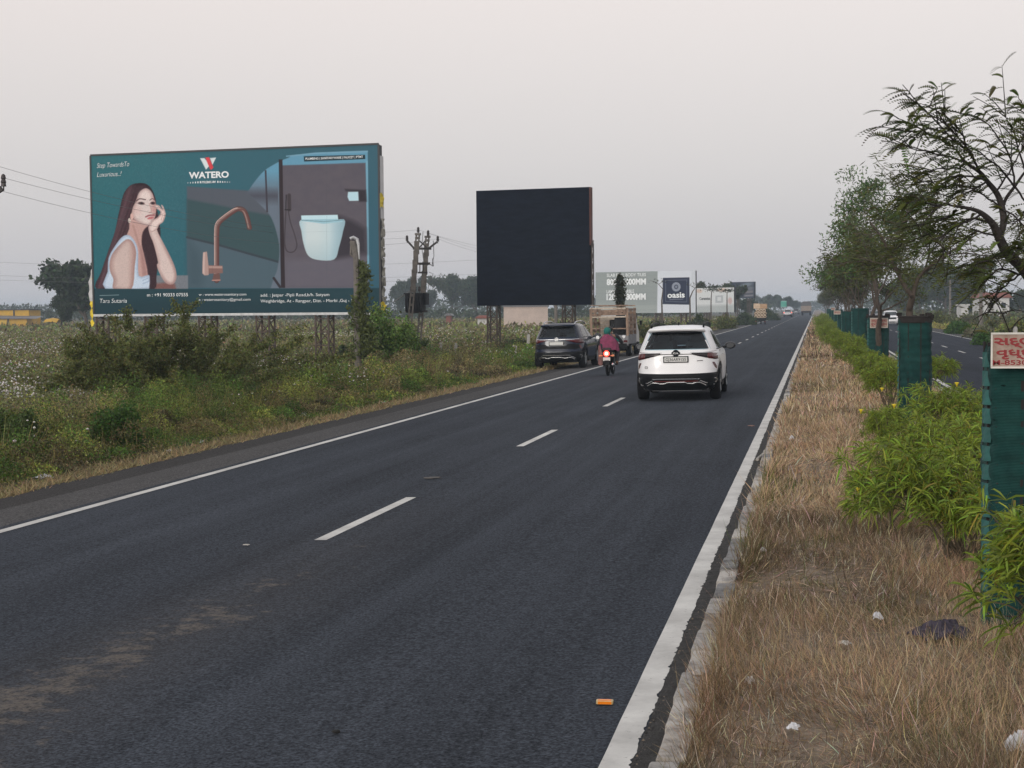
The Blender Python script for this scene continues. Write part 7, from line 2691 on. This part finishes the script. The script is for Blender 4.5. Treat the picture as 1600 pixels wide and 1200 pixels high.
bush('dark round shrub in front of the framed logo billboard', 1090, 475, 140.0, 1.2, 2.4, DK, 226, (.2, .12), 3000)
rg = random.Random(17)
sides = ['nearest the camera', 'second from the camera', 'third from the camera', 'fourth from the camera', 'fifth from the camera', 'sixth from the camera', 'seventh from the camera', 'eighth from the camera', 'ninth from the camera', 'farthest from the camera']
for k, (px, py, d) in enumerate(((1592, 500, 66), (1560, 500, 78), (1575, 495, 92), (1530, 497, 98), (1548, 492, 110), (1500, 495, 112), (1585, 488, 125), (1512, 488, 140), (1470, 492, 150), (1450, 488, 170))):
    bush('bush on the verge beyond the far carriageway, ' + sides[k], px, py, d, rg.uniform(1.8, 3.4), rg.uniform(1.0, 1.9), [OL, DG, YG, GY][k % 4], 240 + k, (.08 + .001 * d, .05 + .0006 * d), 4500, 'dense', -.22, group='bushes beyond the far carriageway')

# ---- background trees
mods = []


def far_tree_proto(seed, base, H=8.0, W=7.5, n=13000, leaf=.52):
    rng_ = np.random.default_rng(seed)
    segs, tips = [], []
    grow(rng_, (0, 0, 0), (rng_.normal() * .08, 0, 1), H * .28, .22, 3, segs, tips, .62, .25, (3, 4), .74, .2, .03)
    tips = np.array(tips)
    k = np.array([W / 2 / np.percentile(np.abs(tips[:, 0]), 95), W / 2 / np.percentile(np.abs(tips[:, 1]), 95), H * .93 / tips[:, 2].max()])
    segs = [([q * (1, 1, k[2]) * np.where(q[2] > H * .2, k * (1, 1, 0) + (0, 0, 1), 1) for q in pts], rr_) for pts, rr_ in segs]
    tips = tips * k
    cl = tips[rng_.permutation(len(tips))[:70]]
    per = n // len(cl)
    C_ = np.repeat(cl, per, 0)
    dd = rng_.normal(size=(len(C_), 3)); dd /= np.linalg.norm(dd, axis=1, keepdims=True)
    C_ = C_ + dd * rng_.random((len(C_), 1)) ** .5 * np.repeat(rng_.uniform(.7, 1.5, (len(cl), 1)), per, 0) * np.array([1, 1, .75])
    n2_ = len(C_)
    V, F = leaf_quads(C_, leaf * (.6 + .7 * rng_.random(n2_)), leaf * .6, rng_, up=.1)
    return segs, V, F, np.repeat(shade(base, n2_, rng_, .55, 1.5), 4, 0)


FTP = [far_tree_proto(300, (.034, .052, .020)), far_tree_proto(301, (.040, .056, .024), 8, 6.0), far_tree_proto(302, (.044, .060, .022), 8, 9.5)]
firsts = {}


def far_tree(label, px, top_py, d, kind, wscale=1.0, zb=-.36, group='background trees', name='broadleaf_tree'):
    t_ = at(px, top_py, d)
    H = t_.z - zb
    if kind not in firsts:
        o = empty(name, (0, 0, 0), 0, label, 'tree', group)
        segs, V, F, c = FTP[kind]
        tubes(segs, 6).build('trunk', M_BARK, o, smooth=True)
        npmesh('crown', V, F, M_LEAF, o, c)
        firsts[kind] = o
    else:
        o = copy_tree(firsts[kind]); o['label'] = label; o['group'] = group
    s = H / 8.0
    o.location = (t_.x, t_.y, zb)
    o.scale = (s * wscale, s * wscale, s)
    o.rotation_euler = (0, 0, (px * .37) % 6.28)
    return o


far_tree('big dark tree behind the left edge of the teal billboard', 134, 402, 185, 0, 1.12)
far_tree('dark tree hidden behind the left half of the teal billboard', 205, 430, 190, 0, 1.0)
far_tree('low dark tree between the yellow building and the big tree', 92, 452, 195, 1, .9)
far_tree('small tree crown just right of the teal billboard', 618, 438, 380, 1, .62)
far_tree('flat-topped tree left of the transformer pole', 640, 432, 400, 0, .62)
far_tree('broad dark tree between the transformer pole and the black billboard', 705, 428, 360, 2, .82)
far_tree('dark tree touching the left side of the black billboard', 746, 430, 350, 0, .95)
far_tree('dark tree under the left half of the black billboard', 772, 440, 320, 1, .9)
far_tree('dark tree under the right end of the black billboard', 905, 450, 320, 0, .8)
far_tree('tree behind the transformer tank', 665, 452, 400, 1, 1.0)
far_tree('flat dark crown behind the white poster billboard, left one', 1108, 440, 232, 2, .72, name='umbrella_tree')
far_tree('flat dark crown behind the white poster billboard, right one', 1138, 444, 240, 2, .6, name='umbrella_tree')
far_tree('hazy dark tree below the distant dark billboard', 1168, 466, 300, 0, 1.0)
far_tree('hazy pale tree crown far left of the green road sign', 1198, 460, 620, 2, .9)
far_tree('hazy tree crown behind the green road sign', 1222, 460, 520, 0, 1.1)
far_tree('farthest hazy tree crown beside the lorry', 1243, 469, 640, 0, .9)
far_tree('tall blue-dark tree beyond the far carriageway, centre of its clump', 1478, 404, 280, 2, .85, -.22)
far_tree('blue-dark tree beyond the far carriageway, left of its clump', 1438, 418, 300, 0, .85, -.22)
far_tree('blue-dark tree beyond the far carriageway, right of its clump', 1512, 424, 300, 1, .95, -.22)
far_tree('smaller hazy tree left of the red-roofed house', 1527, 446, 240, 1, .8, -.22)
far_tree('smaller hazy tree right of the red-roofed house', 1594, 452, 235, 2, .7, -.22)
far_tree('hazy tree beyond the far carriageway, seen between the tree guards', 1400, 440, 260, 1, .9, -.22)

# slim tree behind the pickup
ST = empty('slim_tree', (0, 0, 0), 0, 'slim columnar tree with a bare trunk behind the pickup truck', 'tree')
b = at(969, 530, 84); ST.location = (b.x, b.y, -.36)
H = at(969, 432, 84).z + .36
mb = MB(); mb.tube([(0, 0, -.1), (.03, 0, 1.2), (-.02, 0, 2.4), (0, 0, H * .95)], [.13, .11, .08, .02], 8); mb.build('trunk', mat('brown_trunk', (.12, .075, .05), .9, var=.3), ST)
r_ = np.random.default_rng(5)
n = 2600
tz = r_.random(n)
C_ = np.stack([r_.normal(size=n) * .085 * (.5 + np.sin(tz * 3.0)), r_.normal(size=n) * .085 * (.5 + np.sin(tz * 3.0)), H + .1 - tz * 2.0], 1)
C_[:60] = np.array([0, 0, H - .25]) + r_.normal(size=(60, 3)) * np.array([.24, .15, .08])
V, F = leaf_quads(C_, .16, .07, r_, D=r_.normal(size=(n, 3)) * .6 + np.array([0, 0, -.6]))
npmesh('crown', V, F, M_LEAF, ST, np.repeat(shade((.075, .085, .048), n, r_), 4, 0))
# bare saplings in front of the hoardings
for lb, L, d in (('thin bare sapling left of the framed logo', [(1036, 486), (1034, 470), (1036, 452), (1029, 444)], 138), ('thin bare sapling right of the framed logo', [(1079, 486), (1078, 466), (1082, 456), (1086, 450)], 138),
                 ('thin umbrella-topped sapling before the white poster, left one', [(1111, 490), (1111, 470), (1112, 456)], 185), ('thin umbrella-topped sapling before the white poster, right one', [(1136, 488), (1136, 470), (1136, 458)], 185)):
    o = empty('sapling', (0, 0, 0), 0, lb, 'tree')
    pts = [at(x, y, d) for x, y in L]
    pts[0].z = -.4
    o.location = (pts[0].x, pts[0].y, -.36)
    pl = [p_ - Vector(o.location) for p_ in pts]
    mb = MB(); mb.tube(pl, [.10, .07, .05, .03][:len(pl)], 5)
    for s in (-1, 1):
        mb.tube([pl[-1], pl[-1] + Vector((s * .45, 0, .25)), pl[-1] + Vector((s * .8, 0, .35))], [.035, .025, .015], 4)
    mb.build('trunk', M_BARK, o)
    n = 160 if 'umbrella' in lb else 24
    C_ = np.array(pl[-1]) + r_.normal(size=(n, 3)) * np.array([.55, .4, .10]) + np.array([0, 0, .3])
    V, F = leaf_quads(C_, .22, .10, r_)
    npmesh('crown', V, F, M_LEAF, o, np.repeat(shade((.045, .055, .030), n, r_), 4, 0))

# far woods that read as one mass
r_ = np.random.default_rng(6)
Vs, Fs, Cs, cnt = [], [], [], 0
for (xa, xb, ya, yb, n, hm, sz) in ((-330, -22, 290, 330, 15000, 2.6, .75), (-520, -14, 480, 640, 15000, 6.2, 1.4), (13, 260, 300, 380, 12000, 4.4, 1.0), (13, 480, 500, 640, 10000, 6.6, 1.5), (-13, 13.5, 900, 960, 1500, 5.5, 1.3)):
    x = r_.uniform(xa, xb, n); y = r_.uniform(ya, yb, n)
    h = hm * (.25 + 1.0 * vnoise(x * .045, y * .01, 61, 3)) + .6
    C_ = np.stack([x, y, -.4 + h * r_.random(n) ** .6], 1)
    V, F = leaf_quads(C_, sz, sz * .7, r_)
    Vs.append(V); Fs.append(F + cnt); cnt += len(V); Cs.append(np.repeat(shade((.040, .055, .024), n, r_), 4, 0))
tag(npmesh('far_woods', np.concatenate(Vs), np.concatenate(Fs), M_LEAF, None, np.concatenate(Cs)), kind='stuff')
# ================================================================== buildings and small things
def wall_box(mb, x0, x1, y0, y1, z0, z1):
    mb.box(((x0 + x1) / 2, (y0 + y1) / 2, (z0 + z1) / 2), (x1 - x0, y1 - y0, z1 - z0))


M_YEL = mat('yellow_cladding', (.50, .29, .016), .6, var=.12, scale=1.5)
M_YEL2 = mat('yellow_panel', (.60, .40, .05), .6, var=.1)
M_GREYROOF = mat('grey_sheet_roof', (.16, .16, .17), .6, var=.2)
# yellow building at the left edge, in local axes x right, y away
d = 232
p0 = at(-60, 500, d); p1 = at(84, 500, d)
YB = empty('yellow_building', ((p0.x + p1.x) / 2, p0.y, -.36), math.atan2(p1.y - p0.y, p1.x - p0.x), 'low yellow roadside building with black roof edges at the left edge, beyond the field', 'building')
Wd = (Vector((p1.x, p1.y, 0)) - Vector((p0.x, p0.y, 0))).length
Z = lambda py: at(40, py, d).z + .36
hw = Wd / 2
mb = MB(); wall_box(mb, -hw, hw * .42, 3.2, 9, 0, Z(484.5)); mb.build('upper_wall', M_YEL, YB)
mb = MB(); wall_box(mb, -hw - .2, hw * .42 + .2, 3.0, 9.2, Z(484.4), Z(483)); mb.build('roof_edge', M_DARKFRAME, YB)
mb = MB(); mb.grid([[(-hw - .3, -.1, Z(495.6)), (hw * .75, -.1, Z(497.3))], [(-hw - .3, 3.3, Z(491.2)), (hw * .75, 3.3, Z(494))]])
mb.grid([[(-hw - .3, -.1, Z(497)), (hw * .75, -.1, Z(498.2))], [(-hw - .3, -.1, Z(495.6)), (hw * .75, -.1, Z(497.3))]]); mb.build('canopy_roof', M_GREYROOF, YB)
mb = MB(); wall_box(mb, -hw, hw * .5, .4, 3.1, 0, Z(498)); mb.build('lower_wall', M_YEL, YB)
mb = MB(); wall_box(mb, hw * .08, hw * .11, 3.1, 3.2, Z(496), Z(484.5)); wall_box(mb, hw * .08, hw * .11, .3, .4, 0, Z(498)); mb.build('downpipe', M_DARKFRAME, YB)
mb = MB(); wall_box(mb, -hw * .72, -hw * .12, .34, .40, Z(509), Z(501.5)); mb.build('dark_shutter', M_DARKFRAME, YB)
mb = MB(); wall_box(mb, -hw * .08, hw * .05, .34, .40, Z(508.5), Z(500.5)); wall_box(mb, -hw * .1, hw * .06, .36, .40, Z(509), Z(500)); mb.build('sign_panel', M_YEL2, YB)
mb = MB()
for k in range(5):
    wall_box(mb, -hw * .55 + k * .28, -hw * .55 + k * .28 + .16, .30, .34, Z(506.5), Z(504.5))
mb.build('lettering', M_WHITE_INK, YB)
p2 = at(83, 502, 226)
AW = empty('yellow_awning', (p2.x, p2.y, -.36), 0, 'small orange-yellow awning beside the yellow building, under the dark tree', 'awning')
mb = MB(); mb.grid([[(-1.1 + 2.2 * i / 6, -1.0 + 2.0 * j / 4, Z(502.5) + .55 * math.sin(math.pi * j / 4) - .05 * abs(i - 3)) for i in range(7)] for j in range(5)]); mb.build('canvas', M_YEL, AW, smooth=True)
for x in (-1, 1):
    for y in (-.9, .9):
        mb = MB(); mb.bar((x, y, 0), (x, y, Z(502.5)), .06); mb.build('post', M_RUST, AW)


def house(label, x0, x1, base_d, z1, wallm, roofm, pitch, wins, rz=0.0, depth=6.0, zb=-.36, parapet=False, cat='house'):
    a, b = at(x0, 490, base_d), at(x1, 490, base_d)
    c = (a + b) / 2
    r = empty('house', (c.x, c.y, zb), math.atan2(b.y - a.y, b.x - a.x) + rz, label, cat)
    w_ = (b - a).length / 2
    mb = MB(); wall_box(mb, -w_, w_, 0, depth, 0, z1); mb.build('wall', wallm, r)
    mb = MB()
    if parapet:
        wall_box(mb, -w_ - .15, w_ + .15, -.15, depth + .15, z1, z1 + .18)
    else:
        mb.prism([(-w_ - .35, z1), (w_ + .35, z1), (w_ * .8, z1 + pitch), (-w_ * .8, z1 + pitch)], (0, -.4, 0), (1, 0, 0), (0, 0, 1), (0, depth + .8, 0))
    mb.build('roof', roofm, r)
    for u, v, ww, hh in wins:
        mb = MB(); wall_box(mb, u - ww / 2 - .08, u + ww / 2 + .08, -.06, -.002, v - hh / 2 - .08, v + hh / 2 + .08); f_ = mb.build('window', M_FLEXWHITE, r)
        mb = MB(); wall_box(mb, u - ww / 2, u + ww / 2, -.09, -.062, v - hh / 2, v + hh / 2); mb.build('pane', M_GLOSSB, f_)
    return r


M_PINKW = mat('pinkish_whitewash', (.50, .41, .36), .85, var=.12, scale=.8)
M_WHW = mat('whitewash', (.55, .55, .54), .85, var=.12, scale=.8)
M_REDR = mat('red_roof', (.23, .085, .065), .8, var=.2)
house('long pinkish-white house seen under the black billboard', 787, 856, 172, 2.6, M_PINKW, M_GREYROOF, .5, [], parapet=True)
house('small white outbuilding with a reddish roof left of the black billboard leg', 746, 761, 185, 1.25, M_WHW, M_REDR, .35, [])
house('low brick-red shed in the trees right of the transformer pole', 697, 704, 215, 1.5, M_REDR, M_GREYROOF, .3, [])
house('white house with a red roof beyond the far carriageway', 1538, 1577, 232, 3.4, M_WHW, M_REDR, .8, [(-.9, 2.2, .7, .8), (1.0, 2.2, .7, .8)], zb=-.22)
house('small white hut among bushes beyond the far carriageway', 1502, 1513, 190, 2.2, M_WHW, M_WHW, .2, [], zb=-.22, depth=2, parapet=True)

# concrete fence posts on the verge
M_POST = mat('pale_concrete_post', (.36, .35, .33), .9, var=.25, scale=6)
fp0 = None
for px, ptop, d, lb in ((687, 535, 66, 'white concrete fence post right of the transformer bush'), (712, 536, 68, 'pale fence post between the transformer pole and the black billboard'), (824.5, 522, 63, 'tall white fence post just left of the navy SUV'),
                        (397, 596, 40, 'short white post in the cotton below the teal billboard'), (1586, 510, 60, 'pale post above the red-lettered board, beyond the far carriageway')):
    t_ = at(px, ptop, d)
    zb = -.36 if px < 1400 else -.22
    if fp0 is None:
        mb = MB(); mb.box((0, 0, .5), (.13, .13, 1.0)); mb.prism([(-.065, 1), (.065, 1), (.03, 1.05), (-.03, 1.05)], (0, -.065, 0), (1, 0, 0), (0, 0, 1), (0, .13, 0))
        o = fp0 = mb.build('fence_post', M_POST, None)
    else:
        o = fp0.copy(); COL.objects.link(o)
    o.location = (t_.x, t_.y, zb - .05); o.scale = (1, 1, (t_.z - zb + .05) / 1.05); o.rotation_euler = (rr.uniform(-.05, .05), rr.uniform(-.06, .06), .3)
    tag(o, lb, 'fence post', 'concrete fence posts')
# broken pale branches by the road near the navy SUV
mb = MB()
for L in (([788, 562], [800, 558], [808, 554]), ([788, 562], [789, 549], [787, 546]), ([805, 553], [807, 541], [801, 541]), ([800, 558], [806, 553])):
    mb.tube([at(x, y, 58) for x, y in L], .035, 5)
tag(mb.build('broken_branch', mat('bleached_wood', (.36, .34, .31), .9, var=.2)), 'bleached broken branch lying in the weeds left of the navy SUV', 'branch')


# litter
def crumple(name, label, cat, p, sx_, sy, h, m, seed, n=9, group=None, rz=None):
    q = np.random.default_rng(seed)
    P = []
    a_, b_ = q.uniform(2, 5, 2)
    for i in range(n):
        r = []
        for j in range(n):
            u, v = i / (n - 1) - .5, j / (n - 1) - .5
            z = h * max(0, (1 - 2.6 * (u * u + v * v))) * (.55 + .7 * q.random()) + .004
            r.append((sx_ * (u + .10 * math.sin(a_ * v * 3) + q.normal() * .03), sy * (v + .10 * math.sin(b_ * u * 3) + q.normal() * .03), z))
        P.append(r)
    mb = MB(); mb.grid(P)
    o = mb.build(name, m, None)
    s_ = o.modifiers.new('thick', 'SOLIDIFY'); s_.thickness = .003
    o.location = p
    o.rotation_euler = (0, 0, q.uniform(0, 6) if rz is None else rz)
    return tag(o, label, cat, group, 'thing')


M_LIT = mat('white_plastic', (.58, .58, .60), .45, var=.2, scale=20)
M_LIT2 = mat('grubby_paper', (.45, .42, .38), .8, var=.3, scale=20)
M_ORL = mat('orange_wrapper', (.55, .16, .08), .5, var=.2, scale=10)
GL = 'litter along the road'
for k, (px, py, z, s, h, m_, lb) in enumerate((
        (31, 741, -.20, .26, .14, M_LIT, 'crumpled white plastic bag at the left edge of the verge'), (68, 747, -.20, .26, .06, M_LIT, 'flat white plastic scrap right of the crumpled bag on the left verge'),
        (150, 716, -.20, .24, .18, M_LIT, 'white and orange packet standing at the verge edge'), (143, 720, -.20, .18, .05, M_ORL, 'orange wrapper piece under the white packet on the verge'),
        (121, 726, -.20, .15, .08, mat('green_wrapper', (.03, .22, .12), .5, var=.2), 'small green wrapper in the weeds left of the white packet'), (265, 707, -.20, .12, .06, M_LIT, 'tiny white scrap on the verge below the dark green bush'),
        (315, 692, -.20, .13, .07, M_LIT, 'white scrap on the dry verge right of the dark green bush'), (357, 678, -.20, .14, .07, M_LIT, 'white scrap farther along the dry verge, left of its group'),
        (446, 656, -.20, .14, .07, M_LIT, 'small white scrap on the verge edge below the teal billboard'), (476, 653, -.20, .30, .14, M_LIT, 'larger white bag on the verge edge below the teal billboard'),
        (548, 641, -.20, .26, .07, M_LIT2, 'grey-white scrap on the verge edge below the transformer pole'), (600, 630, -.20, .22, .06, M_LIT, 'white scrap on the verge edge, farthest along before the billboard leg'),
        (769, 568, -.20, .30, .2, M_LIT, 'white bag caught in weeds below the black billboard'), (782, 577, -.2, .24, .12, M_LIT, 'white scrap in weeds nearest the navy SUV'),
        (1373, 812, .13, .12, .06, M_LIT, 'white cup-shaped scrap beside the largest median shrub'), (1193, 863, .11, .07, .04, M_LIT, 'small white scrap in dry grass near the kerb'),
        (1372, 968, .15, .085, .05, M_LIT, 'crumpled white tissue in dry grass left of the purple sack'), (1320, 1007, .14, .08, .02, M_LIT2, 'thin pale strip lying in the dry grass below the white tissue'),
        (1240, 1139, .12, .075, .03, M_LIT, 'folded white paper in the dry grass near the bottom edge'), (1172, 1068, .11, .06, .04, M_LIT2, 'greyish crumpled scrap near the kerb in the dry grass'),
        (1237, 687, .10, .09, .07, M_LIT, 'small white cup in dry grass above the kerb bend'), (1094, 1053, .115, .11, .02, mat('bleached_wood', (.36, .34, .31), .9), 'pale splinter lying across the kerb'),
        (1593, 1178, .13, .14, .12, M_LIT, 'white rag in the bottom right corner'), (1174, 666, .0, .16, .015, mat('brick_dust', (.20, .12, .10), .9), 'flat pinkish chip on the road beside the edge line'),
        (385, 852, -.06, .07, .004, M_LIT2, 'pale flat chip on the road left of the nearest lane dash'), (675, 747, -.06, .26, .004, mat('dried_mud', (.085, .078, .072), .95), 'dried mud patch on the lane line between two dashes'))):
    p = gnd(px, py, z)
    crumple('litter', lb, 'litter', p, s * .72, s * .58, h * .75, m_, 400 + k, group=GL if px < 900 else 'litter on the median')
# purple sack half hidden in the dry grass
p = gnd(1472, 1000, .13)
crumple('sack', 'faded purple sack lying in the dry grass beside the tall guard', 'sack', (p.x, p.y, .14), .27, .20, .09, mat('faded_purple_cloth', (.050, .043, .062), .9, var=.4, scale=14, bump=.5), 77, 16, rz=.3)
# orange reflector lying on the road
p = gnd(945, 1100, 0)
RF = empty('road_reflector', (p.x, p.y, road_z(p.x) + .004), .08, 'orange reflector with a pale casing lying on the road by the edge line', 'reflector')
mb = MB(); mb.prism([(-.042, -.014), (-.036, -.02), (.036, -.02), (.042, -.014), (.042, .014), (.036, .02), (-.036, .02), (-.042, .014)], (0, 0, 0), (1, 0, 0), (0, 1, 0), (0, 0, .018)); mb.build('casing', mat('cream_plastic', (.55, .42, .20), .4, var=.1), RF, bevel=.003)
mb = MB(); mb.box((0, -.0205, .009), (.066, .004, .013)); mb.box((0, -.004, .019), (.064, .024, .003)); mb.build('lens', mat('orange_lens', (.75, .20, .01), .25, var=.1), RF)
p = gnd(525, 1156, -.05)
lump('stone', mat('black_stone', (.012, .012, .012), .9), (p.x, p.y, road_z(p.x) + .012), (.018, .013, .010), rng, 9, 'small black stone on the road near the bottom edge', 'stone', sub=2)
# forked dead twigs on the median
mb = MB()
for L in (([1303, 566], [1312, 562], [1322, 559]), ([1312, 562], [1318, 564])):
    mb.tube([Vector((gnd(x, y, .13).x, gnd(x, y, .13).y, .14)) for x, y in L], .02, 5)
tag(mb.build('dead_branch', mat('dark_bark', (.03, .025, .023), .95)), 'dead dark branch lying on the dry grass left of the tree guards', 'branch')
mb = MB()
for L in (([1183, 718], [1190, 712], [1198, 706]),):
    mb.tube([Vector((gnd(x, y, .03).x, gnd(x, y, .03).y, .03)) for x, y in L], .022, 5)
tag(mb.build('stick', bpy.data.materials['bleached_wood']), 'broken stick lying against the kerb beside the edge line', 'stick')
# ================================================================== the hazy air
hz = MB()
hz.box((0, 745, 5.5), (2560, 1590, 17.0))
hm = bpy.data.materials.new('haze_air')
hm.use_nodes = True
t = hm.node_tree
t.nodes.remove(t.nodes['Principled BSDF'])
pv = t.nodes.new('ShaderNodeVolumePrincipled')
pv.inputs['Color'].default_value = (0.72, 0.86, 1.0, 1)
pv.inputs['Density'].default_value = 0.00055
pv.inputs['Anisotropy'].default_value = 0.0
t.links.new(pv.outputs[0], t.nodes['Material Output'].inputs['Volume'])
tag(hz.build('haze', hm), kind='stuff')
